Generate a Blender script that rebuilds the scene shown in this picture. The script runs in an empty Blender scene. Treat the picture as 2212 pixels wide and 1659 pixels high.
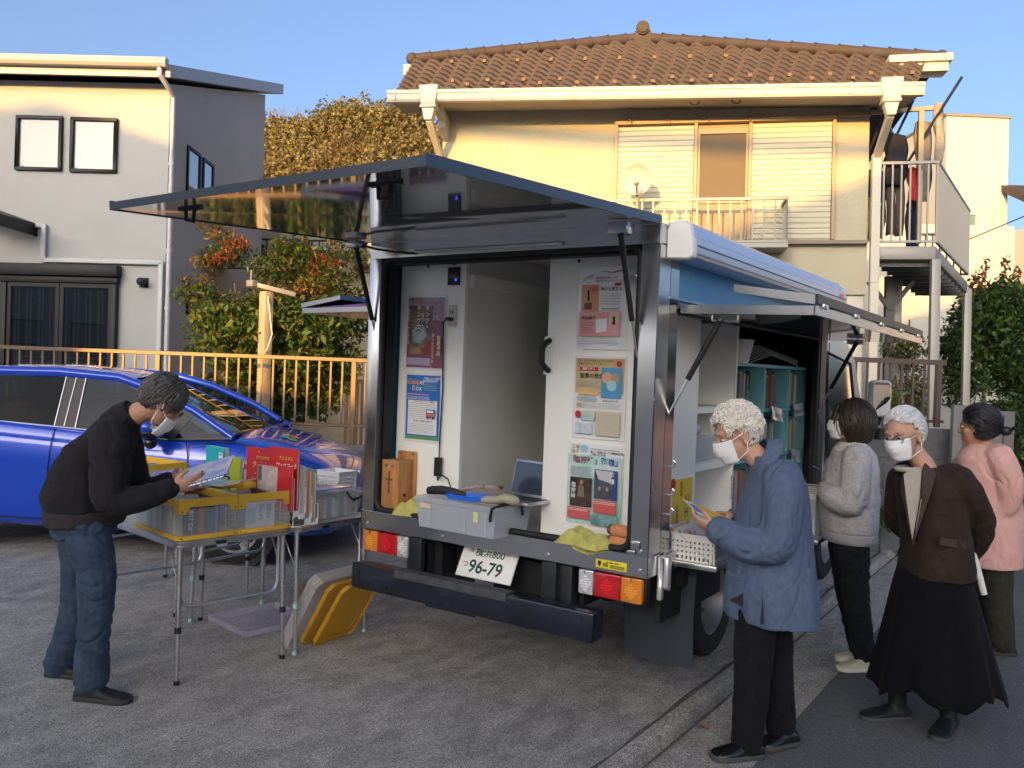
import bpy, bmesh, math, random
import numpy as np
from mathutils import Matrix, Vector
rnd = random.Random(7)
nrs = np.random.RandomState(5)
scene = bpy.context.scene
COL = scene.collection
PI = math.pi
# ------------------------------------------------------------------ camera, sky, sun, exposure
cd = bpy.data.cameras.new('camera'); cam = bpy.data.objects.new('camera', cd); COL.objects.link(cam)
cd.sensor_width = 36; cd.lens = 1860 / 2212 * 36; cd.clip_start = .05; cd.clip_end = 3000
cam.matrix_world = Matrix(((.8282, -.0402, .5590, 0), (.5592, -.0066, -.8290, 0), (.0370, .9992, .0170, 1.62), (0, 0, 0, 1)))
scene.camera = cam
SUN = Vector((.239, -.958, .156)).normalized()
world = bpy.data.worlds.new('World'); scene.world = world; world.use_nodes = True
wn = world.node_tree.nodes; wl = world.node_tree.links
sky = wn.new('ShaderNodeTexSky'); sky.sky_type = 'NISHITA'; sky.sun_disc = False
sky.sun_elevation = math.asin(SUN.z); sky.sun_rotation = math.atan2(SUN.x, SUN.y)
sky.altitude = 50; sky.air_density = 0.55; sky.dust_density = 6; sky.ozone_density = 1.6
wl.new(sky.outputs[0], wn['Background'].inputs[0]); wn['Background'].inputs[1].default_value = .15
sd = bpy.data.lights.new('sun', 'SUN'); sun = bpy.data.objects.new('sun', sd); COL.objects.link(sun)
sd.energy = 2.6; sd.angle = math.radians(.4); sd.color = (1, .52, .11)
sun.matrix_world = Matrix.Translation((0, 0, 30)) @ SUN.to_track_quat('Z', 'Y').to_matrix().to_4x4()
scene.view_settings.view_transform = 'Standard'; scene.view_settings.look = 'None'
scene.view_settings.exposure = 1.6; scene.view_settings.gamma = 1
# ------------------------------------------------------------------ materials
MATS = {}
def srgb(r, g, b):
    f = lambda c: (c / 255 / 12.92 if c <= 10 else ((c / 255 + .055) / 1.055) ** 2.4)
    return (f(r), f(g), f(b))
def mat(name, col, rough=.6, metal=0, var=0, vs=8, bump=0, bs=60, spec=.5, col2=None, stretch=None, trans=0, ior=1.45, alpha=1, coat=0, emit=0, sheen=0, detail=4, sharp=None):
    if name in MATS: return MATS[name]
    m = bpy.data.materials.new(name); m.use_nodes = True; MATS[name] = m
    nt = m.node_tree; N = nt.nodes; L = nt.links; b = N['Principled BSDF']
    b.inputs['Base Color'].default_value = (*col, 1); b.inputs['Roughness'].default_value = rough
    b.inputs['Metallic'].default_value = metal; b.inputs['Specular IOR Level'].default_value = spec
    b.inputs['IOR'].default_value = ior
    if trans: b.inputs['Transmission Weight'].default_value = trans
    if alpha < 1: b.inputs['Alpha'].default_value = alpha
    if coat: b.inputs['Coat Weight'].default_value = coat; b.inputs['Coat Roughness'].default_value = .03
    if sheen: b.inputs['Sheen Weight'].default_value = sheen; b.inputs['Sheen Roughness'].default_value = .5
    if emit: b.inputs['Emission Color'].default_value = (*col, 1); b.inputs['Emission Strength'].default_value = emit
    tc = N.new('ShaderNodeTexCoord')
    src = tc.outputs['Object']
    if stretch:
        mp = N.new('ShaderNodeMapping'); mp.inputs['Scale'].default_value = stretch; L.new(src, mp.inputs[0]); src = mp.outputs[0]
    if var or col2:
        n = N.new('ShaderNodeTexNoise'); n.inputs['Scale'].default_value = vs; n.inputs['Detail'].default_value = detail; n.inputs['Roughness'].default_value = .62
        L.new(src, n.inputs[0])
        rp = N.new('ShaderNodeValToRGB'); lo, hi = sharp or (.3, .7)
        rp.color_ramp.elements[0].position = lo; rp.color_ramp.elements[1].position = hi
        c2 = col2 or tuple(min(1, c * (1 + var)) for c in col)
        c1 = col if col2 else tuple(c * (1 - var) for c in col)
        rp.color_ramp.elements[0].color = (*c1, 1); rp.color_ramp.elements[1].color = (*c2, 1)
        L.new(n.outputs[0], rp.inputs[0]); L.new(rp.outputs[0], b.inputs['Base Color'])
        if metal:
            mr = N.new('ShaderNodeMapRange'); mr.inputs['To Min'].default_value = rough * .7; mr.inputs['To Max'].default_value = rough * 1.5
            L.new(n.outputs[0], mr.inputs[0]); L.new(mr.outputs[0], b.inputs['Roughness'])
    if bump:
        n2 = N.new('ShaderNodeTexNoise'); n2.inputs['Scale'].default_value = bs; n2.inputs['Detail'].default_value = 5
        L.new(src, n2.inputs[0])
        bp = N.new('ShaderNodeBump'); bp.inputs['Strength'].default_value = bump; bp.inputs['Distance'].default_value = .02
        L.new(n2.outputs[0], bp.inputs['Height']); L.new(bp.outputs[0], b.inputs['Normal'])
    return m
# ------------------------------------------------------------------ object helpers
WM = {}
def tag(o, label=None, cat=None, group=None, kind=None):
    if label: o['label'] = label
    if cat: o['category'] = cat
    if group: o['group'] = group
    if kind: o['kind'] = kind
    return o
def thing(name, label, cat, loc=(0, 0, 0), rz=0, group=None, M=None):
    o = bpy.data.objects.new(name, None); COL.objects.link(o); o.empty_display_size = .2
    W = M.copy() if M is not None else Matrix.Translation(loc) @ Matrix.Rotation(rz, 4, 'Z')
    o.matrix_world = W; WM[o] = W
    return tag(o, label, cat, group)
def noise3(P, seed=0):
    r = np.random.RandomState(seed); out = np.zeros(len(P))
    for k in range(7):
        d = r.randn(3); d /= np.linalg.norm(d); f = 1 + .35 * k
        out += np.sin(P @ d * f * 6.28 + r.rand() * 6.28 + 1.3 * np.sin(P @ r.randn(3) * 2.1)) / (1 + .4 * k)
    return out / 3
class MB:
    def __init__(s, T=None): s.v = []; s.f = []; s.m = []; s.T = T; s.cur = 0
    def add(s, vs, fs):
        n = len(s.v)
        if s.T is not None: vs = [s.T @ Vector(v) for v in vs]
        s.v.extend([tuple(v) for v in vs]); s.f.extend([tuple(i + n for i in f) for f in fs]); s.m.extend([s.cur] * len(fs)); return s
    def box(s, x0, x1, y0, y1, z0, z1, M=None):
        vs = [Vector((x, y, z)) for z in (z0, z1) for y in (y0, y1) for x in (x0, x1)]
        if M is not None: vs = [M @ v for v in vs]
        return s.add(vs, [(0, 2, 3, 1), (4, 5, 7, 6), (0, 1, 5, 4), (2, 6, 7, 3), (0, 4, 6, 2), (1, 3, 7, 5)])
    def cbox(s, c, sx, sy, sz, M=None):
        return s.box(c[0] - sx / 2, c[0] + sx / 2, c[1] - sy / 2, c[1] + sy / 2, c[2] - sz / 2, c[2] + sz / 2, M)
    def bar(s, p, q, w, h, up=(0, 0, 1)):
        p = Vector(p); q = Vector(q); d = (q - p).normalized(); u = Vector(up)
        if abs(d.dot(u)) > .98: u = Vector((0, 1, 0)) if abs(d.y) < .9 else Vector((1, 0, 0))
        r = d.cross(u).normalized() * w / 2; t = r.cross(d).normalized() * h / 2
        vs = [a + i * r + j * t for a in (p, q) for i, j in ((-1, -1), (1, -1), (1, 1), (-1, 1))]
        return s.add(vs, [(0, 1, 2, 3), (4, 7, 6, 5), (0, 4, 5, 1), (1, 5, 6, 2), (2, 6, 7, 3), (3, 7, 4, 0)])
    def loft(s, rings, caps=True):
        n = len(rings[0]); vs = [v for r in rings for v in r]; fs = []
        for a in range(len(rings) - 1):
            for i in range(n):
                j = (i + 1) % n; fs.append((a * n + i, a * n + j, (a + 1) * n + j, (a + 1) * n + i))
        if caps: fs.append(tuple(range(n - 1, -1, -1))); fs.append(tuple(range((len(rings) - 1) * n, len(rings) * n)))
        return s.add(vs, fs)
    def tube(s, pts, r, n=8, caps=True):
        pts = [Vector(p) for p in pts]; R = r if isinstance(r, (list, tuple)) else [r] * len(pts)
        rings = []; prev = None
        for i, p in enumerate(pts):
            d = (pts[min(i + 1, len(pts) - 1)] - pts[max(i - 1, 0)])
            d = d.normalized() if d.length > 1e-9 else Vector((0, 0, 1))
            if prev is None:
                u = Vector((0, 0, 1)) if abs(d.z) < .9 else Vector((1, 0, 0)); a = d.cross(u).normalized()
            else:
                a = prev - d * prev.dot(d); a = a.normalized() if a.length > 1e-6 else d.orthogonal().normalized()
            prev = a; b = d.cross(a)
            rings.append([p + R[i] * (math.cos(t) * a + math.sin(t) * b) for t in [2 * PI * k / n for k in range(n)]])
        return s.loft(rings, caps)
    def cyl(s, p, q, r0, r1=None, n=16): return s.tube([p, q], [r0, r0 if r1 is None else r1], n)
    def lathe(s, c, prof, n=24, axis='z', caps=True, M=None):
        c = Vector(c); rings = []
        for r, h in prof:
            ring = []
            for k in range(n):
                t = 2 * PI * k / n; a, b = r * math.cos(t), r * math.sin(t)
                v = Vector((a, b, h) if axis == 'z' else ((a, h, b) if axis == 'y' else (h, a, b)))
                ring.append(c + (M @ v if M is not None else v))
            rings.append(ring)
        return s.loft(rings, caps)
    def prism(s, poly, vec):
        poly = [Vector(p) for p in poly]; v = Vector(vec); return s.loft([poly, [p + v for p in poly]])
    def quad(s, a, b, c, d): return s.add([a, b, c, d], [(0, 1, 2, 3)])
    def ell(s, c, r, nu=16, nv=10, M=None):
        c = Vector(c); rx, ry, rz = (r, r, r) if not isinstance(r, (tuple, list)) else r
        vs = []; fs = []
        f = lambda a, b, d: c + (M @ Vector((a, b, d)) if M is not None else Vector((a, b, d)))
        vs.append(f(0, 0, -rz))
        for j in range(1, nv):
            t = -PI / 2 + PI * j / nv
            for i in range(nu):
                p = 2 * PI * i / nu; vs.append(f(rx * math.cos(t) * math.cos(p), ry * math.cos(t) * math.sin(p), rz * math.sin(t)))
        vs.append(f(0, 0, rz)); T = len(vs) - 1
        for i in range(nu):
            fs.append((0, 1 + (i + 1) % nu, 1 + i)); fs.append((T, 1 + (nv - 2) * nu + i, 1 + (nv - 2) * nu + (i + 1) % nu))
            for j in range(nv - 2):
                a = 1 + j * nu; fs.append((a + i, a + (i + 1) % nu, a + nu + (i + 1) % nu, a + nu + i))
        return s.add(vs, fs)
    def grid(s, nu, nv, f):
        vs = [f(i / nu, j / nv) for j in range(nv + 1) for i in range(nu + 1)]
        return s.add(vs, [(j * (nu + 1) + i, j * (nu + 1) + i + 1, (j + 1) * (nu + 1) + i + 1, (j + 1) * (nu + 1) + i) for j in range(nv) for i in range(nu)])
    def text(s, txt, size, o, x, y, off=0, align='LEFT', depth=0, sx=1):
        vs, fs = text_data(txt, size, off, align, depth)
        o = Vector(o); x = Vector(x).normalized() * sx; y = Vector(y).normalized(); z = x.normalized().cross(y)
        return s.add([o + v[0] * x + v[1] * y + v[2] * z for v in vs], fs)
    def lines(s, x0, x1, z0, z1, n, th, f, fill=.8, seed=1, seg=.018):
        """rows of small word-like dashes: print too small to read"""
        r = random.Random(seed)
        for i in range(n):
            z = z0 + (z1 - z0) * (i + .5) / n; x = x0; e = x1 - (r.random() * .35 * (x1 - x0) if i % 4 == 3 else 0)
            while x < e:
                w = min(seg * (.5 + r.random()), e - x); s.add([f(x, z - th / 2), f(x + w * fill, z - th / 2), f(x + w * fill, z + th / 2), f(x, z + th / 2)], [(0, 1, 2, 3)]); x += w
        return s
    def build(s, name, mats, parent=None, smooth=False, bevel=0, seg=2, angle=.6, sub=0):
        me = bpy.data.meshes.new(name)
        if parent is not None: org = WM[parent].inverted()
        else:
            a = np.array(s.v); lo = a.min(0); hi = a.max(0); W = Matrix.Translation(((lo[0] + hi[0]) / 2, (lo[1] + hi[1]) / 2, lo[2])); org = W.inverted()
        me.from_pydata([org @ Vector(v) for v in s.v], [], s.f)
        mats = mats if isinstance(mats, (list, tuple)) else [mats]
        for m in mats: me.materials.append(m)
        if max(s.m, default=0): me.polygons.foreach_set('material_index', s.m)
        if bevel:
            bm = bmesh.new(); bm.from_mesh(me)
            bmesh.ops.remove_doubles(bm, verts=bm.verts, dist=1e-6)
            bmesh.ops.recalc_face_normals(bm, faces=bm.faces)
            ed = [e for e in bm.edges if len(e.link_faces) == 2 and e.calc_face_angle(0) > angle]
            bmesh.ops.bevel(bm, geom=ed, offset=bevel, segments=seg, affect='EDGES', profile=.5, clamp_overlap=True)
            bm.to_mesh(me); bm.free()
        else:
            bm = bmesh.new(); bm.from_mesh(me); bmesh.ops.recalc_face_normals(bm, faces=bm.faces); bm.to_mesh(me); bm.free()
        if smooth or bevel:
            me.polygons.foreach_set('use_smooth', [True] * len(me.polygons))
            if not smooth or smooth == 'auto':
                me.set_sharp_from_angle(angle=.7)
        me.update()
        o = bpy.data.objects.new(name, me); COL.objects.link(o)
        if parent is not None:
            o.parent = parent; o.matrix_parent_inverse = Matrix.Identity(4); WM[o] = WM[parent]
        else:
            o.matrix_world = W; WM[o] = W
        if sub:
            md = o.modifiers.new('sub', 'SUBSURF'); md.levels = sub; md.render_levels = sub
        return o
_tc = {}
def text_data(txt, size, off=0, align='LEFT', depth=0):
    k = (txt, off, align, depth)
    if k not in _tc:
        cu = bpy.data.curves.new('t', 'FONT'); cu.body = txt; cu.size = 1; cu.offset = off; cu.align_x = align; cu.extrude = depth; cu.resolution_u = 3; cu.space_line = 1.0
        ob = bpy.data.objects.new('t', cu); COL.objects.link(ob)
        dg = bpy.context.evaluated_depsgraph_get(); me = bpy.data.meshes.new_from_object(ob.evaluated_get(dg))
        _tc[k] = ([tuple(v.co) for v in me.vertices], [tuple(p.vertices) for p in me.polygons])
        bpy.data.objects.remove(ob); bpy.data.curves.remove(cu); bpy.data.meshes.remove(me)
    vs, fs = _tc[k]
    return [(a * size, b * size, c * size) for a, b, c in vs], fs
def copy_thing(root, loc=None, rz=None, label=None, group=None):
    c = root.copy(); COL.objects.link(c)
    if loc is not None: c.location = loc
    if rz is not None: c.rotation_euler = (0, 0, rz)
    if label: c['label'] = label
    if group: c['group'] = group
    def rec(a, b):
        for ch in [o for o in bpy.data.objects if o.parent == a]:
            d = ch.copy(); COL.objects.link(d); d.parent = b; d.matrix_parent_inverse = ch.matrix_parent_inverse; rec(ch, d)
    rec(root, c); return c
def frame(O, M3): return Matrix(((*M3[0], O[0]), (*M3[1], O[1]), (*M3[2], O[2]), (0, 0, 0, 1)))
# ------------------------------------------------------------------ shared materials
M_ss = mat('stainless', (.58, .58, .58), .22, 1, var=.04, vs=2.5)
M_ssd = mat('mirror_steel', (.46, .46, .47), .045, .72, spec=.8)
M_alu = mat('aluminium', (.62, .62, .63), .32, 1, var=.1, vs=10)
M_black = mat('black_rubber', (.012, .012, .013), .55)
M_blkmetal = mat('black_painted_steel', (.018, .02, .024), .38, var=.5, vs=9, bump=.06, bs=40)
M_white = mat('white_panel', (.84, .84, .82), .42, var=.03, vs=2)
M_wplast = mat('white_plastic', (.78, .78, .76), .35)
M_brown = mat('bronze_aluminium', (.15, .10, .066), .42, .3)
M_glassd = None
def thin_glass(name, tint=(.8, .85, .85), gl=.08, rough=.02):
    if name in MATS: return MATS[name]
    m = bpy.data.materials.new(name); m.use_nodes = True; MATS[name] = m; nt = m.node_tree; N = nt.nodes; L = nt.links
    for n in list(N): N.remove(n)
    o = N.new('ShaderNodeOutputMaterial'); t = N.new('ShaderNodeBsdfTransparent'); g = N.new('ShaderNodeBsdfGlossy'); x = N.new('ShaderNodeMixShader'); f = N.new('ShaderNodeFresnel')
    t.inputs[0].default_value = (*tint, 1); g.inputs['Roughness'].default_value = rough; f.inputs[0].default_value = 1.5 if name != 'glass_tint' else 1.28
    ad = N.new('ShaderNodeMath'); ad.operation = 'ADD'; ad.inputs[1].default_value = gl; L.new(f.outputs[0], ad.inputs[0])
    L.new(ad.outputs[0], x.inputs[0]); L.new(t.outputs[0], x.inputs[1]); L.new(g.outputs[0], x.inputs[2]); L.new(x.outputs[0], o.inputs[0]); return m
def milky(name, col, alpha, rough=.25):
    """cloudy translucent plastic: part see-through, part diffuse"""
    if name in MATS: return MATS[name]
    m = bpy.data.materials.new(name); m.use_nodes = True; MATS[name] = m; nt = m.node_tree; N = nt.nodes; L = nt.links
    b = N['Principled BSDF']; b.inputs['Base Color'].default_value = (*col, 1); b.inputs['Roughness'].default_value = rough
    t = N.new('ShaderNodeBsdfTransparent'); t.inputs[0].default_value = (*[.82 + .18 * c for c in col], 1)
    tl = N.new('ShaderNodeBsdfTranslucent'); tl.inputs[0].default_value = (*col, 1)
    a = N.new('ShaderNodeMixShader'); a.inputs[0].default_value = .35; L.new(b.outputs[0], a.inputs[1]); L.new(tl.outputs[0], a.inputs[2])
    x = N.new('ShaderNodeMixShader'); x.inputs[0].default_value = alpha; L.new(t.outputs[0], x.inputs[1]); L.new(a.outputs[0], x.inputs[2])
    L.new(x.outputs[0], N['Material Output'].inputs[0]); return m
def ground_mat(name, c1, c2, c3, scale, streak=(1, 1, 1), speck=0, bump=.5, patch=.35):
    m = bpy.data.materials.new(name); m.use_nodes = True; nt = m.node_tree; N = nt.nodes; L = nt.links; b = N['Principled BSDF']
    b.inputs['Roughness'].default_value = .85; b.inputs['Specular IOR Level'].default_value = .25
    tc = N.new('ShaderNodeTexCoord'); mp = N.new('ShaderNodeMapping'); mp.inputs['Scale'].default_value = streak; L.new(tc.outputs['Object'], mp.inputs[0])
    def nz(s, d, src=mp.outputs[0], r=.65):
        n = N.new('ShaderNodeTexNoise'); n.inputs['Scale'].default_value = s; n.inputs['Detail'].default_value = d; n.inputs['Roughness'].default_value = r; L.new(src, n.inputs[0]); return n.outputs[0]
    def mix(f, a, c, t='MIX'):
        x = N.new('ShaderNodeMix'); x.data_type = 'RGBA'; x.blend_type = t
        for s, v in ((0, f), (6, a), (7, c)):
            if isinstance(v, (int, float)): x.inputs[s].default_value = v
            elif isinstance(v, tuple): x.inputs[s].default_value = (*v, 1)
            else: L.new(v, x.inputs[s])
        return x.outputs[2]
    def ramp(v, lo, hi):
        r = N.new('ShaderNodeMapRange'); r.inputs[1].default_value = lo; r.inputs[2].default_value = hi; L.new(v, r.inputs[0]); return r.outputs[0]
    big = ramp(nz(.55, 4, tc.outputs['Object']), .36, .66); med = ramp(nz(scale * .22, 6), .38, .64); fine = nz(scale * 2.2, 5, r=.8); grit = nz(scale * 5.5, 3, tc.outputs['Object'], .8)
    col = mix(big, c1, c2); mm = N.new('ShaderNodeMath'); mm.operation = 'MULTIPLY'; mm.inputs[1].default_value = patch; L.new(med, mm.inputs[0]); col = mix(mm.outputs[0], col, c3)
    col = mix(1.0, col, mix(ramp(fine, .3, .7), (.5, .5, .5), (1.6, 1.6, 1.6)), 'MULTIPLY')
    col = mix(1.0, col, mix(ramp(grit, .40, .60), (.42, .42, .42), (1.75, 1.75, 1.75)), 'MULTIPLY')
    if speck:
        v = N.new('ShaderNodeTexVoronoi'); v.inputs['Scale'].default_value = speck; L.new(tc.outputs['Object'], v.inputs[0])
        lt = N.new('ShaderNodeMath'); lt.operation = 'LESS_THAN'; lt.inputs[1].default_value = .2; L.new(v.outputs['Distance'], lt.inputs[0])
        sel = N.new('ShaderNodeMath'); sel.operation = 'GREATER_THAN'; sel.inputs[1].default_value = .8
        sp = N.new('ShaderNodeSeparateColor'); L.new(v.outputs['Color'], sp.inputs[0]); L.new(sp.outputs[0], sel.inputs[0])
        ml = N.new('ShaderNodeMath'); ml.operation = 'MULTIPLY'; L.new(lt.outputs[0], ml.inputs[0]); L.new(sel.outputs[0], ml.inputs[1])
        col = mix(ml.outputs[0], col, (.42, .42, .42))
    L.new(col, b.inputs['Base Color'])
    bp = N.new('ShaderNodeBump'); bp.inputs['Strength'].default_value = bump; bp.inputs['Distance'].default_value = .012
    ad = N.new('ShaderNodeMath'); ad.operation = 'ADD'; L.new(fine, ad.inputs[0]); L.new(grit, ad.inputs[1]); L.new(ad.outputs[0], bp.inputs['Height']); L.new(bp.outputs[0], b.inputs['Normal']); return m
# ------------------------------------------------------------------ ground
def struct(name, mb, m, **k): return tag(mb.build(name, m, **k), kind='structure')
mg_lot = ground_mat('aged_concrete', (.265, .25, .232), (.345, .328, .302), (.56, .535, .495), 30, (1.25, .7, 1), 0, .9, .55)
mg_apron = ground_mat('gutter_concrete', (.25, .235, .21), (.34, .318, .285), (.54, .51, .455), 30, (1.2, .8, 1), 0, .8, .6)
mg_asph = ground_mat('asphalt', (.12, .121, .128), (.145, .146, .152), (.19, .19, .195), 60, (1, 1, 1), 75, .8, .25)
mg_land = ground_mat('soil', (.12, .11, .09), (.16, .15, .12), (.2, .18, .15), 10)
struct('ground', MB().grid(6, 6, lambda u, v: (-700 + 1400 * u, -400 + 1600 * v, -.09)), mg_land)
struct('parking_lot', MB().box(-30, -1.634, -14, 9.6, -.2, 0), mg_lot)
struct('gutter', MB().box(-1.52, -1.15, -14, 30, -.2, -.05), mg_apron)
struct('road', MB().box(-1.15, 5.2, -14, 60, -.2, -.054), mg_asph)
kb = MB()
for k in range(-7, 15):
    y = k * 2.0 + .73; kb.loft([[(-1.612, yy, -.12), (-1.612, yy, .012), (-1.60, yy, .024), (-1.545, yy, .022), (-1.528, yy, .008), (-1.516, yy, -.12)] for yy in (y + .004, y + 1.996)])
struct('kerb', kb, mg_apron, bevel=.012)
M_grime = ground_mat('grime', (.085, .08, .072), (.12, .112, .10), (.18, .168, .15), 30, (1, 1, 1), 0, .5, .5)
gr_ = MB(); r_ = random.Random(3)
for x0, w0, z in ((-1.614, -.05, .0035), (-1.5185, .028, -.0465)):
    n = 160; L_ = [(-14 + 36 * k / n, w0 * (.25 + .5 * r_.random())) for k in range(n + 1)]; gr_.add([(x0, y, z) for y, w in L_] + [(x0 + w, y, z) for y, w in L_], [(k, k + 1, n + 2 + k, n + 1 + k) for k in range(n)])
struct('gutter_dirt', gr_, M_grime)
# dry leaves on the gutter
for (x, y, a) in ((-1.30, 4.35, 0), (-1.35, 4.42, 1), (-1.2, 4.08, 2), (-1.46, 3.9, 3), (-1.3, 5.9, 4), (-1.38, 6.0, 5)):
    lf = MB(Matrix.Translation((x, y, -.045)) @ Matrix.Rotation(a, 4, 'Z'))
    lf.grid(4, 4, lambda u, v: ((u - .5) * .05, (v - .5) * .035 * (1 - (2 * u - 1) ** 2 + .05), .004 + .01 * abs(v - .5) + .006 * u))
    tag(lf.build('dry_leaf', mat('dry_leaf', (.3, .14, .08), .7)), 'small dry fallen leaf lying on the concrete gutter', 'leaf', 'fallen leaves in the gutter')
# ------------------------------------------------------------------ left house (grey render, mono-pitch roof)
LHM = frame((-10.751, 7.263, 3.363), ((.829, -.559, -.025), (.559, .829, .013), (.013, -.025, 1)))
RHM = frame((-3.978, 11.228, 3.576), ((.911, -.411, -.025), (.412, .911, .013), (.017, -.022, 1)))
M_lwall = mat('grey_render', (.40, .40, .39), .9, var=.045, vs=1.1, bump=.25, bs=120)
M_fasc = mat('grey_fascia', (.33, .34, .37), .45)
M_gut = mat('cream_gutter', (.40, .37, .31), .4)
M_dkfr = mat('dark_window_frame', (.014, .014, .017), .45, spec=.25)
M_blind = mat('pale_window_pane', (.30, .315, .31), .08, spec=.45)
lh = thing('grey_house', 'grey rendered two-storey house with flat sloping roof at left', 'house', M=LHM @ Matrix.Translation((0, 0, -3.36)))
b = MB(LHM); b.prism([(-7, 0, -3.4), (-7, 4.5, -3.4), (-7, 4.5, 3.46), (-7, 0, 2.06)], (6.96, 0, 0)); b.build('wall', M_lwall, lh)
b = MB(LHM); b.prism([(-7.1, -.36, 2.03), (-7.1, 5.25, 3.73), (-7.1, 5.25, 3.93), (-7.1, -.36, 2.2)], (7.2, 0, 0)); rf = b.build('roof', M_fasc, lh)
b = MB(LHM)
prof = [(-.37, 2.13), (-.47, 2.13), (-.50, 2.17), (-.50, 2.20), (-.485, 2.215), (-.485, 2.25), (-.47, 2.26), (-.37, 2.26)]
b.prism([(-7.1, y, z) for y, z in prof], (7.18, 0, 0)); b.box(-2.5, -2.42, -.507, -.37, 2.125, 2.263); b.build('gutter', M_gut, lh)
def window(root, T, x0, x1, z0, z1, y, fw, mf, mp, dep=.05, name='window', mull=()):
    f = MB(T)
    f.box(x0, x1, y - dep, y, z1 - fw, z1); f.box(x0, x1, y - dep, y, z0, z0 + fw)
    f.box(x0, x0 + fw, y - dep, y, z0 + fw, z1 - fw); f.box(x1 - fw, x1, y - dep, y, z0 + fw, z1 - fw)
    for m_ in mull: f.box(m_ - fw * .6, m_ + fw * .6, y - dep * .8, y, z0 + fw, z1 - fw)
    w = f.build(name, mf, root, bevel=.004, seg=1); g = MB(T).box(x0 + fw, x1 - fw, y - .012, y - .004, z0 + fw, z1 - fw).build('pane', mp, w); return w
window(lh, LHM, -2.16, -1.515, .80, 1.565, 0, .045, M_dkfr, M_blind); window(lh, LHM, -1.397, -.75, .79, 1.555, 0, .045, M_dkfr, M_blind)
# security stickers in the pane corners
for xs in (-2.09, -1.33): MB(LHM).box(xs, xs + .05, -.0145, -.0125, .86, .88).build('window_sticker', mat('cyan_sticker', (.1, .5, .7), .4), lh)
b = MB(LHM); b.tube([(-.02, -.42, 2.13), (-.02, -.42, 2.05), (.03, -.2, 1.92), (.03, -.06, 1.84), (.03, -.06, -3.3)], .035, 10)
for z in (.9, -.3, -1.1, -2.3): b.cyl((.03, -.06, z), (.03, -.06, z + .05), .042)
b.build('downpipe', mat('grey_pipe', (.5, .5, .53), .4), lh, smooth='auto')
b = MB(LHM)
for p, q in (((-7, -.05, .25), (-1.72, -.05, .03)), ((-1.72, -.05, .055), (-1.72, -.05, -.46)), ((-1.74, -.05, -.445), (-.06, -.05, -.445)), ((-.08, -.05, -.43), (-.08, -.05, -3.3))): b.bar(p, q, .065, .05, (0, 1, 0))
b.build('duct_cover', mat('duct_grey', (.46, .47, .47), .5), lh, bevel=.012)
b = MB(LHM); b.prism([(-7, -1.1, .42), (-7, -1.1, .30), (-7, 0, .45), (-7, 0, .62)], (.01, 0, 0)); b.v = []; b.f = []; b.m = []
b.loft([[LHM.inverted() @ LHM @ Vector(p) for p in r] for r in ([(-4.2, -.9, .75), (-4.2, 0, .85), (-4.2, 0, .7), (-4.2, -.9, .62)], [(-1.83, -.9, .02), (-1.83, 0, .06), (-1.83, 0, -.12), (-1.83, -.9, -.13)])])
b.build('porch_roof', M_dkfr, lh)
b = MB(LHM); b.box(-2.335, -.642, -.16, 0, -.665, -.505); b.box(-2.3, -.66, -.1, 0, -.76, -.667)
for x in (-2.24, -.72): b.box(x - .045, x + .045, -.1, 0, -3.2, -.762)
b.build('shutter_box', M_dkfr, lh, bevel=.01)
M_dkglass = thin_glass('door_glass', (.62, .66, .68), .05)
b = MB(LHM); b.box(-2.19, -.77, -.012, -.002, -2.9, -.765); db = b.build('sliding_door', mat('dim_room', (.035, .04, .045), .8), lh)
b = MB(LHM)
for x0 in (-2.19, -1.46):
    x1 = x0 + .72; b.box(x0, x0 + .05, -.075, -.03, -2.9, -.765); b.box(x1 - .05, x1, -.075, -.03, -2.9, -.765); b.box(x0 + .05, x1 - .05, -.075, -.03, -.82, -.765)
b.build('door_sash', M_dkfr, db)
b = MB(LHM)
for i, x in enumerate(np.arange(-2.12, -.84, .055)):
    if i % 3 != 2 and not -1.50 < x < -1.41: b.box(x, x + .03 + .02 * rnd.random(), -.022 - .004 * (i % 2), -.018, -2.85, -.83)
b.build('curtain', mat('grey_curtain', (.12, .13, .135), .9), db)
b = MB(LHM)
for r in range(3):
    for c in range(19):
        x = -2.09 + c * .066 + (r % 2) * .033; z = -1.72 - r * .07
        if x > -.86 or -1.52 < x < -1.41: continue
        o = [(x + .034 * math.cos(k * PI / 3 + PI / 6), -.029, z + .034 * math.sin(k * PI / 3 + PI / 6)) for k in range(6)]
        for k in range(6): b.bar(o[k], o[(k + 1) % 6], .003, .007, (0, 1, 0))
b.box(-2.1, -.86, -.027, -.026, -2.8, -1.78)
b.build('lace_edge', mat('pale_lace', (.17, .18, .18), .9), db)
MB(LHM).box(-2.14, -1.49, -.056, -.05, -2.9, -.82).box(-1.41, -.79, -.056, -.05, -2.9, -.82).build('pane', M_dkglass, db)
b = MB(LHM); b.lathe((-.33, -.02, -.72), [(.055, -.02), (.055, -.11), (.035, -.125)], 16, 'y'); b.box(-.39, -.27, -.02, 0, -.79, -.655); b.build('vent_hood', M_dkfr, lh, smooth='auto')
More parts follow.
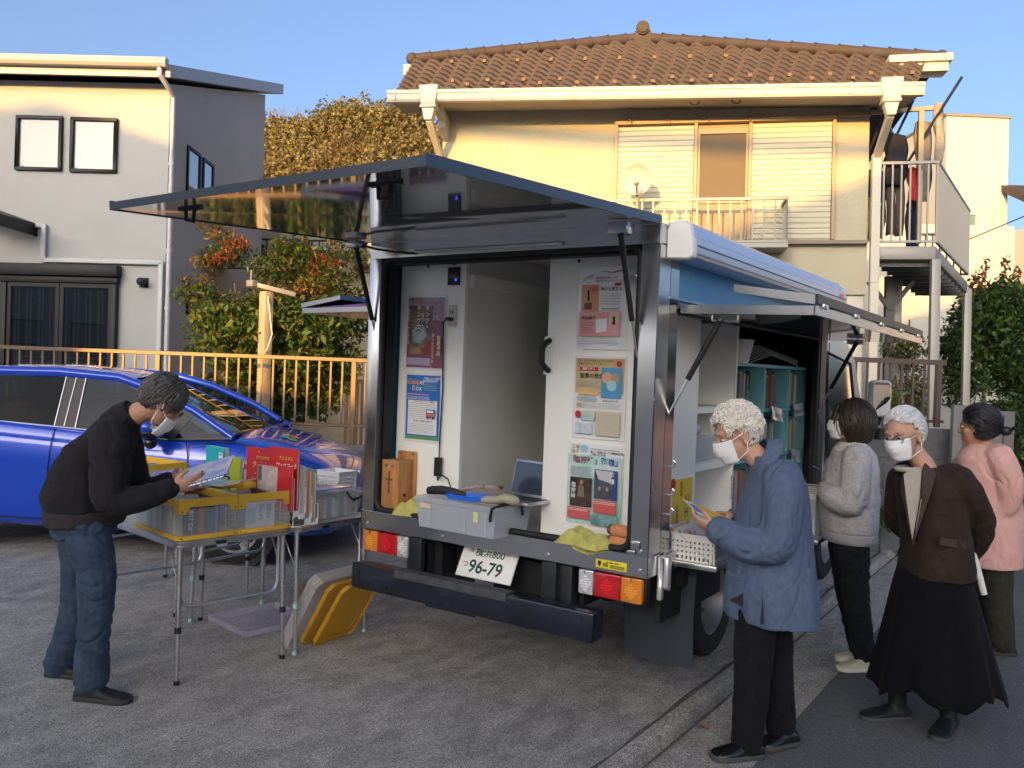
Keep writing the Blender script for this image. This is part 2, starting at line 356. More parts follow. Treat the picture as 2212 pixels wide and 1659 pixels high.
# side wall windows, porch canopy and slit window
TS = LHM @ Matrix(((0, -1, 0, -.04), (1, 0, 0, 0), (0, 0, 1, 0), (0, 0, 0, 1)))
M_wrefl = mat('side_pane', (.10, .075, .05), .03, spec=1, coat=1)
window(lh, TS, .66, 1.18, .5, 1.40, 0, .045, M_dkfr, M_wrefl, .03); window(lh, TS, 1.29, 1.76, .5, 1.385, 0, .045, M_dkfr, M_wrefl, .03)
window(lh, TS, .78, 1.7, -1.1, -.62, 0, .04, M_dkfr, M_wrefl, .03)
b = MB(LHM); b.prism([(-.04, 1.35, -.13), (-.04, 2.5, -.03), (-.04, 2.5, -.17), (-.04, 1.35, -.30)], (2.15, 0, 0)); cn = b.build('porch_canopy', M_dkfr, lh)
MB(LHM).prism([(2.115, 1.33, -.14), (2.115, 2.5, -.04), (2.115, 2.5, -.25), (2.115, 1.33, -.34)], (.03, 0, 0)).build('end_trim', mat('tan_trim', (.35, .25, .15), .5), cn)
MB(LHM).box(-.035, .005, 3.3, 3.45, .82, 1.08).build('wall_vent', M_fasc, lh, bevel=.01)
# ------------------------------------------------------------------ right house (cream render, tiled roof)
M_rwall = mat('cream_render', (.46, .42, .31), .9, var=.05, vs=1.6, bump=.5, bs=90)
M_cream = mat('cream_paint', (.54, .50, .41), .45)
M_slat = mat('cream_shutter', (.52, .49, .38), .5)
M_tan = mat('tan_frame', (.36, .26, .16), .45)
M_tile = mat('roof_tile', (.045, .032, .027), .75, col2=(.068, .048, .040), vs=3.5, bump=.15, bs=40)
M_grail = mat('grey_rail', (.27, .26, .24), .45, .2)
rh = thing('cream_house', 'cream house with brown tiled roof and shuttered upper window', 'house', M=RHM @ Matrix.Translation((0, 0, -3.58)))
b = MB(RHM); b.box(-4.13, 1.6, 0, 5.5, -.84, 1.9); b.box(-4.1, .2, 1.2, 5.5, -3.6, -.843); b.build('wall', M_rwall, rh)
TT = math.tan(math.radians(34)); rz_ = lambda x, y: 1.69 - .02 * (x + 1.3) + (y + .62) * TT
def roofpt(x, y, dz=0): return (x, y, rz_(x, y) + dz)
def ymax(x): return .97 + (x + 4.88) / 3.475 * .86 if x < -1.405 else 1.83 - (x + 1.405) / 3.99 * 1.345
nxw = 30; cols = nxw * 6; rows = 13; b = MB(RHM); NY = 4
xs0 = lambda v: -4.66 - .22 * v; xs1 = lambda v: 2.0 + .59 * v
def tile(u, v):
    row = min(int(v * rows), rows - 1) if v < 1 else rows - 1
    fr = v * rows - row; t = (row + fr) / rows; y = -.66 + t * 2.5
    x = xs0(min(1, (y + .62) / 1.6)) + u * (xs1(min(1, (y + .62) / 1.6)) - xs0(min(1, (y + .62) / 1.6)))
    w = .036 * math.sin(u * nxw * 2 * PI) + .012 * math.sin(u * nxw * 4 * PI + .7)
    return Vector((x, y, rz_(x, y) + w + .045 * (1 - fr)))
vs = []; fs = []
for r in range(rows):
    for k in range(3):
        fr = (0, .5, .999)[k]
        for c in range(cols + 1): vs.append(tile(c / cols, (r + fr) / rows))
W1 = cols + 1
for a in range(rows * 3 - 1):
    for c in range(cols):
        p = vs[a * W1 + c]
        if p.y > ymax(p.x) + .02: continue
        fs.append((a * W1 + c, a * W1 + c + 1, (a + 1) * W1 + c + 1, (a + 1) * W1 + c))
b.add(vs, fs)
roof = b.build('roof', M_tile, rh, smooth='auto')
b = MB(RHM); A = Vector(roofpt(-1.405, 1.83, .06)); Lp = Vector(roofpt(-4.9, .97, .05)); Rp = Vector(roofpt(2.6, .485, .05))
for E_ in (Lp, Rp):
    n = 13
    for k in range(n):
        p = A.lerp(E_, k / n); q = A.lerp(E_, (k + 1.06) / n); b.cyl(p + Vector((0, 0, .0)), q, .085, .072, 14); b.cyl(A.lerp(E_, (k + .94) / n), A.lerp(E_, (k + 1.02) / n), .095, .095, 14)
    b.ell(E_, .095)
b.cyl(A + Vector((.0, -.16, .10)), A + Vector((0, .1, .10)), .105, .105, 20); b.cyl(A + Vector((.0, -.18, .10)), A + Vector((0, -.15, .10)), .08, .09, 20); b.box(A.x - .13, A.x + .13, A.y - .12, A.y + .1, A.z - .15, A.z + .06)
b.build('ridge_cap', M_tile, roof, smooth='auto')
b = MB(RHM)  # far roof slopes behind the hips, so the roof is solid from the side
bk = [(-4.9, 6.3, 2.1), (2.6, 6.3, 2.0)]
b.add([roofpt(-4.9, .97), tuple(A), roofpt(2.6, .485), (-4.9, 6.3, 1.9), (-1.4, 4.5, A.z), (2.6, 6.3, 1.9)], [(0, 1, 4, 3), (1, 2, 5, 4), (3, 4, 5)])
b.build('roof_back', M_tile, roof)
b = MB(RHM)
for i, (t, ph) in enumerate(((.1, 0), (.18, .5), (.62, 0))):
    for k in range(13 if i < 2 else 9):
        x = -4.2 + (k + ph) * .5; y = -.6 + t * 2.1
        if y > ymax(x) - .1: continue
        MB(RHM).cbox((x, y, rz_(x, y) + .07), .05, .045, .045).build('snow_guard', mat('ochre_guard', (.15, .085, .035), .6), roof)
gz = lambda x: 1.62 - .02 * (x + 1.3)
b = MB(RHM)
pr = [(-.66, -.02), (-.66, .13), (-.77, .13), (-.77, .085), (-.755, .08), (-.755, .01), (-.74, -.02)]
b.loft([[(x, y, gz(x) - .03 + z) for y, z in pr] for x in (-4.72, 2.06)])
for x in (-4.62, -3.3, -2.2, -1, .2, 1.2): b.box(x, x + .02, -.775, -.765, gz(x) - .03, gz(x) + .11)
gut = b.build('gutter', M_cream, rh)
for x in (-4.14, 1.68):
    b = MB(RHM); z = gz(x)
    b.prism([(x - .13, -.79, z + .16), (x + .13, -.79, z + .16), (x + .1, -.79, z - .1), (x - .1, -.79, z - .1)], (0, .16, 0)); b.box(x - .11, x + .11, -.8, -.62, z - .14, z - .103)
    b.prism([(x - .085, -.78, z - .145), (x + .085, -.78, z - .145), (x + .05, -.78, z - .3), (x - .05, -.78, z - .3)], (0, .13, 0))
    b.bar((x, -.71, z - .28), (x, -.06, z - .62), .085, .085); b.box(x - .055, x + .055, -.105, -.005, -3.5, z - .585)
    for zz in (.3, -.7, -1.9): b.box(x - .062, x + .062, -.11, -.004, zz, zz + .03)
    b.build('downpipe', M_cream, rh, bevel=.006, seg=1)
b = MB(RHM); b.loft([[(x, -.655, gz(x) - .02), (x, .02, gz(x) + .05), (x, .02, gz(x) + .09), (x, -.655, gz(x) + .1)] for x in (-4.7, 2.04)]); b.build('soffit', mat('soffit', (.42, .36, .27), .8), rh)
MB(RHM).box(-5.02, -4.62, .9, 1.25, 2.62, 2.78).build('eave_end', M_cream, rh, bevel=.01); b = MB(RHM); b.box(1.9, 2.66, .35, .62, 2.18, 2.298); b.box(1.9, 2.7, .3, .64, 2.3, 2.4); b.build('eave_end', M_cream, rh, bevel=.01)
b = MB(RHM); b.prism([(-4.12, -.004, 1.6), (-4.12, -.55, 1.68), (-4.12, -.5, 1.56), (-4.12, -.3, 1.5), (-4.12, -.28, 1.42), (-4.12, -.1, 1.32), (-4.12, -.004, 1.3)], (.09, 0, 0)); b.build('eave_bracket', M_cream, rh)
# shutters: two fixed slatted panels and the sliding window between them
for x0, x1 in ((-1.66, -.645), (.115, 1.125)):
    b = MB(RHM); n = 22; z0, z1 = -.13, 1.42
    for k in range(n):
        z = z0 + (z1 - z0) * k / n; h = (z1 - z0) / n
        b.prism([(x0, -.045, z + .006), (x0, -.062, z + .02), (x0, -.066, z + h - .012), (x0, -.045, z + h - .002)], (x1 - x0, 0, 0))
    b.box(x0, x1, -.045, -.002, z0, z1); b.build('shutter', M_slat, rh)
b = MB(RHM)
for x in (-1.70, -.64, .07, 1.13): b.box(x, x + .045, -.09, -.002, -.13, 1.44)
b.box(-1.70, 1.175, -.1, -.002, 1.442, 1.49); b.build('shutter_frame', M_tan, rh, bevel=.004, seg=1)
b = MB(RHM); b.box(-.59, .068, -.02, -.002, -.12, 1.42); wd = b.build('window', mat('net_curtain', (.34, .27, .18), .8, var=.18, vs=2.2), rh)
b = MB(RHM); b.box(-.59, .068, -.05, -.022, 1.30, 1.37); b.box(-.59, .068, -.045, -.022, .37, .42); b.box(-.59, -.56, -.045, -.022, -.12, 1.3); b.box(.04, .068, -.045, -.022, -.12, 1.3); b.build('sash', M_tan, wd)
b = MB(RHM); b.box(-.59, .068, -.0215, -.0205, .42, 1.30); b.build('insect_screen', milky('screen', (.30, .24, .17), .45, .6), wd)
for q in ((-1.72, 1.59, -.12, -.003, -.19, -.145), (1.18, 1.6, -.1, -.003, 1.475, 1.53)): MB(RHM).box(*q).build('ledge', mat('brown_ledge', (.2, .17, .14), .5), rh)
M_hook = mat('hook_metal', (.3, .25, .2), .4, .6)
for x in (-1.5, -.99, -.48, .06):
    b = MB(RHM); b.cyl((x, -.002, 1.5), (x, -.14, 1.5), .008, n=6); b.tube([(x - .03, -.14, 1.47), (x - .01, -.14, 1.52), (x + .012, -.14, 1.58), (x + .02, -.14, 1.5), (x + .02, -.14, 1.43)], .009, 6); b.build('pole_hook', M_hook, rh)
for x in (-.66, -.14): MB(RHM).tube([(x + .055 * math.cos(t), -.52, 1.585 + .05 * math.sin(t)) for t in np.linspace(PI, 2 * PI, 9)], .012, 6).build('pole_hook', M_hook, rh)
def railing(root, T, pts, z0, z1, sp, m, bal=.02, top=.05, name='railing'):
    b = MB(T)
    for p, q in zip(pts[:-1], pts[1:]):
        p = Vector((*p, 0)); q = Vector((*q, 0)); L_ = (q - p).length
        b.bar(p + Vector((0, 0, z1)), q + Vector((0, 0, z1)), top, .035); b.bar(p + Vector((0, 0, z0)), q + Vector((0, 0, z0)), .035, .03)
        n = max(1, int(L_ / sp))
        for k in range(n + 1): c = p.lerp(q, k / n); b.box(c.x - bal / 2, c.x + bal / 2, c.y - bal / 2, c.y + bal / 2, z0, z1, None)
    return b.build(name, m, root)
railing(rh, RHM, [(-1.72, -.05), (-1.72, -.48), (.52, -.48), (.52, -.05)], -.22, .325, .135, M_grail, .02, .045, 'window_railing')
b = MB(RHM); b.box(-1.74, .54, -.5, -.02, -.30, -.24); b.build('railing_floor', M_grail, rh)
# satellite dish on the window railing
ds = thing('satellite_dish', 'round pale satellite dish clamped to the window railing', 'dish', M=RHM @ Matrix.Translation((-1.37, -.52, .1)))
b = MB(RHM); Md = RHM.to_3x3().inverted() @ RHM.to_3x3() @ Matrix.Rotation(.25, 3, 'X') @ Matrix.Rotation(-.25, 3, 'Z')
b.lathe((-1.37, -.66, .56), [(.001, .055), (.07, .05), (.13, .035), (.19, .0), (.2, -.008), (.19, .012), (.13, .05), (.001, .075)], 32, 'y', M=Md); b.build('reflector', mat('dish_grey', (.56, .50, .42), .5), ds, smooth=True)
b = MB(RHM); b.tube([(-1.38, -.57, .48), (-1.37, -.52, .42), (-1.37, -.52, .1)], .02, 8); b.tube([(-1.37, -.66, .38), (-1.37, -.82, .40), (-1.37, -.9, .44)], .012, 6); b.cyl((-1.37, -.92, .47), (-1.37, -.87, .44), .035, n=12); b.tube([(-1.36, -.9, .44), (-1.32, -.75, .2), (-1.34, -.54, .12)], .006, 5); b.build('mount_arm', M_gut, ds, smooth='auto')
# balcony deck on posts
DV = Vector((.412, .911, -.02)) * 3.4; D0 = Vector((1.68, 0, 0)); D1 = Vector((2.44, 0, 0))
dk = thing('balcony_deck', 'grey steel balcony deck on tall posts beside the cream house', 'balcony', M=RHM @ Matrix.Translation((2.0, 1.5, -3.58)))
b = MB(RHM); f4 = lambda z: [D0 + Vector((0, 0, z)), D1 + Vector((0, 0, z)), D1 + DV + Vector((0, 0, z)), D0 + DV + Vector((0, 0, z))]
b.loft([f4(-.38), f4(-.21)]); b.build('deck_floor', M_grail, dk, bevel=.01)
b = MB(RHM)
for k in range(9): c = D0.lerp(D0 + DV, (k + .5) / 9); b.bar(c + Vector((0, 0, -.42)), c + Vector((.72, 0, -.42)), .05, .06)
b.build('joist', mat('dark_joist', (.12, .12, .12), .7), dk)
for (p) in (D1, D1 + DV, D0 + DV * .5): MB(RHM).box(p.x - .055, p.x + .055, p.y - .05, p.y + .06, -3.62, -.383).build('post', M_grail, dk, bevel=.008)
c = D0 + DV * .35; b = MB(RHM); b.box(c.x - .06, c.x + .06, c.y, c.y + .12, -3.62, -.45); b.bar(c + Vector((0, 0, -.9)), c + Vector((-.3, 0, -.5)), .06, .06); b.bar(c + Vector((0, 0, -.9)), c + Vector((.3, 0, -.5)), .06, .06); b.build('post', mat('dark_joist', (.12, .12, .12), .7), dk)
railing(dk, RHM, [(D0.x, D0.y), (D1.x, D1.y)], -.15, .87, .105, M_grail, .022, .05)
railing(dk, RHM, [(D1.x, D1.y), ((D1 + DV).x, (D1 + DV).y)], -.15, .87, .055, M_grail, .028, .05)
railing(dk, RHM, [((D1 + DV).x, (D1 + DV).y), ((D0 + DV).x, (D0 + DV).y)], -.15, .5, .105, M_grail, .022, .05)
b = MB(RHM); b.box(2.24, 2.30, .12, .17, -.15, 1.6); b.bar((1.62, .14, 1.58), (2.5, .14, 1.62), .05, .05); b.bar((1.66, .02, 1.75), (2.2, 1.2, 1.55), .04, .04); b.build('pole_frame', M_tan, dk)
M_pole = mat('laundry_pole', (.05, .06, .1), .3, .3)
for p, q, lab in (((1.62, .5, .9), (1.82, -.25, 1.72), 'dark laundry pole hung inside the balcony, nearest the wall'), ((1.85, .8, .8), (2.08, -.2, 1.62), 'dark laundry pole in the middle of the balcony, carrying brown trousers'), ((2.0, 1.0, .55), (2.62, -.3, 1.86), 'dark laundry pole poking up past the balcony bracket')):
    tag(MB(RHM).cyl(p, q, .018, n=8).build('laundry_pole', M_pole, smooth='auto'), lab, 'pole', 'laundry poles on the balcony')
def garment(name, x, y, z0, z1, w, m, lab, cat, legs=False, ang=.3):
    T = RHM @ Matrix.Translation((x, y, 0)) @ Matrix.Rotation(ang, 4, 'Z'); b = MB(T)
    H = z1 - z0
    parts = ((-.26, .24), (.26, .24)) if legs else ((0, .5),)
    for cx, hw in parts:
        rings = []
        for k in range(13):
            t = k / 12; z = z1 - H * t; sp = 1 if not legs else (.55 + .45 * min(1, t * 2))
            ring = []
            for a in range(14):
                an = 2 * PI * a / 14; wob = 1 + .22 * math.sin(3 * an + 5 * t + cx * 9) + .1 * math.sin(9 * t + a)
                ring.append((w * (cx * sp + hw * math.cos(an) * (.75 + .25 * math.sin(2.5 * t + .6)) * wob), .045 * math.sin(an) * wob + .02 * math.sin(7 * t), z + .012 * math.sin(2 * an)))
            rings.append(ring)
        b.loft(rings)
    if legs: b.ell((0, 0, z1 - .02), (w * .5, .05, .09))
    return tag(b.build(name, m, smooth=True), lab, cat, 'laundry drying on the balcony')
cl = lambda n, c: mat(n, c, .9, var=.25, vs=9, bump=.3, bs=30)
garment('trousers', 2.0, .25, -.02, .98, .26, cl('cloth_brown', (.10, .07, .055)), 'brown trousers drying on the balcony pole', 'trousers', True)
garment('jacket', 1.97, .15, .62, 1.28, .30, cl('cloth_black', (.02, .02, .025)), 'black jacket hanging at the top of the middle pole', 'jacket')
garment('shirt', 2.36, .35, .45, 1.5, .22, cl('cloth_grey', (.22, .21, .2)), 'long grey shirt hanging near the balcony bracket', 'shirt')
garment('shirt', 2.48, .1, .9, 1.66, .12, cl('cloth_sand', (.30, .27, .22)), 'pale sand shirt hung highest, by the raised pole', 'shirt')
garment('towel', 1.76, .3, -.05, .85, .26, cl('cloth_green', (.03, .08, .05)), 'dark green towel hanging by the house wall', 'towel')
garment('towel', 1.68, .2, -.1, .45, .16, cl('cloth_yellow', (.5, .4, .05)), 'yellow towel low behind the balcony rail', 'towel')
garment('shirt', 2.2, .2, .42, .85, .13, cl('cloth_red', (.42, .03, .03)), 'small red shirt hung between trousers and grey shirt', 'shirt')
garment('trousers', 2.25, .4, -.3, .42, .16, cl('cloth_navy', (.02, .025, .05)), 'navy trousers hanging lowest over the deck', 'trousers', True)
# lower storey of the right house
b = MB(RHM); b.box(1.27, 1.58, .05, .35, -3.6, -.845); b.build('column', M_cream, rh, bevel=.01)
# ------------------------------------------------------------------ buildings further off
def mono(name, label, cat, M): return thing(name, label, cat, M=M)
WB = LHM @ Matrix.Translation((17.76, 13.95, 0)) @ Matrix.Rotation(.06, 4, 'Z')
M_wht = mat('white_render', (.48, .46, .41), .85, var=.03, vs=.6, bump=.1, bs=40)
wb = thing('white_building', 'tall plain white building with one small window behind the balcony', 'building', M=WB @ Matrix.Translation((0, 0, -5)))
b = MB(WB); b.box(0, 1.95, 0, 6, -8, 6.5); b.build('wall', M_wht, wb); MB(WB).box(-.05, 2.0, -.05, 6, 6.503, 6.58).build('parapet_cap', mat('brown_ledge', (.2, .17, .14), .5), wb)
window(wb, WB, .52, 1.0, 2.92, 3.6, 0, .06, M_wht, mat('green_glass', (.12, .22, .2), .05, spec=1, coat=1), .06)
SB = LHM @ Matrix.Translation((18.3, 21.9, 0))
sb = thing('hip_roof_house', 'small cream house with brown hip roof seen through the balcony', 'house', M=SB @ Matrix.Translation((0, 0, -5)))
MB(SB).box(.2, 3.4, .3, 5, -8, 7.5).build('wall', M_wht, sb)
MB(SB).add([(-.1, 0, 7.5), (3.8, 0, 7.5), (3.8, 5.4, 7.5), (-.1, 5.4, 7.5), (1.5, 2.4, 8.5), (2.3, 2.4, 8.5)], [(0, 1, 5, 4), (1, 2, 5), (2, 3, 4, 5), (3, 0, 4), (0, 3, 2, 1)]).build('roof', M_tile, sb)
EB = LHM @ Matrix.Translation((19.4, 11.6, 0))
eb = thing('brown_roof_house', 'pale house with stepped brown roof at the right edge', 'house', M=EB @ Matrix.Translation((0, 0, -5)))
MB(EB).box(.25, 6, .3, 6, -8, 3.0).build('wall', M_wht, eb)
b = MB(EB); b.prism([(.1, -.2, 3.0), (.1, 2.5, 4.3), (.1, 2.5, 4.5), (.1, -.2, 3.2)], (8, 0, 0)); b.prism([(.0, -.6, 2.9), (.0, .4, 3.2), (.0, .4, 3.35), (.0, -.6, 3.05)], (8, 0, 0)); b.build('roof', M_tile, eb)
window(eb, EB, .35, 1.7, .3, 1.9, .3, .08, M_wht, mat('dark_pane', (.03, .03, .035), .05, spec=1), .06)
# house wall running behind the deck posts
CB = LHM @ Matrix.Translation((13.6, 9.0, 0))
cb = thing('sided_house', 'pale house with horizontal siding behind the balcony posts', 'house', M=CB @ Matrix.Translation((0, 0, -3.4)))
b = MB(CB); b.box(-2.6, 3.4, 0, 4, -3.5, 2.2)
for k in range(30): b.box(-2.6, 3.4, -.012, -.001, -3.4 + k * .185, -3.4 + k * .185 + .165)
b.build('wall', M_wht, cb)
# neighbour between the two houses
NB = LHM @ Matrix.Translation((0, 5.6, 0))
nb = thing('tan_house', 'tan neighbour house with slanted shade panels, behind the shrubs', 'house', M=NB @ Matrix.Translation((1, 1, -3.4)))
b = MB(NB); b.box(-.4, 1.75, 0, 4, -3.4, 1.25); b.box(1.75, 3.2, -.3, 4, -3.4, 1.9); b.build('wall', mat('tan_render', (.50, .43, .32), .9, var=.05), nb)
b = MB(NB); b.box(-.3, 1.9, -.9, -.02, .27, .36); fl = b.build('balcony_floor', M_dkfr, nb)
railing(nb, NB, [(-.3, -.02), (-.3, -.88), (1.9, -.88)], .36, .72, .14, M_dkfr, .02, .04, 'balcony_railing')
for x in (.2, .75, 1.3):
    MB(NB).add([(x - .25, -.1, 1.22), (x + .2, -.1, 1.22), (x + .55, -.8, .55), (x + .1, -.8, .55), (x - .25, -.08, 1.24), (x + .2, -.08, 1.24), (x + .55, -.78, .57), (x + .1, -.78, .57)], [(0, 1, 2, 3), (4, 5, 6, 7), (0, 1, 5, 4), (2, 3, 7, 6), (1, 2, 6, 5), (0, 3, 7, 4)]).build('shade_panel', mat('beige_cloth', (.46, .40, .31), .8), nb)
    MB(NB).bar((x + .22, -.1, 1.24), (x + .57, -.8, .57), .03, .03).build('panel_frame', M_dkfr, nb)
MB(NB).box(2.0, 2.5, -.33, -.3, .75, 1.7).build('blind', M_cream, nb)
MB(NB).box(1.9, 2.7, -.36, -.3, .55, .68).build('cornice', M_cream, nb)
# ------------------------------------------------------------------ buildings behind the camera that shade the lane
BK = frame((3.63, -14.55, 2.376), ((.97, -.242, 0), (.242, .97, 0), (0, 0, 1)))
M_back = mat('back_wall', (.45, .44, .42), .9, var=.05)
def gable(name, label, x0, x1, zs, y0, y1, apx, apz):
    t = thing(name, label, 'house', M=BK @ Matrix.Translation(((x0 + x1) / 2, (y0 + y1) / 2, -2.376)))
    b = MB(BK); b.prism([(x0 + .01, y1, -2.5), (x1 - .01, y1, -2.5), (x1 - .01, y1, zs[1] - .1), (apx, y1, apz - .2), (x0 + .01, y1, zs[0] - .1)], (0, y0 - y1, 0)); b.build('wall', M_back, t)
    b = MB(BK); b.prism([(x0, y1 + .02, zs[0]), (apx, y1 + .02, apz), (x1, y1 + .02, zs[1]), (x1, y1 + .02, zs[1] - .12), (apx, y1 + .02, apz - .14), (x0, y1 + .02, zs[0] - .12)], (0, y0 - y1 - .3, 0)); b.build('roof', M_tile, t)
    w = [(x, z) for x in np.arange(x0 + 1.5, x1 - 2, 2.6) for z in (1.0, 3.9) if z + 1.2 < min(zs) - .3]
    for x, z in w: window(t, BK @ Matrix(((-1, 0, 0, 0), (0, -1, 0, 0), (0, 0, 1, 0), (0, 0, 0, 1))), -x - 1.4, -x, z, z + 1.2, -y1, .06, M_dkfr, M_blind, .05)
    return t
gable('gabled_house', 'gabled house behind the viewer shading the lane, on the left', -26, -7.05, (4.1, 7.12), -15, -9, -10.36, 7.95)
gable('gabled_house', 'tall gabled house behind the viewer shading the truck, on the right', -4.3, 11.5, (5.47, 5.5), -15, -9, 3.5, 9.06)
gable('low_garage', 'low garage behind the viewer between two gabled houses', -7.6, -3.9, (3.80, 3.80), -14, -9.06, -5.6, 3.93)
tag(MB(BK).tube([(-6 + .5 * k, -8.6, 7.93 + .002 * (k - 12) ** 2) for k in range(25)], .125, 8).build('utility_cable', M_black), 'thick black utility cable strung high behind the viewer', 'cable')
# ------------------------------------------------------------------ leaves
def leafmesh(name, P, size, mats, idx, parent=None, asp=.5, up=.35, seed=3, dirs=None, M=None):
    r = np.random.RandomState(seed); n = len(P); size = np.broadcast_to(np.asarray(size, float), (n,)).reshape(-1, 1)
    a = r.randn(n, 3) if dirs is None else dirs + r.randn(n, 3) * .45
    a /= np.linalg.norm(a, axis=1, keepdims=True)
    nn = r.randn(n, 3); nn[:, 2] += up * 3; b = np.cross(nn, a); b /= np.linalg.norm(b, axis=1, keepdims=True) + 1e-9
    c = np.cross(a, b)
    V = np.stack([P - a * size * .5, P + b * size * asp * .5 - a * size * .05 + c * size * .08, P + a * size * .5 - c * size * .1, P - b * size * asp * .5 - a * size * .05 + c * size * .08], 1).reshape(-1, 3)
    if parent is not None:
        I = np.array(WM[parent].inverted()); V = V @ I[:3, :3].T + I[:3, 3]
        W = None
    else:
        lo = V.min(0); hi = V.max(0); o0 = np.array([(lo[0] + hi[0]) / 2, (lo[1] + hi[1]) / 2, lo[2]]); V = V - o0; W = Matrix.Translation(o0)
    me = bpy.data.meshes.new(name); me.vertices.add(4 * n); me.vertices.foreach_set('co', V.ravel())
    me.loops.add(4 * n); me.loops.foreach_set('vertex_index', np.arange(4 * n)); me.polygons.add(n); me.polygons.foreach_set('loop_start', np.arange(0, 4 * n, 4))
    for m in mats: me.materials.append(m)
    me.polygons.foreach_set('material_index', np.asarray(idx, dtype=np.int32)); me.update(calc_edges=True); me.validate()
    o = bpy.data.objects.new(name, me); COL.objects.link(o)
    if parent is not None: o.parent = parent; WM[o] = WM[parent]
    else: o.matrix_world = W; WM[o] = W
    return o
def leafmat(name, c, tr=.35, rough=.5):
    if name in MATS: return MATS[name]
    m = bpy.data.materials.new(name); m.use_nodes = True; MATS[name] = m; nt = m.node_tree; N = nt.nodes; L = nt.links; b = N['Principled BSDF']
    b.inputs['Roughness'].default_value = rough; b.inputs['Base Color'].default_value = (*c, 1); b.inputs['Specular IOR Level'].default_value = .3
    t = N.new('ShaderNodeBsdfTranslucent'); t.inputs[0].default_value = (*[min(1, x * 1.6) for x in c], 1); x = N.new('ShaderNodeMixShader'); x.inputs[0].default_value = tr
    L.new(b.outputs[0], x.inputs[1]); L.new(t.outputs[0], x.inputs[2]); L.new(x.outputs[0], N['Material Output'].inputs[0]); return m
G_dk = leafmat('leaf_dark', (.038, .068, .026)); G_md = leafmat('leaf_mid', (.05, .10, .022)); G_lt = leafmat('leaf_light', (.11, .17, .03)); G_yl = leafmat('leaf_yellow', (.21, .18, .045))
L_or = leafmat('leaf_orange', (.26, .13, .04)); L_rd = leafmat('leaf_red', (.30, .07, .04)); L_br = leafmat('leaf_rust', (.20, .09, .03)); L_ol = leafmat('leaf_olive', (.15, .125, .04)); L_bz = leafmat('leaf_bronze', (.18, .115, .05))
# wooded hill, one far-off mass
HF = np.array(LHM.to_3x3()); HO = np.array((-32.402, 32.577, 8.513))
pxm = 1860 / 45
crown = []
top = [(560, 240), (600, 250), (640, 255), (690, 225), (730, 212), (760, 207), (800, 207), (840, 212), (880, 222), (930, 235), (1000, 250), (1100, 260)]
rh_ = np.random.RandomState(11)
for i in range(150):
    px = rh_.uniform(520, 1120); ty = np.interp(px, [a for a, _ in top], [c for _, c in top]); lev = rh_.rand() ** 1.3
    rad = rh_.uniform(.9, 1.9); py = ty + rad * pxm * 1.02 + lev * 420
    crown.append(((px - 760) / pxm, -8 * lev + rh_.uniform(-1, 1), -(py - 500) / pxm, rad, rh_.randint(0, 5)))
for k, (px, ty) in enumerate(top): crown.append(((px - 760) / pxm, 1.0, -(ty - 500) / pxm - 1.25, 1.2 + .1 * (k % 3), k % 5))
Ps = []; Ix = []; Ss = []
pal = [(0, 1, 6), (3, 6, 5), (1, 3, 6), (2, 6, 5), (1, 3, 6)]
for (x, y, z, rd, kind) in crown:
    n = int(430 * rd * rd); d = rh_.randn(n, 3); d /= np.linalg.norm(d, axis=1, keepdims=True); d[:, 1] = -np.abs(d[:, 1]) * 1
    lump = 1 + .22 * np.sin(d[:, 0] * 7 + kind) * np.sin(d[:, 2] * 8 + x) + .1 * np.sin(d[:, 0] * 17 + z * 3)
    rr = rd * lump * (rh_.rand(n) ** .25)
    Ps.append(np.array((x, y, z)) + d * rr[:, None]); Ix.append(np.array(pal[kind])[rh_.randint(0, 3, n)]); Ss.append(rh_.uniform(.10, .25, n))
Ps = np.concatenate(Ps) @ HF.T + HO
hm = [leafmat('hill_green', (.09, .12, .045)), leafmat('hill_olive', (.19, .17, .065)), leafmat('hill_rust', (.20, .135, .06)), leafmat('hill_gold', (.26, .21, .07)), leafmat('hill_orange', (.26, .16, .06)), leafmat('hill_bronze', (.21, .15, .07)), leafmat('hill_tan', (.21, .18, .08))]
tag(leafmesh('hill_trees', Ps, np.concatenate(Ss), hm, np.concatenate(Ix), asp=.7, seed=9), 'autumn wood covering the hill behind the houses', 'trees', kind='stuff')
hb = MB(frame(HO, HF)); hb.grid(24, 10, lambda u, v: ((520 + 640 * u - 760) / pxm, 1.8 + 1.5 * math.sin(u * 9) - 9 * (1 - v), (-(np.interp(520 + 640 * u, [a for a, _ in top], [c for _, c in top]) + 50 - 500) / pxm) * v + -12 * (1 - v)))
struct('hill', hb, mat('hill_soil', (.12, .10, .04), .95, var=.5, vs=1.2))
tw = MB(frame(HO, HF))
for k in range(26):
    x = rh_.uniform(-4.6, -1.8); z0 = 5.5; p = Vector((x, .5, z0))
    tw.tube([p, p + Vector((rh_.uniform(-.2, .2), 0, .5)), p + Vector((rh_.uniform(-.4, .4), 0, .8 + .5 * rh_.rand()))], [.02, .014, .006], 4)
tag(tw.build('bare_twigs', mat('twig', (.16, .12, .11), .9)), 'thin bare treetop twigs above the wooded hill', 'trees', kind='stuff')
def blob(n, c, r, rs, shell=.35, lump=.2):
    d = rs.randn(n, 3); d /= np.linalg.norm(d, axis=1, keepdims=True)
    l = 1 + lump * np.sin(d[:, 0] * 5 + c[0] * 3) * np.sin(d[:, 2] * 6 + c[2] * 5) + lump * .6 * np.sin(d[:, 1] * 9 + c[1])
    return np.array(c) + d * np.array(r) * (l * (shell + (1 - shell) * rs.rand(n) ** .5))[:, None]
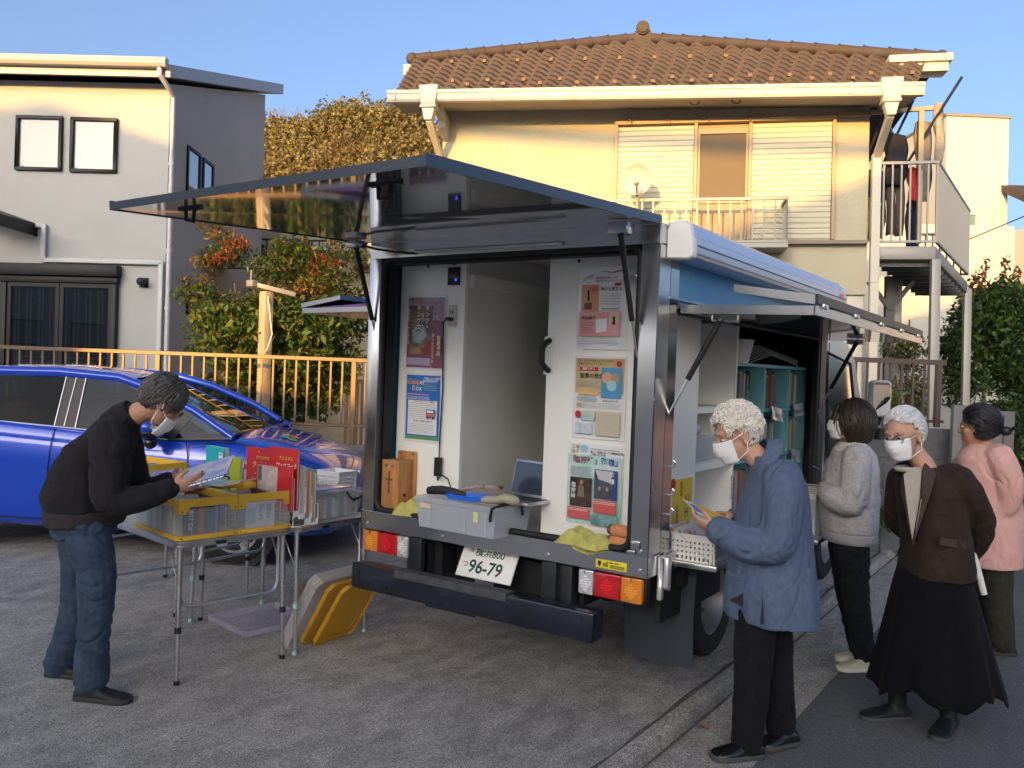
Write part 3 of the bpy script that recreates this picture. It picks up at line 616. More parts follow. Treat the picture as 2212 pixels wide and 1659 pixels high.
# shrubs by the fence: camera-facing lane frame, x along the fence, y away, z up
FF = LHM.to_3x3(); FO = Vector((-7.0, 5.66, 0)); FT = Matrix.Translation(FO) @ Matrix.Rotation(math.atan2(.559, .829), 4, 'Z')
FA = np.array(FT)
def floc(P): P = np.atleast_2d(P); return P @ FA[:3, :3].T + FA[:3, 3]
def shrub(name, label, blobs, seed, size, asp, trunks, up=.35, group=None, T=FA, mats=None, base=None):
    rs = np.random.RandomState(seed); P = []; I = []; S = []
    for (c, r, n, ids, sz) in blobs:
        P.append(blob(n, c, r, rs)); I.append(np.array(ids)[rs.randint(0, len(ids), n)]); S.append((.5 + 1.15 * rs.rand(n) ** 1.4) * sz)
    P = np.concatenate(P); Pw = P @ T[:3, :3].T + T[:3, 3]
    bl = base or (np.mean([c[0] for c, *_ in blobs]), np.mean([c[1] for c, *_ in blobs]), 0)
    t = thing(name, label, 'shrub' if 'tree' not in name else 'tree', M=Matrix.Translation(Vector((np.array(bl) @ T[:3, :3].T + T[:3, 3]).tolist())), group=group)
    leafmesh('foliage', Pw, np.concatenate(S), mats or [G_dk, G_md, G_lt, G_yl, L_or, L_rd, L_bz], np.concatenate(I), t, asp, up, seed)
    b = MB(Matrix(T.tolist()))
    for pts, r in trunks: b.tube(pts, [r * (1 - .6 * k / (len(pts) - 1)) for k in range(len(pts))], 6)
    b.build('stem', mat('bark', (.12, .085, .06), .9, var=.3, vs=20), t); return t
# px -> fence frame helper was used off-line; values below are metres along the fence (x), behind it (y) and up (z)
def fx(px, d): return (px - 640) * d / 1860
rs0 = np.random.RandomState(4)
bl = []
def sb_(px, py, d, r, n, ids, sz): bl.append(((fx(px, d), d - 8.6, 1.62 - (py - 805) * d / 1860), r, n, ids, sz))
for k in range(44):  # feathery nandina sprays, upper left
    sb_(rs0.uniform(450, 770), rs0.uniform(555, 760), 10.1 + rs0.uniform(-.3, .3), (.27, .24, .17), 330, (0, 1, 1, 6, 2), .062)
for px, py in ((470, 520), (495, 540), (455, 600), (520, 560), (440, 640), (450, 670), (470, 505)): sb_(px, py, 10.0, (.2, .15, .09), 180, (6, 6, 4, 3, 1), .055)
for px, py in ((520, 560), (505, 585), (480, 590), (535, 555), (710, 585), (735, 590), (700, 605)): sb_(px, py, 9.95, (.13, .1, .08), 130, (5, 5, 4, 6), .05)
for px, py in ((690, 640), (720, 650), (660, 660), (640, 680)): sb_(px, py, 9.9, (.2, .15, .1), 170, (4, 6, 3, 6), .06)
st = [[(fx(560 + 12 * k, 10), 1.45 + .05 * (k % 3), 0), (fx(555 + 14 * k, 10), 1.45, .9), (fx(500 + 24 * k, 10), 1.4, 2.3 + .2 * (k % 2))] for k in range(7)]
shrub('nandina_shrub', 'tall feathery shrub with reddening tips behind the bronze fence', bl, 21, .06, .3, [(p, .018) for p in st], up=.5)
bl = []
for k in range(44): sb_(rs0.uniform(470, 745), rs0.uniform(700, 900), 9.75 + rs0.uniform(-.3, .35), (.26, .26, .2), 260, (0, 1, 1, 2, 2, 3), .085)
for k in range(22): sb_(rs0.uniform(620, 785), rs0.uniform(610, 830), 10.0 + rs0.uniform(-.2, .3), (.24, .24, .2), 200, (0, 0, 1, 1, 2), .08)
for k in range(4): sb_(rs0.uniform(560, 680), rs0.uniform(880, 930), 9.7, (.25, .2, .15), 200, (0, 0, 1), .09)
st = [[(fx(590 + 20 * k, 9.8), 1.2, 0), (fx(580 + 22 * k, 9.8), 1.2, .7), (fx(560 + 30 * k, 9.8), 1.2, 1.7)] for k in range(4)]
shrub('evergreen_shrub', 'dense glossy green shrub around the wooden post', bl, 22, .085, .42, [(p, .025) for p in st])
# wooden post with a cross arm
wp = thing('wooden_post', 'weathered wooden post with a short metal cross arm, in front of the shrub', 'post', (-7.42, 6.215, 0))
b = MB(); b.loft([[(-7.42 + a, 6.21 + c, z) for a, c in ((-.06, -.05), (.05, -.06), (.06, .05), (-.05, .06))] for z in (0, .9, 1.7, 2.36)]); b.build('pole', mat('weathered_wood', (.42, .33, .22), .85, var=.25, vs=5, stretch=(8, 8, .6), bump=.3, bs=20), wp, bevel=.01)
b = MB(); b.bar((-7.5, 6.1, 2.43), (-7.2, 6.42, 2.34), .06, .05); b.box(-7.55, -7.45, 6.04, 6.12, 2.40, 2.47); b.cyl((-7.52, 6.08, 2.47), (-7.52, 6.08, 2.58), .008); b.build('cross_arm', M_grail, wp, bevel=.005)
MB().tube([(-7.36, 6.18, 2.3), (-7.3, 6.2, 1.9), (-7.33, 6.17, 1.75), (-7.36, 6.16, 1.7)], .006, 5).build('cable', M_wplast, wp)
# ------------------------------------------------------------------ block wall and bronze fence behind the car
FW = FT
M_block = mat('concrete_block', (.16, .16, .155), .9, var=.25, vs=4, bump=.4, bs=50)
def blockwall(name, label, T, x0, x1, z1, th, m, bh=.2, bw=.4):
    t = thing(name, label, 'wall', M=T @ Matrix.Translation(((x0 + x1) / 2, 0, 0))); b = MB(T); n = round(z1 / bh)
    for r in range(n):
        x = x0 - (r % 2) * bw / 2
        while x < x1:
            a = max(x, x0) + .004; e = min(x + bw, x1) - .004
            if e - a > .02: b.box(a, e, 0, th, r * bh + .003, (r + 1) * bh - .003)
            x += bw
    b.build('block', m, t, bevel=.006, seg=1); MB(T).box(x0, x1, .012, th - .012, 0, z1 - .006).build('mortar', mat('mortar', (.2, .2, .19), .95), t); return t
blockwall('block_wall', 'grey concrete block wall carrying the bronze fence behind the car', FT @ Matrix.Translation((0, .02, 0)), -6, 4.6, .8, .14, M_block)
ft = thing('bronze_fence', 'bronze aluminium railing fence behind the blue car', 'fence', M=FT @ Matrix.Translation((0, .09, .8)))
b = MB(FT); b.box(-6, 4.6, .065, .115, 1.635, 1.675); b.box(-6, 4.6, .07, .11, .975, 1.005); b.build('rail', M_brown, ft, bevel=.004, seg=1)
xs = np.arange(-5.95, 4.6, .1165); bars = 0
b = MB(FT); [b.box(x - .009, x + .009, .081, .099, 1.005, 1.635) for x in xs[:0]]
for i, x in enumerate(xs):
    if i % 17 == 9: MB(FT).box(x - .022, x + .022, .068, .112, .80, 1.634).build('fence_post', M_brown, ft)
    else: MB(FT).box(x - .009, x + .009, .081, .099, 1.005, 1.634).build('baluster', M_brown, ft)
g2 = thing('slat_fence', 'brown vertical slat fence further back, half in sun', 'fence', M=FT @ Matrix.Translation((1.4, 4.0, 0)))
b = MB(FT); [b.box(x, x + .045, 3.98 - .25 * (x - .3), 4.01 - .25 * (x - .3), .25, 1.38) for x in np.arange(.2, 2.6, .08)]; b.bar((.2, 4.05, 1.36), (2.6, 3.45, 1.36), .05, .06); b.bar((.2, 4.05, .3), (2.6, 3.45, .3), .05, .06); b.build('slats', mat('brown_slat', (.22, .13, .08), .6), g2)
# ------------------------------------------------------------------ right side: fence under the deck, block wall, gate panel, hedge
RF = Matrix.Translation((-2.0, 9.0, 0)) @ Matrix.Rotation(math.atan2(.43, .63), 4, 'Z')
blockwall('retaining_wall', 'dark block retaining wall beside the truck cab', RF @ Matrix.Translation((0, -.35, 0)), -1.6, 1.0, 1.2, .18, mat('dark_block', (.11, .115, .12), .9, var=.25, vs=3, bump=.4, bs=50), .3, .6)
bf = thing('brown_fence', 'dark brown railing fence under the balcony of the cream house', 'fence', M=RF @ Matrix.Translation((-.3, 0, 1.2)))
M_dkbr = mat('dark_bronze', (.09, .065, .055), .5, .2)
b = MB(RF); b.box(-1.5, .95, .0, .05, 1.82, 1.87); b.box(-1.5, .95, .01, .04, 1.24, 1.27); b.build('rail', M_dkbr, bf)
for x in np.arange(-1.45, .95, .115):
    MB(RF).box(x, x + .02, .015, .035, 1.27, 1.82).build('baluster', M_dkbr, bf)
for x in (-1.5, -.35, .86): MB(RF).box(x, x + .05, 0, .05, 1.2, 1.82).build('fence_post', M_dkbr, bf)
GF = Matrix.Translation((-1.045, 8.94, 0)) @ Matrix.Rotation(.6, 4, 'Z')
gp = thing('gate_panel', 'dark grey metal gate panel behind the woman in pink', 'gate', M=GF @ Matrix.Translation((.3, 0, 0)))
b = MB(GF); b.box(-.02, .2, 0, .06, 0, 1.44); b.box(.215, .56, .01, .05, 0, 1.40); b.build('panel', mat('gate_grey', (.14, .14, .135), .5, var=.1, vs=3), gp, bevel=.005)
for k in range(3): MB(GF).box(.25 + k * .1, .255 + k * .1, .002, .0095, .05, 1.36).build('groove', M_black, gp)
MB(GF).box(.19, .225, -.02, -.001, .75, 1.0).build('nameplate', M_wplast, gp)
HT = np.eye(4); 
def hx(px, py, d): v = np.array(((px - 1106) / 1860, (py - 829.5) / 1860, 1.)) * d; Rm = np.array(((.828, .040, -.559), (.559, .007, .829), (.037, -.999, -.017))); return Rm @ v + np.array((0, 0, 1.62))
bl = []
rs1 = np.random.RandomState(8)
for k in range(46): bl.append((tuple(hx(rs1.uniform(2075, 2290), rs1.uniform(640, 930), 15.5 + rs1.uniform(-.5, 1.0))), (.42, .42, .36), 330, (0, 0, 1, 1, 1, 2), .105))
for k in range(12): bl.append((tuple(hx(rs1.uniform(2090, 2250), rs1.uniform(615, 720), 15.5 + rs1.uniform(0, .8))), (.4, .4, .24), 220, (0, 1, 1, 2, 6), .10))
for k in range(9): bl.append((tuple(hx(rs1.uniform(2150, 2212), rs1.uniform(890, 1000), 14.5)), (.34, .34, .34), 220, (0, 0, 1), .1))
for px, py in ((2100, 620), (2120, 600), (2165, 590), (2190, 610), (2085, 640)):
    for j in range(4): bl.append((tuple(hx(px + 3 * j, py - 18 * j + 30, 15.3)), (.07, .07, .13), 22, (1, 6, 6, 5), .09))
shrub('tall_hedge', 'tall dark green hedge at the right edge', bl, 31, .1, .45, [([tuple(hx(2130, 1000, 15.6)), tuple(hx(2125, 850, 15.6)), tuple(hx(2130, 660, 15.7))], .05), ([tuple(hx(2200, 1000, 15.6)), tuple(hx(2205, 800, 15.8)), tuple(hx(2200, 640, 15.8))], .05)], T=HT, base=(hx(2150, 1000, 15.6)[0], hx(2150, 1000, 15.6)[1], 0))
bl = []
for k in range(16): bl.append((tuple(hx(rs1.uniform(1925, 2000), rs1.uniform(700, 900), 12.3 + rs1.uniform(-.3, .3))), (.17, .17, .17), 110, (0, 1, 6, 6, 2), .07))
shrub('sparse_shrub', 'sparse russet shrub under the balcony deck', bl, 32, .07, .4, [([tuple(hx(1965, 950, 12.3)), tuple(hx(1960, 800, 12.3)), tuple(hx(1965, 690, 12.3))], .03)], T=HT)
bl = []
for k in range(16): bl.append((tuple(hx(rs1.uniform(2048, 2085), rs1.uniform(665, 900), 15.0 + rs1.uniform(-.2, .2))), (.24, .24, .26), 170, (0, 0, 1), .08))
shrub('dark_shrub', 'dark shrub between the two balcony posts', bl, 34, .08, .4, [([tuple(hx(2065, 950, 15)), tuple(hx(2065, 700, 15))], .03)], T=HT)
bl = [(tuple(hx(1905 + 9 * k, 1125 - 9 * (k % 3), 7.9)), (.1, .1, .1), 90, (0, 1, 2, 6), .045) for k in range(5)]
shrub('low_plant', 'small leafy plant growing at the foot of the block wall', bl, 35, .045, .45, [([tuple(hx(1920, 1150, 7.9)), tuple(hx(1920, 1110, 7.9))], .008)], T=HT)
bl = [(tuple(hx(1920 + 8 * k, 872 - 7 * (k % 2), 8.4)), (.08, .08, .1), 50, (2, 3, 4, 1), .07) for k in range(3)]
shrub('garden_plant', 'light green garden plant above the wall, behind the mirror', bl, 36, .07, .4, [([tuple(hx(1925, 930, 8.4)), tuple(hx(1925, 870, 8.4))], .006)], T=HT)
sw = blockwall('stone_wall', 'old rough stone wall below the hedge', Matrix.Translation((-.45, 9.6, 0)) @ Matrix.Rotation(.75, 4, 'Z'), 0, 4, .8, .2, mat('rough_stone', (.15, .15, .145), .95, var=.4, vs=6, bump=.8, bs=15), .2, .3)
tag(MB().tube([tuple(hx(1990 + 30 * k, 560 - 12.5 * k, 15)) for k in range(10)], .010, 5).build('overhead_wire', M_black), 'thin overhead wire crossing in front of the white building', 'wire')
# ------------------------------------------------------------------ book truck
tr = thing('book_truck', 'box truck with its rear hatch and side flaps raised, fitted out as a mobile bookshop', 'truck', (-2.45, 3.5, 0))
M_int = mat('white_laminate', (.86, .86, .82), .38, var=.035, vs=1.5)
M_intg = mat('grey_laminate', (.72, .72, .68), .5, var=.08, vs=2.5)
M_cab = mat('silver_cab', (.62, .63, .66), .25, .25, coat=1)
M_tyre = mat('tyre_rubber', (.02, .02, .02), .85, var=.3, vs=30)
M_frm = mat('chassis_black', (.012, .013, .015), .6)
P_ = lambda name, mb, m, par=None, **k: mb.build(name, m, par or tr, **k)
b = MB(); b.box(-3.335, -3.25, 3.5, 3.60, .81, 2.2); b.box(-1.692, -1.60, 3.5, 3.625, .81, 2.2); b.box(-3.335, -1.60, 3.5, 3.60, 2.2, 2.292); b.box(-3.335, -1.60, 3.5, 3.66, .712, .81)
rfm = P_('rear_frame', b, M_ss, bevel=.004, seg=1)
for k, (x, z) in enumerate(((-3.29, .745), (-2.76, .745), (-2.12, .745), (-1.64, .745), (-1.64, .83))): P_('rivet', MB().cyl((x, 3.5, z), (x, 3.494, z), .008, n=10), M_alu, rfm)
b = MB()  # black door gasket running round the opening
rr = .06; x0, x1, z0, z1 = -3.245, -1.70, .823, 2.195
pts = []
for cx, cz, a0 in ((x1 - rr, z1 - rr, 0), (x0 + rr, z1 - rr, PI / 2), (x0 + rr, z0 + rr, PI), (x1 - rr, z0 + rr, 1.5 * PI)): pts += [(cx + rr * math.cos(a0 + t), 3.52, cz + rr * math.sin(a0 + t)) for t in np.linspace(0, PI / 2, 5)]
b.tube(pts + [pts[0]], .017, 8); P_('door_gasket', b, M_black, smooth='auto')
b = MB(); b.box(-3.25, -3.225, 3.535, 3.60, .81, 2.2); b.box(-3.25, -1.69, 3.535, 3.6, 2.165, 2.2); P_('inner_channel', b, M_black)
b = MB(); b.box(-3.335, -1.60, 3.6, 6.42, 2.25, 2.30); P_('roof', b, M_wht, bevel=.004)
b = MB(); b.box(-3.335, -3.30, 3.6, 6.42, .715, 2.249); P_('left_wall', b, mat('blue_panel', (.04, .17, .42), .35, col2=(.06, .30, .46), vs=.9), bevel=.003)
b = MB(); b.box(-3.3, -1.62, 6.38, 6.42, .72, 2.249); b.box(-1.66, -1.60, 6.27, 6.42, .72, 2.249); P_('front_wall', b, M_blkmetal)
b = MB(); b.box(-3.3, -1.62, 3.52, 6.38, .765, .80); P_('floor', b, mat('deck_grey', (.42, .42, .41), .5, var=.1))
b = MB(); b.box(-3.24, -2.79, 3.66, 3.685, .80, 2.245); lp = P_('left_partition', b, M_int)
b = MB(); b.box(-2.815, -2.79, 3.686, 5.0, .80, 2.245); P_('corridor_wall', b, M_intg)
b = MB(); b.box(-2.789, -2.765, 3.70, 4.9, 2.05, 2.12); P_('wall_batten', b, M_int)
b = MB(); b.box(-2.789, -1.8, 4.98, 5.0, .80, 1.86); b.box(-2.789, -2.0, 5.3, 5.32, 1.86, 2.24); P_('back_panel', b, M_intg)
b = MB(); b.box(-2.76, -2.2, 5.02, 5.25, 1.865, 1.89); b.box(-2.78, -2.73, 4.95, 5.0, 1.86, 2.2); P_('luggage_shelf', b, M_blkmetal)
tag(MB().box(-2.60, -2.15, 5.06, 5.2, 1.89, 2.0).build('storage_box', mat('dull_yellow', (.35, .28, .05), .6)), 'dull yellow box on the high shelf inside the truck', 'box')
b = MB(); b.box(-2.265, -1.735, 3.66, 3.69, .81, 2.19); dp_ = P_('sliding_door', b, M_int, bevel=.004)
b = MB(); b.box(-2.275, -2.225, 3.648, 3.66, 1.60, 1.79); P_('handle_plate', b, M_wplast, dp_, bevel=.002)
b = MB(); b.tube([(-2.243, 3.646, 1.62), (-2.243, 3.61, 1.635), (-2.252, 3.595, 1.66), (-2.252, 3.595, 1.73), (-2.243, 3.61, 1.755), (-2.243, 3.646, 1.77)], .015, 8); P_('handle', b, M_black, dp_, smooth='auto')
b = MB(); b.box(-1.73, -1.705, 3.63, 3.69, .81, 2.19); P_('door_jamb', b, M_wplast)
b = MB(); b.tube([(-1.75, 3.615, .95), (-1.755, 3.615, 2.0)], .0075, 8); b.tube([(-1.755, 3.615, 2.0), (-1.756, 3.615, 2.06), (-1.768, 3.61, 2.08), (-1.785, 3.605, 2.075), (-1.795, 3.6, 2.05)], .006, 8); b.cyl((-1.754, 3.615, 1.99), (-1.754, 3.615, 2.02), .012, n=10); b.cyl((-1.75, 3.615, .90), (-1.751, 3.615, 1.05), .013, n=10); b.cyl((-1.752, 3.615, 1.15), (-1.752, 3.615, 1.24), .012, n=10)
pk = tag(b.build('hook_pole', M_alu, smooth='auto'), 'slim metal pole with a hooked top, standing beside the rear posters', 'pole')
for x, z in ((-3.05, 2.17), (-2.87, 2.175), (-2.1, 2.16), (-1.85, 2.155)): P_('screw', MB().cyl((x, 3.66, z), (x, 3.655, z), .008, n=8), M_blkmetal, lp)
# sockets on the partition
b = MB(); b.box(-2.905, -2.825, 3.648, 3.66, 2.06, 2.155); sk = P_('switch_panel', b, mat('panel_black', (.02, .02, .026), .3), lp, bevel=.003)
b = MB(); b.box(-2.885, -2.879, 3.645, 3.6479, 2.11, 2.135); b.box(-2.868, -2.862, 3.645, 3.6479, 2.11, 2.135); b.box(-2.89, -2.85, 3.645, 3.6479, 2.075, 2.095); P_('socket_slot', b, M_frm, lp)
b = MB(); b.tube([(-2.845 + .005 * math.cos(t), 3.645, 2.088 + .005 * math.sin(t)) for t in np.linspace(0, 2 * PI, 10)], .0018, 5); P_('blue_indicator', b, mat('blue_led', (.05, .06, .9), .4, emit=1.0), lp)
b = MB(); b.box(-2.895, -2.84, 3.65, 3.66, 1.835, 1.955); P_('power_socket', b, mat('ivory', (.55, .52, .42), .4), lp, bevel=.004)
b = MB(); b.box(-2.878, -2.874, 3.647, 3.6499, 1.905, 1.925); b.box(-2.862, -2.858, 3.647, 3.6499, 1.905, 1.925); P_('socket_slot', b, M_black, lp)
b = MB(); b.box(-2.885, -2.855, 3.615, 3.65, 1.868, 1.886); b.tube([(-2.885, 3.625, 1.876), (-2.905, 3.63, 1.86), (-2.912, 3.64, 1.75), (-2.908, 3.645, 1.5), (-2.915, 3.645, 1.3), (-2.912, 3.64, 1.13)], .004, 6)
b.box(-2.925, -2.893, 3.615, 3.645, 1.03, 1.13); b.tube([(-2.91, 3.63, 1.03), (-2.90, 3.62, 1.01), (-2.86, 3.6, 1.045), (-2.80, 3.58, 1.03), (-2.76, 3.56, .985)], .004, 6)
tag(b.build('power_cord', M_black, smooth='auto'), 'black power cord with adapter plugged in the ivory socket', 'cord')
# rear hatch, swung up on its top edge
h0 = Vector((0, 3.49, 2.285)); h1 = Vector((0, 1.955, 2.205)); hn = Vector((0, -.052, 1)).normalized(); hd = (h1 - h0).normalized(); hn = Vector((0, hd.z, -hd.y))
def hp(x, t, n=0):
    k = (x + 3.345) / 1.74; e = Vector((0, 2.0 - .105 * k, 2.213 - .02 * k)); v = h0 + (e - h0) * t + hn * n; return Vector((x, v.y, v.z))
hx0, hx1 = -3.345, -1.605
b = MB(); b.loft([[hp(hx0, 0, 0), hp(hx0, 0, .03), hp(hx1, 0, .03), hp(hx1, 0, 0)], [hp(hx0, 1, 0), hp(hx0, 1, .03), hp(hx1, 1, .03), hp(hx1, 1, 0)]])
ht = P_('rear_hatch', b, M_ssd)
b = MB()
b.loft([[hp(hx0 - .002, 1, -.001), hp(hx0 - .002, 1, .030), hp(hx0 - .002, 1.006, .028), hp(hx0 - .002, 1.006, -.004)], [hp(hx1 + .002, 1, -.001), hp(hx1 + .002, 1, .030), hp(hx1 + .002, 1.006, .028), hp(hx1 + .002, 1.006, -.004)]])
for x0, x1 in ((hx0 - .012, hx0 - .001), (hx1 + .001, hx1 + .012)): b.loft([[hp(x0, t, -.004), hp(x0, t, .034), hp(x1, t, .034), hp(x1, t, -.004)] for t in (.0, 1.006)])
P_('hatch_trim', b, mat('trim_steel', (.11, .11, .115), .25, 1), ht)
for x in (-3.02, -1.92):
    b = MB(); b.bar(hp(x - .07, .9, -.004), hp(x + .07, .9, -.004), .025, .008); c = hp(x, .9, -.03); b.tube([hp(x - .03, .9, -.006), hp(x - .03, .9, -.045), hp(x + .02, .9, -.055), hp(x + .03, .9, -.006)], .008, 6); P_('latch_handle', b, M_black, ht)
b = MB(); b.box(-1.66, -1.95, 3.40, 3.49, 2.29, 2.33); P_('rain_gutter', b, M_ss, bevel=.005)
def strut(p, q, f=.55, r0=.013, r1=.0055, par=tr):
    p = Vector(p); q = Vector(q); m = p.lerp(q, f); b = MB(); b.cyl(p, m, r0, r0, 10); t = b.build('gas_strut', M_black, par, smooth='auto')
    b = MB(); b.cyl(m, q, r1, r1, 8); P_('strut_rod', b, M_alu, t, smooth='auto'); P_('strut_joint', MB().ell(p, .017, 8, 6), M_blkmetal, t); P_('strut_joint', MB().ell(q, .015, 8, 6), M_blkmetal, t)
strut((-3.285, 3.34, 2.235), (-3.29, 3.57, 1.635), .62); strut((-1.715, 3.34, 2.22), (-1.695, 3.53, 1.63), .62)
for q in ((-3.33, -3.25, 3.30, 3.38, 2.235, 2.272), (-1.76, -1.67, 3.30, 3.38, 2.22, 2.268)): P_('strut_bracket', MB().box(*q), M_ss, ht, bevel=.003)
b = MB(); b.tube([(-3.25, 3.36, 2.25), (-3.2, 3.40, 2.235), (-3.12, 3.47, 2.225), (-3.0, 3.5, 2.215)], .007, 6); P_('light_bar', MB().tube([(-3.0, 3.49, 2.225), (-2.1, 3.49, 2.225)], .010, 6), M_alu, ht, smooth='auto'); P_('hatch_cable', b, M_blkmetal, ht, smooth='auto')
for z in (1.6, 1.15): P_('hinge', MB().box(-3.305, -3.255, 3.56, 3.60, z - .05, z + .05), M_alu, bevel=.004)
b = MB(); b.cyl((-3.40, 3.9, 2.22), (-3.40, 3.84, 2.22), .05, n=18); b.cyl((-3.38, 3.8, 1.98), (-3.38, 3.76, 1.98), .04, n=18); b.box(-3.41, -3.335, 3.76, 3.9, 1.95, 1.97); P_('marker_lamp', b, M_ss, smooth='auto')
# left side flap, seen past the rear left corner
b = MB(); b.loft([[(-4.14, y, 1.955), (-3.34, y, 1.965), (-3.34, y, 1.935), (-4.14, y, 1.925)] for y in (3.75, 6.3)]); fl = P_('left_flap', b, M_ss)
b = MB(); b.loft([[(-4.14, y, 1.985), (-3.80, y, 2.03), (-3.80, y, 2.005), (-4.14, y, 1.958)] for y in (3.74, 6.3)]); P_('folded_leaf', b, M_ss, fl)
b = MB(); b.loft([[(-4.08, y, 1.963), (-3.45, y, 1.99), (-3.45, y, 1.967), (-4.08, y, 1.958)] for y in (3.78, 6.3)]); P_('leaf_graphic', b, mat('red_panel', (.30, .05, .03), .4, col2=(.05, .08, .35), vs=3), fl)
strut((-3.62, 3.9, 1.92), (-3.36, 3.95, 1.45), .6)
# right side: corner pillar, blue fascia, awning, flap with folded leaf
b = MB(); b.box(-1.66, -1.60, 3.627, 3.72, .79, 2.249); P_('corner_pillar', b, mat('pillar_steel', (.4, .4, .4), .1, 1))
b = MB(); b.box(-1.66, -1.603, 3.722, 6.268, 1.955, 2.249); P_('side_fascia', b, mat('blue_fascia', (.03, .20, .50), .38, col2=(.07, .33, .45), vs=1.6))
b = MB(); b.box(-1.66, -1.597, 3.722, 6.268, 1.93, 1.954); b.box(-1.603, -1.59, 3.62, 6.3, 1.965, 1.975); P_('fascia_trim', b, M_ss)
b = MB(); b.box(-1.66, -1.60, 3.66, 6.42, .712, .79); P_('side_sill', b, M_ss, bevel=.003)
aw = [(-1.6, 2.14), (-1.6, 2.27), (-1.585, 2.298), (-1.555, 2.31), (-1.52, 2.305), (-1.495, 2.285), (-1.487, 2.255), (-1.487, 2.235), (-1.478, 2.232), (-1.472, 2.17), (-1.478, 2.145), (-1.50, 2.135)]
b = MB(); b.loft([[(x, y, z) for x, z in aw] for y in (3.605, 6.38)]); aw_ = P_('awning_case', b, mat('awning_silver', (.52, .56, .65), .3, .55), smooth='auto')
sc_ = lambda s: [(-1.54 + (x + 1.54) * s, 2.222 + (z - 2.222) * s) for x, z in aw]
for y0, y1 in ((3.565, 3.604), (6.381, 6.42)):
    b = MB(); b.loft([[(x, y, z) for x, z in sc_(s)] for y, s in ((y0, .93), (y0 + .006, 1.0), (y1 - .003, 1.03), (y1, 1.03))] if y0 < 5 else [[(x, y, z) for x, z in sc_(s)] for y, s in ((y0, 1.03), (y1 - .006, 1.0), (y1, .93))]); P_('end_cap', b, M_wplast, aw_, smooth='auto')
b = MB(); b.box(-1.4745, -1.4685, 3.61, 6.37, 2.196, 2.20); b.box(-1.489, -1.479, 3.61, 6.37, 2.231, 2.234); b.box(-1.477, -1.471, 3.61, 6.37, 2.16, 2.163); P_('awning_seam', b, mat('seam_grey', (.2, .2, .25), .5), aw_)
P_('red_reflector', MB().box(-1.486, -1.478, 3.572, 3.60, 2.19, 2.22), mat('red_plastic', (.4, .02, .02), .3), aw_); P_('name_badge', MB().box(-1.4735, -1.4685, 6.2, 6.3, 2.20, 2.225), mat('pale_red', (.5, .2, .2), .4), aw_)
b = MB(); b.loft([[(-1.595, y, 1.942), (-.99, y, 1.932), (-.99, y, 1.90), (-1.595, y, 1.91)] for y in (3.74, 6.4)]); sf = P_('side_flap', b, M_ssd)
b = MB(); b.loft([[(-1.59, y, 1.946), (-.985, y, 1.936), (-.985, y, 1.896), (-1.59, y, 1.908)] for y in (3.725, 3.739)]); b.loft([[(-.989, y, 1.936), (-.975, y, 1.936), (-.975, y, 1.896), (-.989, y, 1.896)] for y in (3.725, 6.41)]); P_('flap_edge', b, M_ss, sf)
b = MB(); b.loft([[(-1.34, y, 2.035), (-.985, y, 1.982), (-.985, y, 1.942), (-1.34, y, 2.0)] for y in (3.72, 3.735)]); b.loft([[(-1.34, y, 2.03), (-.985, y, 1.978), (-.985, y, 1.945), (-1.34, y, 2.005)] for y in (3.735, 6.4)]); lf2 = P_('folded_leaf', b, M_ss, sf)
b = MB(); b.loft([[(-.984, y, 1.985), (-.972, y, 1.985), (-.972, y, 1.945), (-.984, y, 1.945)] for y in (3.72, 6.41)]); P_('leaf_edge', b, M_blkmetal, lf2)
for y in (3.8, 4.4, 5.0, 5.6, 6.2): P_('leaf_hinge', MB().box(-.995, -.966, y, y + .08, 1.930, 1.95), M_alu, sf, bevel=.003)
b = MB(); b.tube([(-1.45, 3.76, 1.905), (-1.45, 3.76, 1.875), (-1.33, 3.76, 1.872), (-1.33, 3.76, 1.902)], .006, 6); b.box(-1.36, -1.26, 5.95, 6.05, 1.87, 1.90); P_('strut_bracket', b, M_alu, sf)
strut((-1.39, 3.70, 1.87), (-1.63, 3.66, 1.385), .55); strut((-1.30, 5.94, 1.87), (-1.64, 6.27, 1.33), .55)
b = MB(); b.box(-1.64, -1.605, 3.725, 6.27, 1.905, 1.93); b.box(-1.64, -1.605, 6.22, 6.27, .79, 1.905); P_('flap_gasket', b, M_black)
# fittings inside the side opening
b = MB(); b.box(-1.72, -1.70, 3.72, 4.24, .80, 1.93); P_('side_panel', b, M_int)
b = MB(); b.box(-2.25, -2.23, 4.24, 4.84, .80, 1.93); b.box(-2.23, -1.70, 4.241, 4.256, .80, 1.93); b.box(-2.23, -1.70, 4.815, 4.835, .80, 1.93); sh = P_('white_cupboard', b, M_int)
for z in (1.425, 1.12, .80): P_('shelf', MB().box(-2.228, -1.70, 4.257, 4.814, z, z + .035), M_int, sh)
b = MB(); b.box(-2.23, -1.70, 3.9, 6.37, 2.2, 2.24); b.box(-2.25, -2.23, 4.85, 6.37, .80, 2.2); P_('ceiling_lining', b, M_blkmetal)
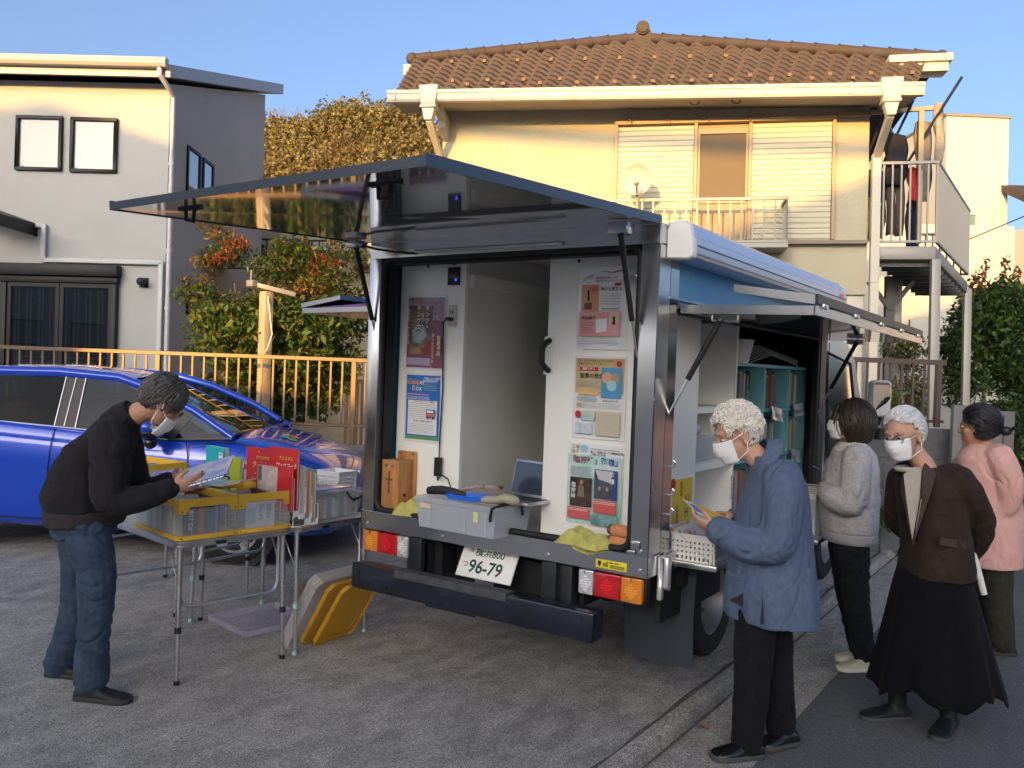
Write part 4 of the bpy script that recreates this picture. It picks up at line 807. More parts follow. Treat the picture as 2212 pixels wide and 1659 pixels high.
# tail lamps
for x0, d in ((-3.335, 1), (-1.635, -1)):
    X = lambda t: x0 + d * t
    bx = lambda a, c: (min(X(a), X(c)), max(X(a), X(c)))
    b = MB(); b.box(*bx(-.01, .335), 3.552, 3.60, .575, .71); tl_ = P_('tail_lamp', b, M_black, bevel=.01)
    for nm, a, c, m in (('amber_lens', 0, .105, mat('amber_lens', (.70, .22, .02), .12, coat=1)), ('red_lens', .107, .245, mat('red_lens', (.50, .012, .018), .12, coat=1)), ('clear_lens', .247, .325, mat('clear_lens', (.62, .64, .66), .1, .3, coat=1))):
        b = MB(); b.box(*bx(a, c), 3.52, 3.553, .585, .70); o = P_(nm, b, m, tl_, bevel=.008)
        cx = X((a + c) / 2); q = mat(nm + '_glow', {'amber_lens': (.95, .42, .05), 'red_lens': (.95, .02, .03), 'clear_lens': (.8, .8, .82)}[nm], .35)  # unlit brighter squares: the glow at the lens centre is put into their colour
        bb = MB(); n = 6
        for i in range(n):
            for j in range(n):
                u, v = (i - 2.5) / 2.5, (j - 2.5) / 2.5
                if u * u + v * v < 1.25: bb.cbox((cx + u * .025, 3.5185, .64 + v * .03), .007, .003, .008)
        P_('painted_glow', bb, q, tl_)
    b = MB(); [b.cyl((X(t), 3.52, z), (X(t), 3.515, z), .006, n=8) for t, z in ((.05, .69), (.05, .595), (.29, .69), (.29, .595))]; P_('lens_screw', b, M_alu, tl_)
# number plate
PT = Matrix.Translation((-2.50, 3.50, .56)) @ Matrix.Rotation(math.radians(-28), 4, 'X')
b = MB(PT); b.box(-.17, .17, 0, .012, 0, .17); np_ = P_('number_plate', b, mat('plate_white', (.78, .78, .74), .4), bevel=.004)
M_grn = mat('plate_green', (.012, .05, .03), .5)
b = MB(PT); b.text('横浜800', .052, (-.088, -.0015, .118), (1, 0, 0), (0, 0, 1), off=.012); b.text('つ', .038, (-.145, -.0015, .052), (1, 0, 0), (0, 0, 1), off=.012)
b.text('96-79', .093, (-.103, -.0015, .028), (1, 0, 0), (0, 0, 1), off=.02, sx=.96); P_('plate_characters', b, M_grn, np_)
P_('plate_seal', MB(PT).cyl((-.105, 0, .14), (-.105, -.008, .14), .013, n=12), M_alu, np_); P_('plate_bolt', MB(PT).cyl((.11, 0, .145), (.11, -.006, .145), .006, n=8), M_alu, np_)
# bumper and underbody
b = MB(); b.box(-3.30, -1.81, 3.40, 3.505, .405, .54); bm_ = P_('rear_bumper', b, mat('bumper_black', (.010, .014, .024), .32, var=.5, vs=7, bump=.05, bs=40, coat=.3), bevel=.01)
b = MB(); b.box(-2.99, -2.28, 3.40, 3.47, .541, .549); b.prism([(-2.99, 3.394, .51), (-2.28, 3.394, .51), (-2.28, 3.394, .55), (-2.99, 3.394, .55)], (0, .005, 0)); P_('step_pad', b, mat('worn_rubber', (.06, .062, .068), .75, var=.3, vs=20), bm_, bevel=.002)
b = MB(); [b.cyl((x, 3.4, z), (x, 3.396, z), .011, n=10) for x, z in ((-3.25, .49), (-3.05, .44), (-2.65, .46), (-2.12, .46), (-1.9, .43), (-1.87, .51))]; P_('bumper_bolt', b, M_frm, bm_)
for x, q in ((-2.98, (-3.02, -2.9, 3.53, 3.56, .40, .70)), (-2.15, (-2.07, -2.0, 3.53, 3.6, .40, .70))): b = MB(); b.box(x, x + .08, 3.5, 3.62, .42, .71); b.box(*q); P_('bumper_bracket', b, M_blkmetal, bevel=.004)
b = MB(); b.box(-2.95, -2.85, 3.62, 7.8, .50, .70); b.box(-2.08, -1.98, 3.62, 7.8, .50, .70); b.box(-2.85, -2.08, 3.75, 3.85, .52, .68); b.box(-2.6, -2.15, 4.2, 4.9, .40, .66); b.cyl((-2.85, 4.81, .36), (-1.95, 4.81, .36), .07); b.ell((-2.45, 4.81, .36), (.17, .16, .16)); b.box(-3.28, -1.66, 4.0, 6.3, .69, .711); b.box(-2.4, -2.1, 3.65, 3.68, .5, .66)
P_('chassis', b, M_frm)
b = MB(); b.cyl((-2.42, 3.72, .545), (-2.15, 3.78, .525), .035, .035, 12); P_('exhaust_pipe', b, M_alu, smooth='auto')
b = MB(); b.tube([(-2.2, 3.7, .52), (-2.3, 3.68, .5), (-2.45, 3.7, .49)], .02, 8); P_('hose', b, M_black)
for x0 in (-1.93, -3.25):
    b = MB(); b.grid(6, 6, lambda u, v: (x0 + .37 * u, 3.98 - .02 * math.sin(3 * v), .19 + .48 * v)); b.grid(6, 6, lambda u, v: (x0 + .37 * u, 3.985 - .02 * math.sin(3 * v), .19 + .48 * v)); P_('mud_flap', b, mat('mud_flap', (.035, .045, .06), .55, var=.15), smooth=True)
b = MB(); b.tube([(-1.62, y, .72 - .42 * max(0, 1 - abs(y - 4.81) / .55) ** .5 * 0 + .0) for y in (4.2, 5.4)], .02, 6)
b.prism([(-1.62, 4.25, .71), (-1.62, 4.35, .58), (-1.62, 4.5, .71)], (-.05, 0, 0)); P_('wheel_guard', b, M_frm)
b = MB(); b.box(-1.72, -1.66, 5.3, 6.2, .45, .66); b.tube([(-1.64, 5.35, .5), (-1.62, 5.4, .42), (-1.62, 6.15, .42)], .022, 8); P_('side_guard', b, M_alu, bevel=.004)
b = MB(); b.box(-1.63, -1.60, 3.9, 4.35, .60, .70); b.box(-1.66, -1.63, 3.72, 4.5, .46, .70); P_('skirt', b, M_frm)
def wheel(c, r, w, rim=.62, n=36, side=1, dual=False):
    x, y, z = c; b = MB()
    prof = [(r * rim, -w / 2), (r * .93, -w / 2), (r * .985, -w * .42), (r, -w * .3), (r, w * .3), (r * .985, w * .42), (r * .93, w / 2), (r * rim, w / 2)]
    b.lathe(c, prof + [prof[0]], n, 'x', caps=False); t = b.build('wheel', M_tyre, tr, smooth='auto')
    b = MB(); s = side
    pr = [(.02, .01 * s), (r * .2, .02 * s), (r * .25, -.02 * s), (r * .45, -.05 * s), (r * .5, -.02 * s), (r * .55, w * .35 * s), (r * .63, w * .48 * s), (r * .63, -w * .4 * s)]
    b.lathe(c, pr, n, 'x', caps=False); o = P_('wheel_rim', b, mat('steel_rim', (.20, .205, .21), .4, .5), t, smooth='auto')
    b = MB(); [b.cyl((x + .02 * s, y + r * .33 * math.cos(a), z + r * .33 * math.sin(a)), (x - .035 * s, y + r * .33 * math.cos(a), z + r * .33 * math.sin(a)), .012, n=6) for a in np.linspace(0, 2 * PI, 7)[:-1]]; P_('wheel_nut', b, M_alu, t)
wheel((-1.87, 4.81, .335), .335, .2); wheel((-2.10, 4.81, .335), .335, .2); wheel((-3.03, 4.81, .335), .335, .2, side=-1); wheel((-1.85, 7.3, .335), .335, .2); wheel((-3.05, 7.3, .335), .335, .2, side=-1)
# cab
cp = [(6.5, .42), (6.5, 1.80), (6.62, 1.93), (6.85, 1.97), (7.35, 1.93), (7.62, 1.80), (8.0, 1.05), (8.12, .85), (8.15, .40), (7.75, .36), (7.7, .6), (7.55, .72), (7.05, .72), (6.9, .58), (6.86, .42)]
b = MB(); b.loft([[(x + (0 if z < 1.0 else (.0 if abs(x + 2.45) < .7 else -.06 * (1 if x > -2.45 else -1) * (z - 1.0))), y, z) for y, z in cp] for x in (-3.29, -3.25, -1.66, -1.62)]); cb_ = P_('cab', b, M_cab, smooth='auto')
b = MB(); b.prism([(-1.612, 6.66, 1.04), (-1.612, 7.62, 1.04), (-1.66, 7.40, 1.74), (-1.665, 6.68, 1.82)], (-.02, 0, 0)); P_('cab_window', b, mat('cab_glass', (.02, .025, .025), .02, spec=1, coat=1), cb_)
b = MB(); b.tube([(-1.608, 6.64, 1.02), (-1.608, 7.64, 1.02), (-1.662, 7.42, 1.77), (-1.667, 6.66, 1.84), (-1.608, 6.64, 1.02)], .012, 6); P_('window_seal', b, M_black, cb_)
b = MB(); b.box(-1.622, -1.604, 6.62, 6.84, 1.09, 1.21); dh = P_('door_handle', b, M_black, cb_, bevel=.01); 
b = MB(); b.box(-1.621, -1.616, 6.55, 6.555, .7, 1.9); P_('door_seam', b, M_black, cb_)
b = MB(); b.tube([(-1.64, 7.5, 1.25), (-1.5, 7.2, 1.28), (-1.38, 6.75, 1.30), (-1.25, 6.52, 1.33), (-1.24, 6.5, 1.4)], .014, 8); b.cyl((-1.235, 6.52, 1.30), (-1.235, 6.52, 1.22), .045, n=12); P_('mirror_arm', b, M_black, cb_, smooth='auto')
b = MB(Matrix.Translation((-1.24, 6.48, 1.51)) @ Matrix.Rotation(.62, 4, 'Z')); b.box(-.075, .075, -.03, .05, -.13, .13); mr = P_('side_mirror', b, mat('mirror_shell', (.7, .7, .72), .25, coat=1), cb_, bevel=.03, seg=3)
b = MB(Matrix.Translation((-1.24, 6.48, 1.51)) @ Matrix.Rotation(.62, 4, 'Z')); b.prism([(-.065, -.032, -.10), (.03, -.032, -.03), (.055, -.032, .0), (.055, -.032, .10), (.04, -.032, .115), (-.05, -.032, .115), (-.065, -.032, .1)], (0, -.004, 0)); P_('mirror_glass', b, mat('mirror', (.8, .8, .8), .01, 1), cb_)
# small fittings on the right rear corner
b = MB(); b.box(-1.60, -1.575, 3.60, 3.63, .60, .80); b.prism([(-1.575, 3.60, .66), (-1.575, 3.64, .64), (-1.575, 3.64, .80), (-1.575, 3.60, .80)], (.03, 0, 0)); P_('corner_latch', b, mat('zinc', (.7, .7, .71), .3, .6), bevel=.008)
b = MB(); b.box(-1.685, -1.64, 3.492, 3.4995, .835, .875); b.box(-1.70, -1.66, 3.488, 3.4995, .812, .832); P_('hinge_plate', b, M_ss, bevel=.003)
for z in (1.07, .98, 1.2): P_('pillar_hook', MB().tube([(-1.60, 3.69, z), (-1.575, 3.69, z), (-1.57, 3.69, z + .02), (-1.58, 3.69, z + .03)], .005, 6), M_alu)
b = MB(); b.box(-1.858, -1.70, 3.494, 3.4995, .728, .768); stk = P_('maker_sticker', b, mat('sticker_yellow', (.75, .62, .03), .4), bevel=.002)
b = MB(); b.prism([(-1.845, 3.4925, .761), (-1.829, 3.4925, .761), (-1.829, 3.4925, .747), (-1.837, 3.4925, .735), (-1.845, 3.4925, .747)], (0, .001, 0)); b.text('FB', .024, (-1.818, 3.4925, .738), (1, 0, 0), (0, 0, 1), off=.02); b.lines(-1.782, -1.71, .734, .75, 2, .005, lambda x, z: (x, 3.4925, z), seg=.01); b.lines(-1.80, -1.73, .754, .764, 1, .005, lambda x, z: (x, 3.4925, z), seg=.02); P_('sticker_print', b, M_black, stk)
# ------------------------------------------------------------------ posters
M_paper = mat('gloss_paper', (.76, .77, .80), .22, coat=.4)
ink = lambda n, c: mat('ink_' + n, c, .35)
I_k = ink('black', (.02, .02, .025)); I_w = ink('white', (.8, .8, .8)); I_r = ink('red', (.45, .03, .04)); I_g = ink('grey', (.35, .35, .38))
class Poster:
    def __init__(s, label, x0, x1, z0, z1, y=3.655, col=M_paper, tilt=0):
        s.T = Matrix.Translation((x0, y, z0)) @ Matrix.Rotation(tilt, 4, 'Y'); s.w = x1 - x0; s.h = z1 - z0
        s.o = thing('poster', label, 'poster', M=s.T, group=None); s.k = 1
        b = MB(s.T); b.grid(4, 6, lambda u, v: (u * s.w, -.0012 - .003 * math.sin(u * 3 + v * 5) ** 2, v * s.h)); s.bg = b.build('sheet', col, s.o, smooth=True)
    def F(s, d=0): return lambda x, z: (x * s.w, -.0052 - .0006 * (s.k + d), z * s.h)
    def rect(s, name, x0, x1, z0, z1, m, par=None):
        f = s.F(); b = MB(s.T); b.quad(f(x0, z0), f(x1, z0), f(x1, z1), f(x0, z1)); s.k += 1; return b.build(name, m, par or s.o)
    def poly(s, name, pts, m):
        f = s.F(); b = MB(s.T); b.add([f(*p) for p in pts], [tuple(range(len(pts)))]); s.k += 1; return b.build(name, m, s.o)
    def disc(s, name, cx, cz, rx, rz, m): return s.poly(name, [(cx + rx * math.cos(t), cz + rz * math.sin(t)) for t in np.linspace(0, 2 * PI, 21)[:-1]], m)
    def text(s, items, m, name='lettering'):
        b = MB(s.T); f = s.F(1)
        for (t, x, z, size, *o) in items:
            if o and o[0] == 'v':
                for i, ch in enumerate(t): b.text('|' if ch == 'ー' else ch, size, f(x, z - i * size * 1.04 / s.h), (1, 0, 0), (0, 0, 1), off=.012 + (o[1] if len(o) > 1 else 0))
            else: b.text(t, size, f(x, z), (1, 0, 0), (0, 0, 1), off=.012)
        s.k += 2; return b.build(name, m, s.o)
    def body(s, x0, x1, z0, z1, n, m=I_g, seed=1, th=.0022, seg=.012):
        b = MB(s.T); b.lines(x0, x1, z0, z1, n, th / s.h, s.F(), seed=seed, seg=seg / s.w); s.k += 1; return b.build('small_print', m, s.o)
p = Poster('purple poster with a dark painted scene and vertical lettering, upper left in the truck', -3.185, -2.915, 1.605, 2.01, col=M_paper, tilt=.01)
M_pur = mat('poster_purple', (.10, .03, .16), .3, col2=(.34, .10, .16), vs=5)
p.rect('background', .03, .97, .02, .97, M_pur); p.rect('sky_panel', .03, .97, .66, .97, mat('poster_mauve', (.42, .36, .46), .3, col2=(.30, .22, .32), vs=6))
p.rect('picture', .06, .70, .2, .86, mat('poster_paint', (.045, .035, .04), .3, col2=(.24, .17, .12), vs=22)); p.poly('white_figure', [(.2, .36), (.42, .34), (.55, .46), (.5, .56), (.3, .62), (.16, .52)], mat('poster_robe', (.42, .43, .45), .3, col2=(.2, .25, .26), vs=18)); p.poly('red_cloth', [(.46, .2), (.7, .2), (.7, .42), (.55, .36)], ink('wine', (.28, .03, .03)))
p.disc('face', .24, .64, .05, .045, mat('poster_skin', (.3, .16, .1), .4)); p.poly('gold_patch', [(.1, .2), (.45, .2), (.38, .3), (.16, .28)], ink('ochre', (.35, .22, .07)))
p.rect('caption', .05, .66, .05, .15, ink('lilac', (.52, .45, .56))); p.body(.06, .64, .05, .15, 6, ink('plum', (.2, .1, .22)), 3)
p.text([('キング・', .50, .79, .034, 'v', .03), ('オブ・', .39, .70, .028, 'v', .03), ('キングス', .27, .79, .036, 'v', .03)], I_k); p.text([('キング・', .505, .795, .033, 'v'), ('オブ・', .395, .705, .027, 'v'), ('キングス', .275, .795, .034, 'v')], I_w)
p.text([('これほど熱い', .855, .93, .026, 'v'), ('がいままで', .73, .86, .027, 'v')], ink('wine2', (.30, .05, .1))); p.text([('聖書漫画', .84, .40, .027, 'v', .02), ('あっただろうか!', .70, .44, .023, 'v', .02)], ink('gold', (.75, .52, .25))); p.text([('真の王を', .12, .93, .02), ('まるまる描きつくした話', .16, .885, .014)], I_r); p.text([('王イエス・キリスト伝', .055, .78, .019, 'v')], I_w)
p = Poster('blue and white poster about a travelling gospel van, lower left in the truck', -3.18, -2.915, 1.20, 1.585)
p.rect('background', .05, .95, .04, .96, mat('poster_blue', (.02, .10, .42), .3, col2=(.02, .22, .62), vs=3)); p.rect('green_foot', .05, .95, .04, .09, ink('green', (.12, .32, .10))); p.rect('white_box', .11, .89, .11, .60, I_w)
p.text([('Gosp', .07, .83, .042), ('B', .2, .74, .042)], ink('orange', (.85, .36, .05))); p.text([('el', .42, .83, .042), ('ox', .31, .74, .042)], ink('cyanw', (.55, .75, .85))); p.text([('移動キリスト書籍店', .53, .905, .013), ('全国巡回中!', .53, .865, .019)], I_w)
p.body(.52, .9, .74, .84, 4, ink('lime', (.45, .6, .15)), 4); p.body(.1, .68, .67, .70, 1, ink('pink', (.85, .3, .4)), 5, .006, .02); p.body(.1, .70, .61, .66, 3, I_w, 6); p.body(.15, .85, .33, .57, 9, I_g, 7); p.body(.15, .85, .13, .27, 6, I_g, 8)
p.poly('van_side', [(.62, .36), (.86, .36), (.88, .42), (.86, .48), (.62, .48)], ink('vanblue', (.03, .12, .4))); p.rect('van_stripe', .62, .86, .375, .415, ink('vanred', (.75, .14, .04))); p.rect('van_window', .65, .82, .43, .465, I_w); p.disc('van_wheel', .68, .36, .025, .018, I_k); p.disc('van_wheel', .82, .36, .025, .018, I_k); p.text([('【ゴスペルボックス・企画】', .26, .575, .012), ('【お近くに巡回のお願い】', .28, .295, .012)], I_k)
p = Poster('pale poster with an orange book cover above a pink panel, topmost on the door', -2.095, -1.82, 1.73, 2.125)
p.poly('banner', [(.1, .83), (.3, .88), (.32, .92), (.12, .87)], ink('khaki', (.35, .36, .25))); p.text([('NEW', .13, .845, .014)], I_w); p.rect('book_cover', .09, .43, .47, .79, mat('cover_orange', (.62, .42, .22), .3, col2=(.70, .22, .12), vs=7)); p.poly('figure', [(.2, .72), (.24, .72), (.25, .6), (.21, .58)], I_k); p.rect('figure_base', .15, .3, .49, .57, ink('maroon', (.2, .07, .06))); p.disc('cover_badge', .33, .73, .08, .03, ink('rust', (.5, .2, .08)))
p.text([('梅子と旅する。', .47, .715, .019)], I_k); p.text([('津田梅子の新しい本', .36, .855, .013), ('映画界のあたらしいヒロインに会う', .36, .82, .011)], ink('maroon2', (.35, .1, .12))); p.disc('oval', .8, .785, .07, .018, I_r); p.body(.47, .88, .53, .68, 8, I_g, 3); p.rect('blue_bar', .5, .84, .485, .50, ink('steelblue', (.2, .35, .45)))
p.rect('pink_panel', .07, .88, .16, .46, mat('panel_pink', (.72, .34, .33), .3)); p.text([('津田梅子', .11, .365, .02)], I_k); p.body(.11, .36, .19, .34, 7, ink('maroon', (.2, .07, .06)), 6); p.poly('open_book', [(.4, .36), (.62, .38), (.62, .22), (.42, .2)], I_w); p.rect('pink_cover', .66, .86, .17, .45, mat('cover_pink', (.75, .55, .55), .3, col2=(.72, .25, .35), vs=9)); p.disc('cover_oval', .76, .38, .06, .055, ink('butter', (.72, .6, .25))); p.poly('small_figure', [(.74, .4), (.78, .4), (.79, .3), (.73, .3)], I_k); p.body(.07, .86, .06, .14, 4, I_g, 9); p.poly('flourish', [(.42, .93), (.55, .95), (.7, .93), (.85, .955), (.92, .94), (.7, .92), (.55, .94)], ink('plumline', (.3, .12, .16)))
p = Poster('tan topped poster with blue book cover and small maps, halfway up the door', -2.10, -1.815, 1.30, 1.70)
p.rect('tan_head', .04, .96, .55, .97, mat('head_tan', (.48, .34, .14), .35, col2=(.60, .50, .32), vs=4)); p.text([('地図で学ぶ', .16, .82, .017)], I_w); p.rect('red_bar', .12, .48, .815, .862, I_r); p.text([('地図で学ぶ', .17, .828, .014)], I_w); p.text([('聖書の歴史', .13, .735, .026)], I_k); p.text([('大きく見やすい地図とあふれる写真で', .08, .93, .0115), ('聖書の世界をいっそう楽しく!', .1, .89, .0115)], ink('brownk', (.2, .1, .04))); p.disc('red_seal', .87, .91, .05, .035, I_r)
p.rect('blue_cover', .55, .93, .50, .86, mat('cover_blue', (.08, .30, .55), .3)); p.disc('globe', .66, .74, .1, .07, ink('salmon', (.62, .36, .24))); p.disc('globe', .81, .74, .08, .06, ink('brown', (.42, .30, .18))); p.disc('globe', .75, .65, .09, .065, ink('aqua', (.35, .58, .62))); p.body(.08, .5, .62, .70, 4, I_g, 3); p.rect('orange_bar', .12, .5, .53, .565, ink('peach', (.80, .45, .14)))
for cx in (.15, .28, .42): p.disc('small_map', cx, .485, .055, .035, ink('mapblue', (.35, .45, .48)))
p.rect('tan_tag', .1, .2, .38, .43, ink('tan', (.5, .33, .18))); p.body(.23, .92, .37, .44, 4, I_g, 5); p.disc('red_disc', .14, .29, .06, .045, I_r); p.rect('map_sheet', .2, .46, .22, .34, mat('map_ink', (.3, .5, .6), .35, col2=(.62, .6, .35), vs=16)); p.rect('chart', .1, .42, .06, .19, mat('chart_ink', (.66, .68, .72), .35, col2=(.35, .45, .62), vs=30)); p.rect('beige_box', .49, .93, .05, .34, ink('beige', (.55, .50, .36))); p.body(.52, .9, .07, .31, 10, I_g, 7); p.text([('定価5,000円+税', .6, .455, .012)], I_k)
p = Poster('sea green film poster with two dark photographs and red panels, lowest on the door', -2.115, -1.815, .885, 1.275)
p.rect('background', .01, .99, .01, .86, mat('poster_sea', (.62, .72, .72), .3, col2=(.22, .52, .45), vs=6)); p.text([('三浦', .06, .935, .023), ('綾子', .06, .875, .023)], ink('bronze', (.40, .25, .10))); p.disc('blue_splash', .3, .94, .07, .045, ink('sky', (.25, .55, .75))); p.text([('100', .23, .885, .026)], ink('pale', (.55, .62, .62))); p.text([('美しい画面になって感動再登場!!', .42, .895, .0125), ('三浦綾子原作映画', .42, .865, .0105)], I_k); p.body(.42, .95, .93, .955, 1, I_k, 2)
p.text([('「', .04, .765, .036), ('」', .50, .765, .036), ('「', .55, .765, .036), ('」', .87, .765, .036)], I_k); p.text([('塩狩峠', .13, .765, .036)], ink('crimson', (.28, .02, .06))); p.text([('海嶺', .63, .765, .036)], ink('royal', (.03, .08, .40))); p.body(.08, .46, .6, .72, 9, I_g, 4)
p.rect('photograph', .08, .48, .22, .58, mat('photo_dark', (.02, .018, .018), .3, col2=(.10, .06, .05), vs=20)); p.rect('photograph', .52, .93, .34, .70, mat('photo_blue', (.03, .035, .06), .3, col2=(.10, .12, .16), vs=18)); p.poly('sail', [(.53, .69), (.85, .69), (.8, .55), (.6, .58)], ink('sail', (.5, .5, .52)))
for cx, cz in ((.29, .52), (.62, .47), (.76, .47)): p.disc('portrait_face', cx, cz, .028, .03, ink('skin', (.40, .22, .15)))
p.poly('coat', [(.22, .34), (.36, .34), (.34, .47), (.25, .49)], ink('olive', (.18, .16, .12))); p.poly('coat', [(.56, .36), (.7, .36), (.68, .44), (.58, .44)], ink('greycoat', (.07, .08, .08))); p.rect('blue_edge', .86, .93, .34, .69, ink('navy', (.03, .06, .28))); p.text([('塩狩峠', .11, .46, .026, 'v')], I_w); p.text([('海嶺', .80, .62, .028, 'v')], I_w)
p.rect('red_panel', .06, .46, .07, .21, mat('panel_red', (.52, .10, .10), .35)); p.rect('red_panel', .53, .93, .17, .33, mat('panel_red', (.52, .10, .10), .35)); p.body(.07, .44, .165, .2, 2, I_w, 4); p.body(.54, .92, .28, .32, 2, I_w, 5); p.rect('sea_strip', .5, .97, .02, .15, mat('sea_ink', (.25, .42, .44), .35, col2=(.06, .14, .16), vs=18))
# ------------------------------------------------------------------ things standing in the truck's rear opening
M_pine = mat('varnished_pine', (.42, .20, .07), .45, var=.3, vs=5, stretch=(10, 10, 1), bump=.08, bs=30)
db_ = thing('donation_box', 'varnished wooden donation box with a cross, hung at the left of the rear opening', 'box', (-3.14, 3.58, .82))
b = MB(); b.box(-3.222, -3.10, 3.53, 3.645, .835, 1.10); P_('body', b, M_pine, db_, bevel=.003)
b = MB(); b.box(-3.215, -3.075, 3.646, 3.657, .84, 1.145); P_('back_board', b, M_pine, db_, bevel=.006)
b = MB(); b.box(-3.17, -3.162, 3.527, 3.5295, .92, 1.04); b.box(-3.19, -3.142, 3.526, 3.529, .99, 1.0); P_('cross', b, mat('dark_wood', (.14, .06, .02), .6), db_)
b = MB(); b.text('献', .022, (-3.20, 3.5285, 1.062), (1, 0, 0), (0, 0, 1), off=.02); b.text('金', .022, (-3.155, 3.5285, 1.058), (1, 0, 0), (0, 0, 1), off=.02); P_('lettering', b, mat('dark_wood', (.14, .06, .02), .6), db_)
b = MB(); b.cyl((-3.099, 3.58, .91), (-3.094, 3.58, .91), .009, n=10); b.cyl((-3.195, 3.646, 1.13), (-3.195, 3.643, 1.13), .005, n=8); b.cyl((-3.10, 3.646, 1.13), (-3.10, 3.643, 1.13), .005, n=8); P_('screw', b, M_black, db_)
def cloth(name, label, T, w, d, h, m, seed, cat='cloth', sub=1):
    r = np.random.RandomState(seed); ph = r.rand(8) * 6
    b = MB(T); n = 22
    def f(u, v):
        e = 1 - abs(2 * u - 1) ** 4; g = 1 - abs(2 * v - 1) ** 4
        z = h * (e * g) ** .5 * (.8 + .16 * math.sin(7 * u + ph[0] + 2 * v) + .12 * math.sin(11 * v + ph[1] + 3 * u) + .1 * math.sin(19 * u - 9 * v + ph[2]))
        return (w * (u - .5) * (1 + .06 * math.sin(9 * v + ph[3])), d * (v - .5) * (1 + .08 * math.sin(8 * u + ph[4])), max(0, z))
    b.grid(n, n, f); b.grid(2, 2, lambda u, v: (w * .94 * (u - .5), d * .94 * (v - .5), 0)); return tag(b.build(name, m, smooth=True), label, cat)
M_towel = mat('yellow_green_towel', (.50, .47, .13), .95, var=.15, vs=25, bump=.4, bs=150, sheen=.05)
cloth('cloth', 'folded yellow green cloth below the donation box', Matrix.Translation((-3.0, 3.57, .815)) @ Matrix.Rotation(.15, 4, 'Z'), .24, .14, .085, M_towel, 3)
c2 = cloth('cloth', 'crumpled yellow green cloth hanging over the sill beside the gloves', Matrix.Translation((-1.93, 3.54, .815)) @ Matrix.Rotation(-.2, 4, 'Z'), .26, .17, .07, M_towel, 8)
b = MB(); b.grid(10, 8, lambda u, v: (-2.0 + .16 * u + .03 * v, 3.497 - .006 * math.sin(9 * u + 2 * v) - .004, .824 - .05 * v * (1 - .5 * abs(2 * u - .8)))); b.build('cloth_fold', M_towel, c2, smooth=True)
for z, x, lab in ((.847, -1.765, 'rolled brown and orange work glove, lower of the two on the sill'), (.898, -1.76, 'rolled brown and orange work glove, on top of the other one')):
    g_ = thing('work_glove', lab, 'glove', (x, 3.56, z - .03))
    b = MB(); b.tube([(x - .065, 3.56, z), (x - .045, 3.555, z), (x - .04, 3.555, z)], [.022, .027, .027], 12); b.tube([(x + .035, 3.555, z), (x + .04, 3.555, z), (x + .065, 3.56, z)], [.027, .027, .022], 12); P_('cuff', b, mat('glove_brown', (.13, .07, .045), .9, bump=.3, bs=120), g_, smooth='auto')
    b = MB(); b.tube([(x - .042, 3.555, z), (x - .01, 3.55, z + .002), (x + .02, 3.552, z), (x + .037, 3.555, z)], [.0275, .03, .028, .0275], 12); P_('rubber_palm', b, mat('glove_orange', (.52, .22, .09), .7, var=.2, vs=40), g_, smooth='auto')
M_clear = milky('clear_plastic', (.80, .83, .88), .20, .2); M_frost = milky('frosted_plastic', (.74, .78, .84), .45, .25)
BN = Matrix.Translation((-2.59, 3.53, .80)) @ Matrix.Rotation(-.03, 4, 'Z')
bn = thing('plastic_bin', 'frosted plastic storage bin with its lid on, sitting on the truck sill', 'bin', M=BN)
def tub(T, w, d, h, t=.004, taper=.93, base=0):
    b = MB(T)
    for s, k in ((1, 0), (-1, 1)):
        r0 = [(-w / 2 * taper + k * t, -d / 2 * taper + k * t), (w / 2 * taper - k * t, -d / 2 * taper + k * t), (w / 2 * taper - k * t, d / 2 * taper - k * t), (-w / 2 * taper + k * t, d / 2 * taper - k * t)]
        r1 = [(-w / 2 + k * t, -d / 2 + k * t), (w / 2 - k * t, -d / 2 + k * t), (w / 2 - k * t, d / 2 - k * t), (-w / 2 + k * t, d / 2 - k * t)]
        b.loft([[(x, y, base + k * t) for x, y in r0], [(x, y, base + h) for x, y in r1]], caps=False); b.add([(x, y, base + k * t) for x, y in r0], [(0, 1, 2, 3)])
    return b
P_('body', tub(BN, .51, .30, .135), M_frost, bn)
b = MB(BN); b.box(-.265, .265, -.16, .16, .128, .158); P_('lid', b, M_frost, bn, bevel=.012)
b = MB(BN); [b.box(x, x + .012, -.152, -.146, .01, .128) for x in (-.17, .06, .19)]; P_('rib', b, M_frost, bn)
P_('paper_label', MB(BN).box(.12, .15, -.1525, -.150, .07, .12), mat('lime_label', (.6, .65, .3), .7), bn); P_('paper_label', MB(BN).box(-.22, -.15, -.158, -.1565, .10, .125), mat('buff_label', (.6, .5, .38), .7), bn)
b = MB(BN); b.tube([(.235, -.166, .09), (.24, -.172, .105), (.243, -.168, .15), (.262, -.12, .165), (.27, -.0, .165), (.272, .04, .15), (.272, .05, .1)], .008, 6); P_('clip_handle', b, M_black, bn, smooth='auto')
LT = Matrix.Translation((-2.36, 3.60, .96)) @ Matrix.Rotation(-.12, 4, 'Z'); lt = thing('laptop', 'open silver laptop with a dark screen, standing on the storage bin', 'laptop', M=LT)
b = MB(LT); b.box(-.14, .14, -.10, .09, .0, .016); P_('base', b, M_alu, lt, bevel=.004); b = MB(LT); b.box(-.125, .125, -.03, .07, .0165, .019); P_('keyboard', b, M_blkmetal, lt)
LS = LT @ Matrix.Translation((0, .088, .016)) @ Matrix.Rotation(math.radians(-14), 4, 'X'); b = MB(LS); b.box(-.14, .14, 0, .008, 0, .185); lid = P_('screen_lid', b, M_alu, lt, bevel=.004); P_('screen', MB(LS).box(-.13, .13, -.0025, -.0005, .012, .172), mat('screen_dark', (.03, .04, .06), .12, coat=1), lid)
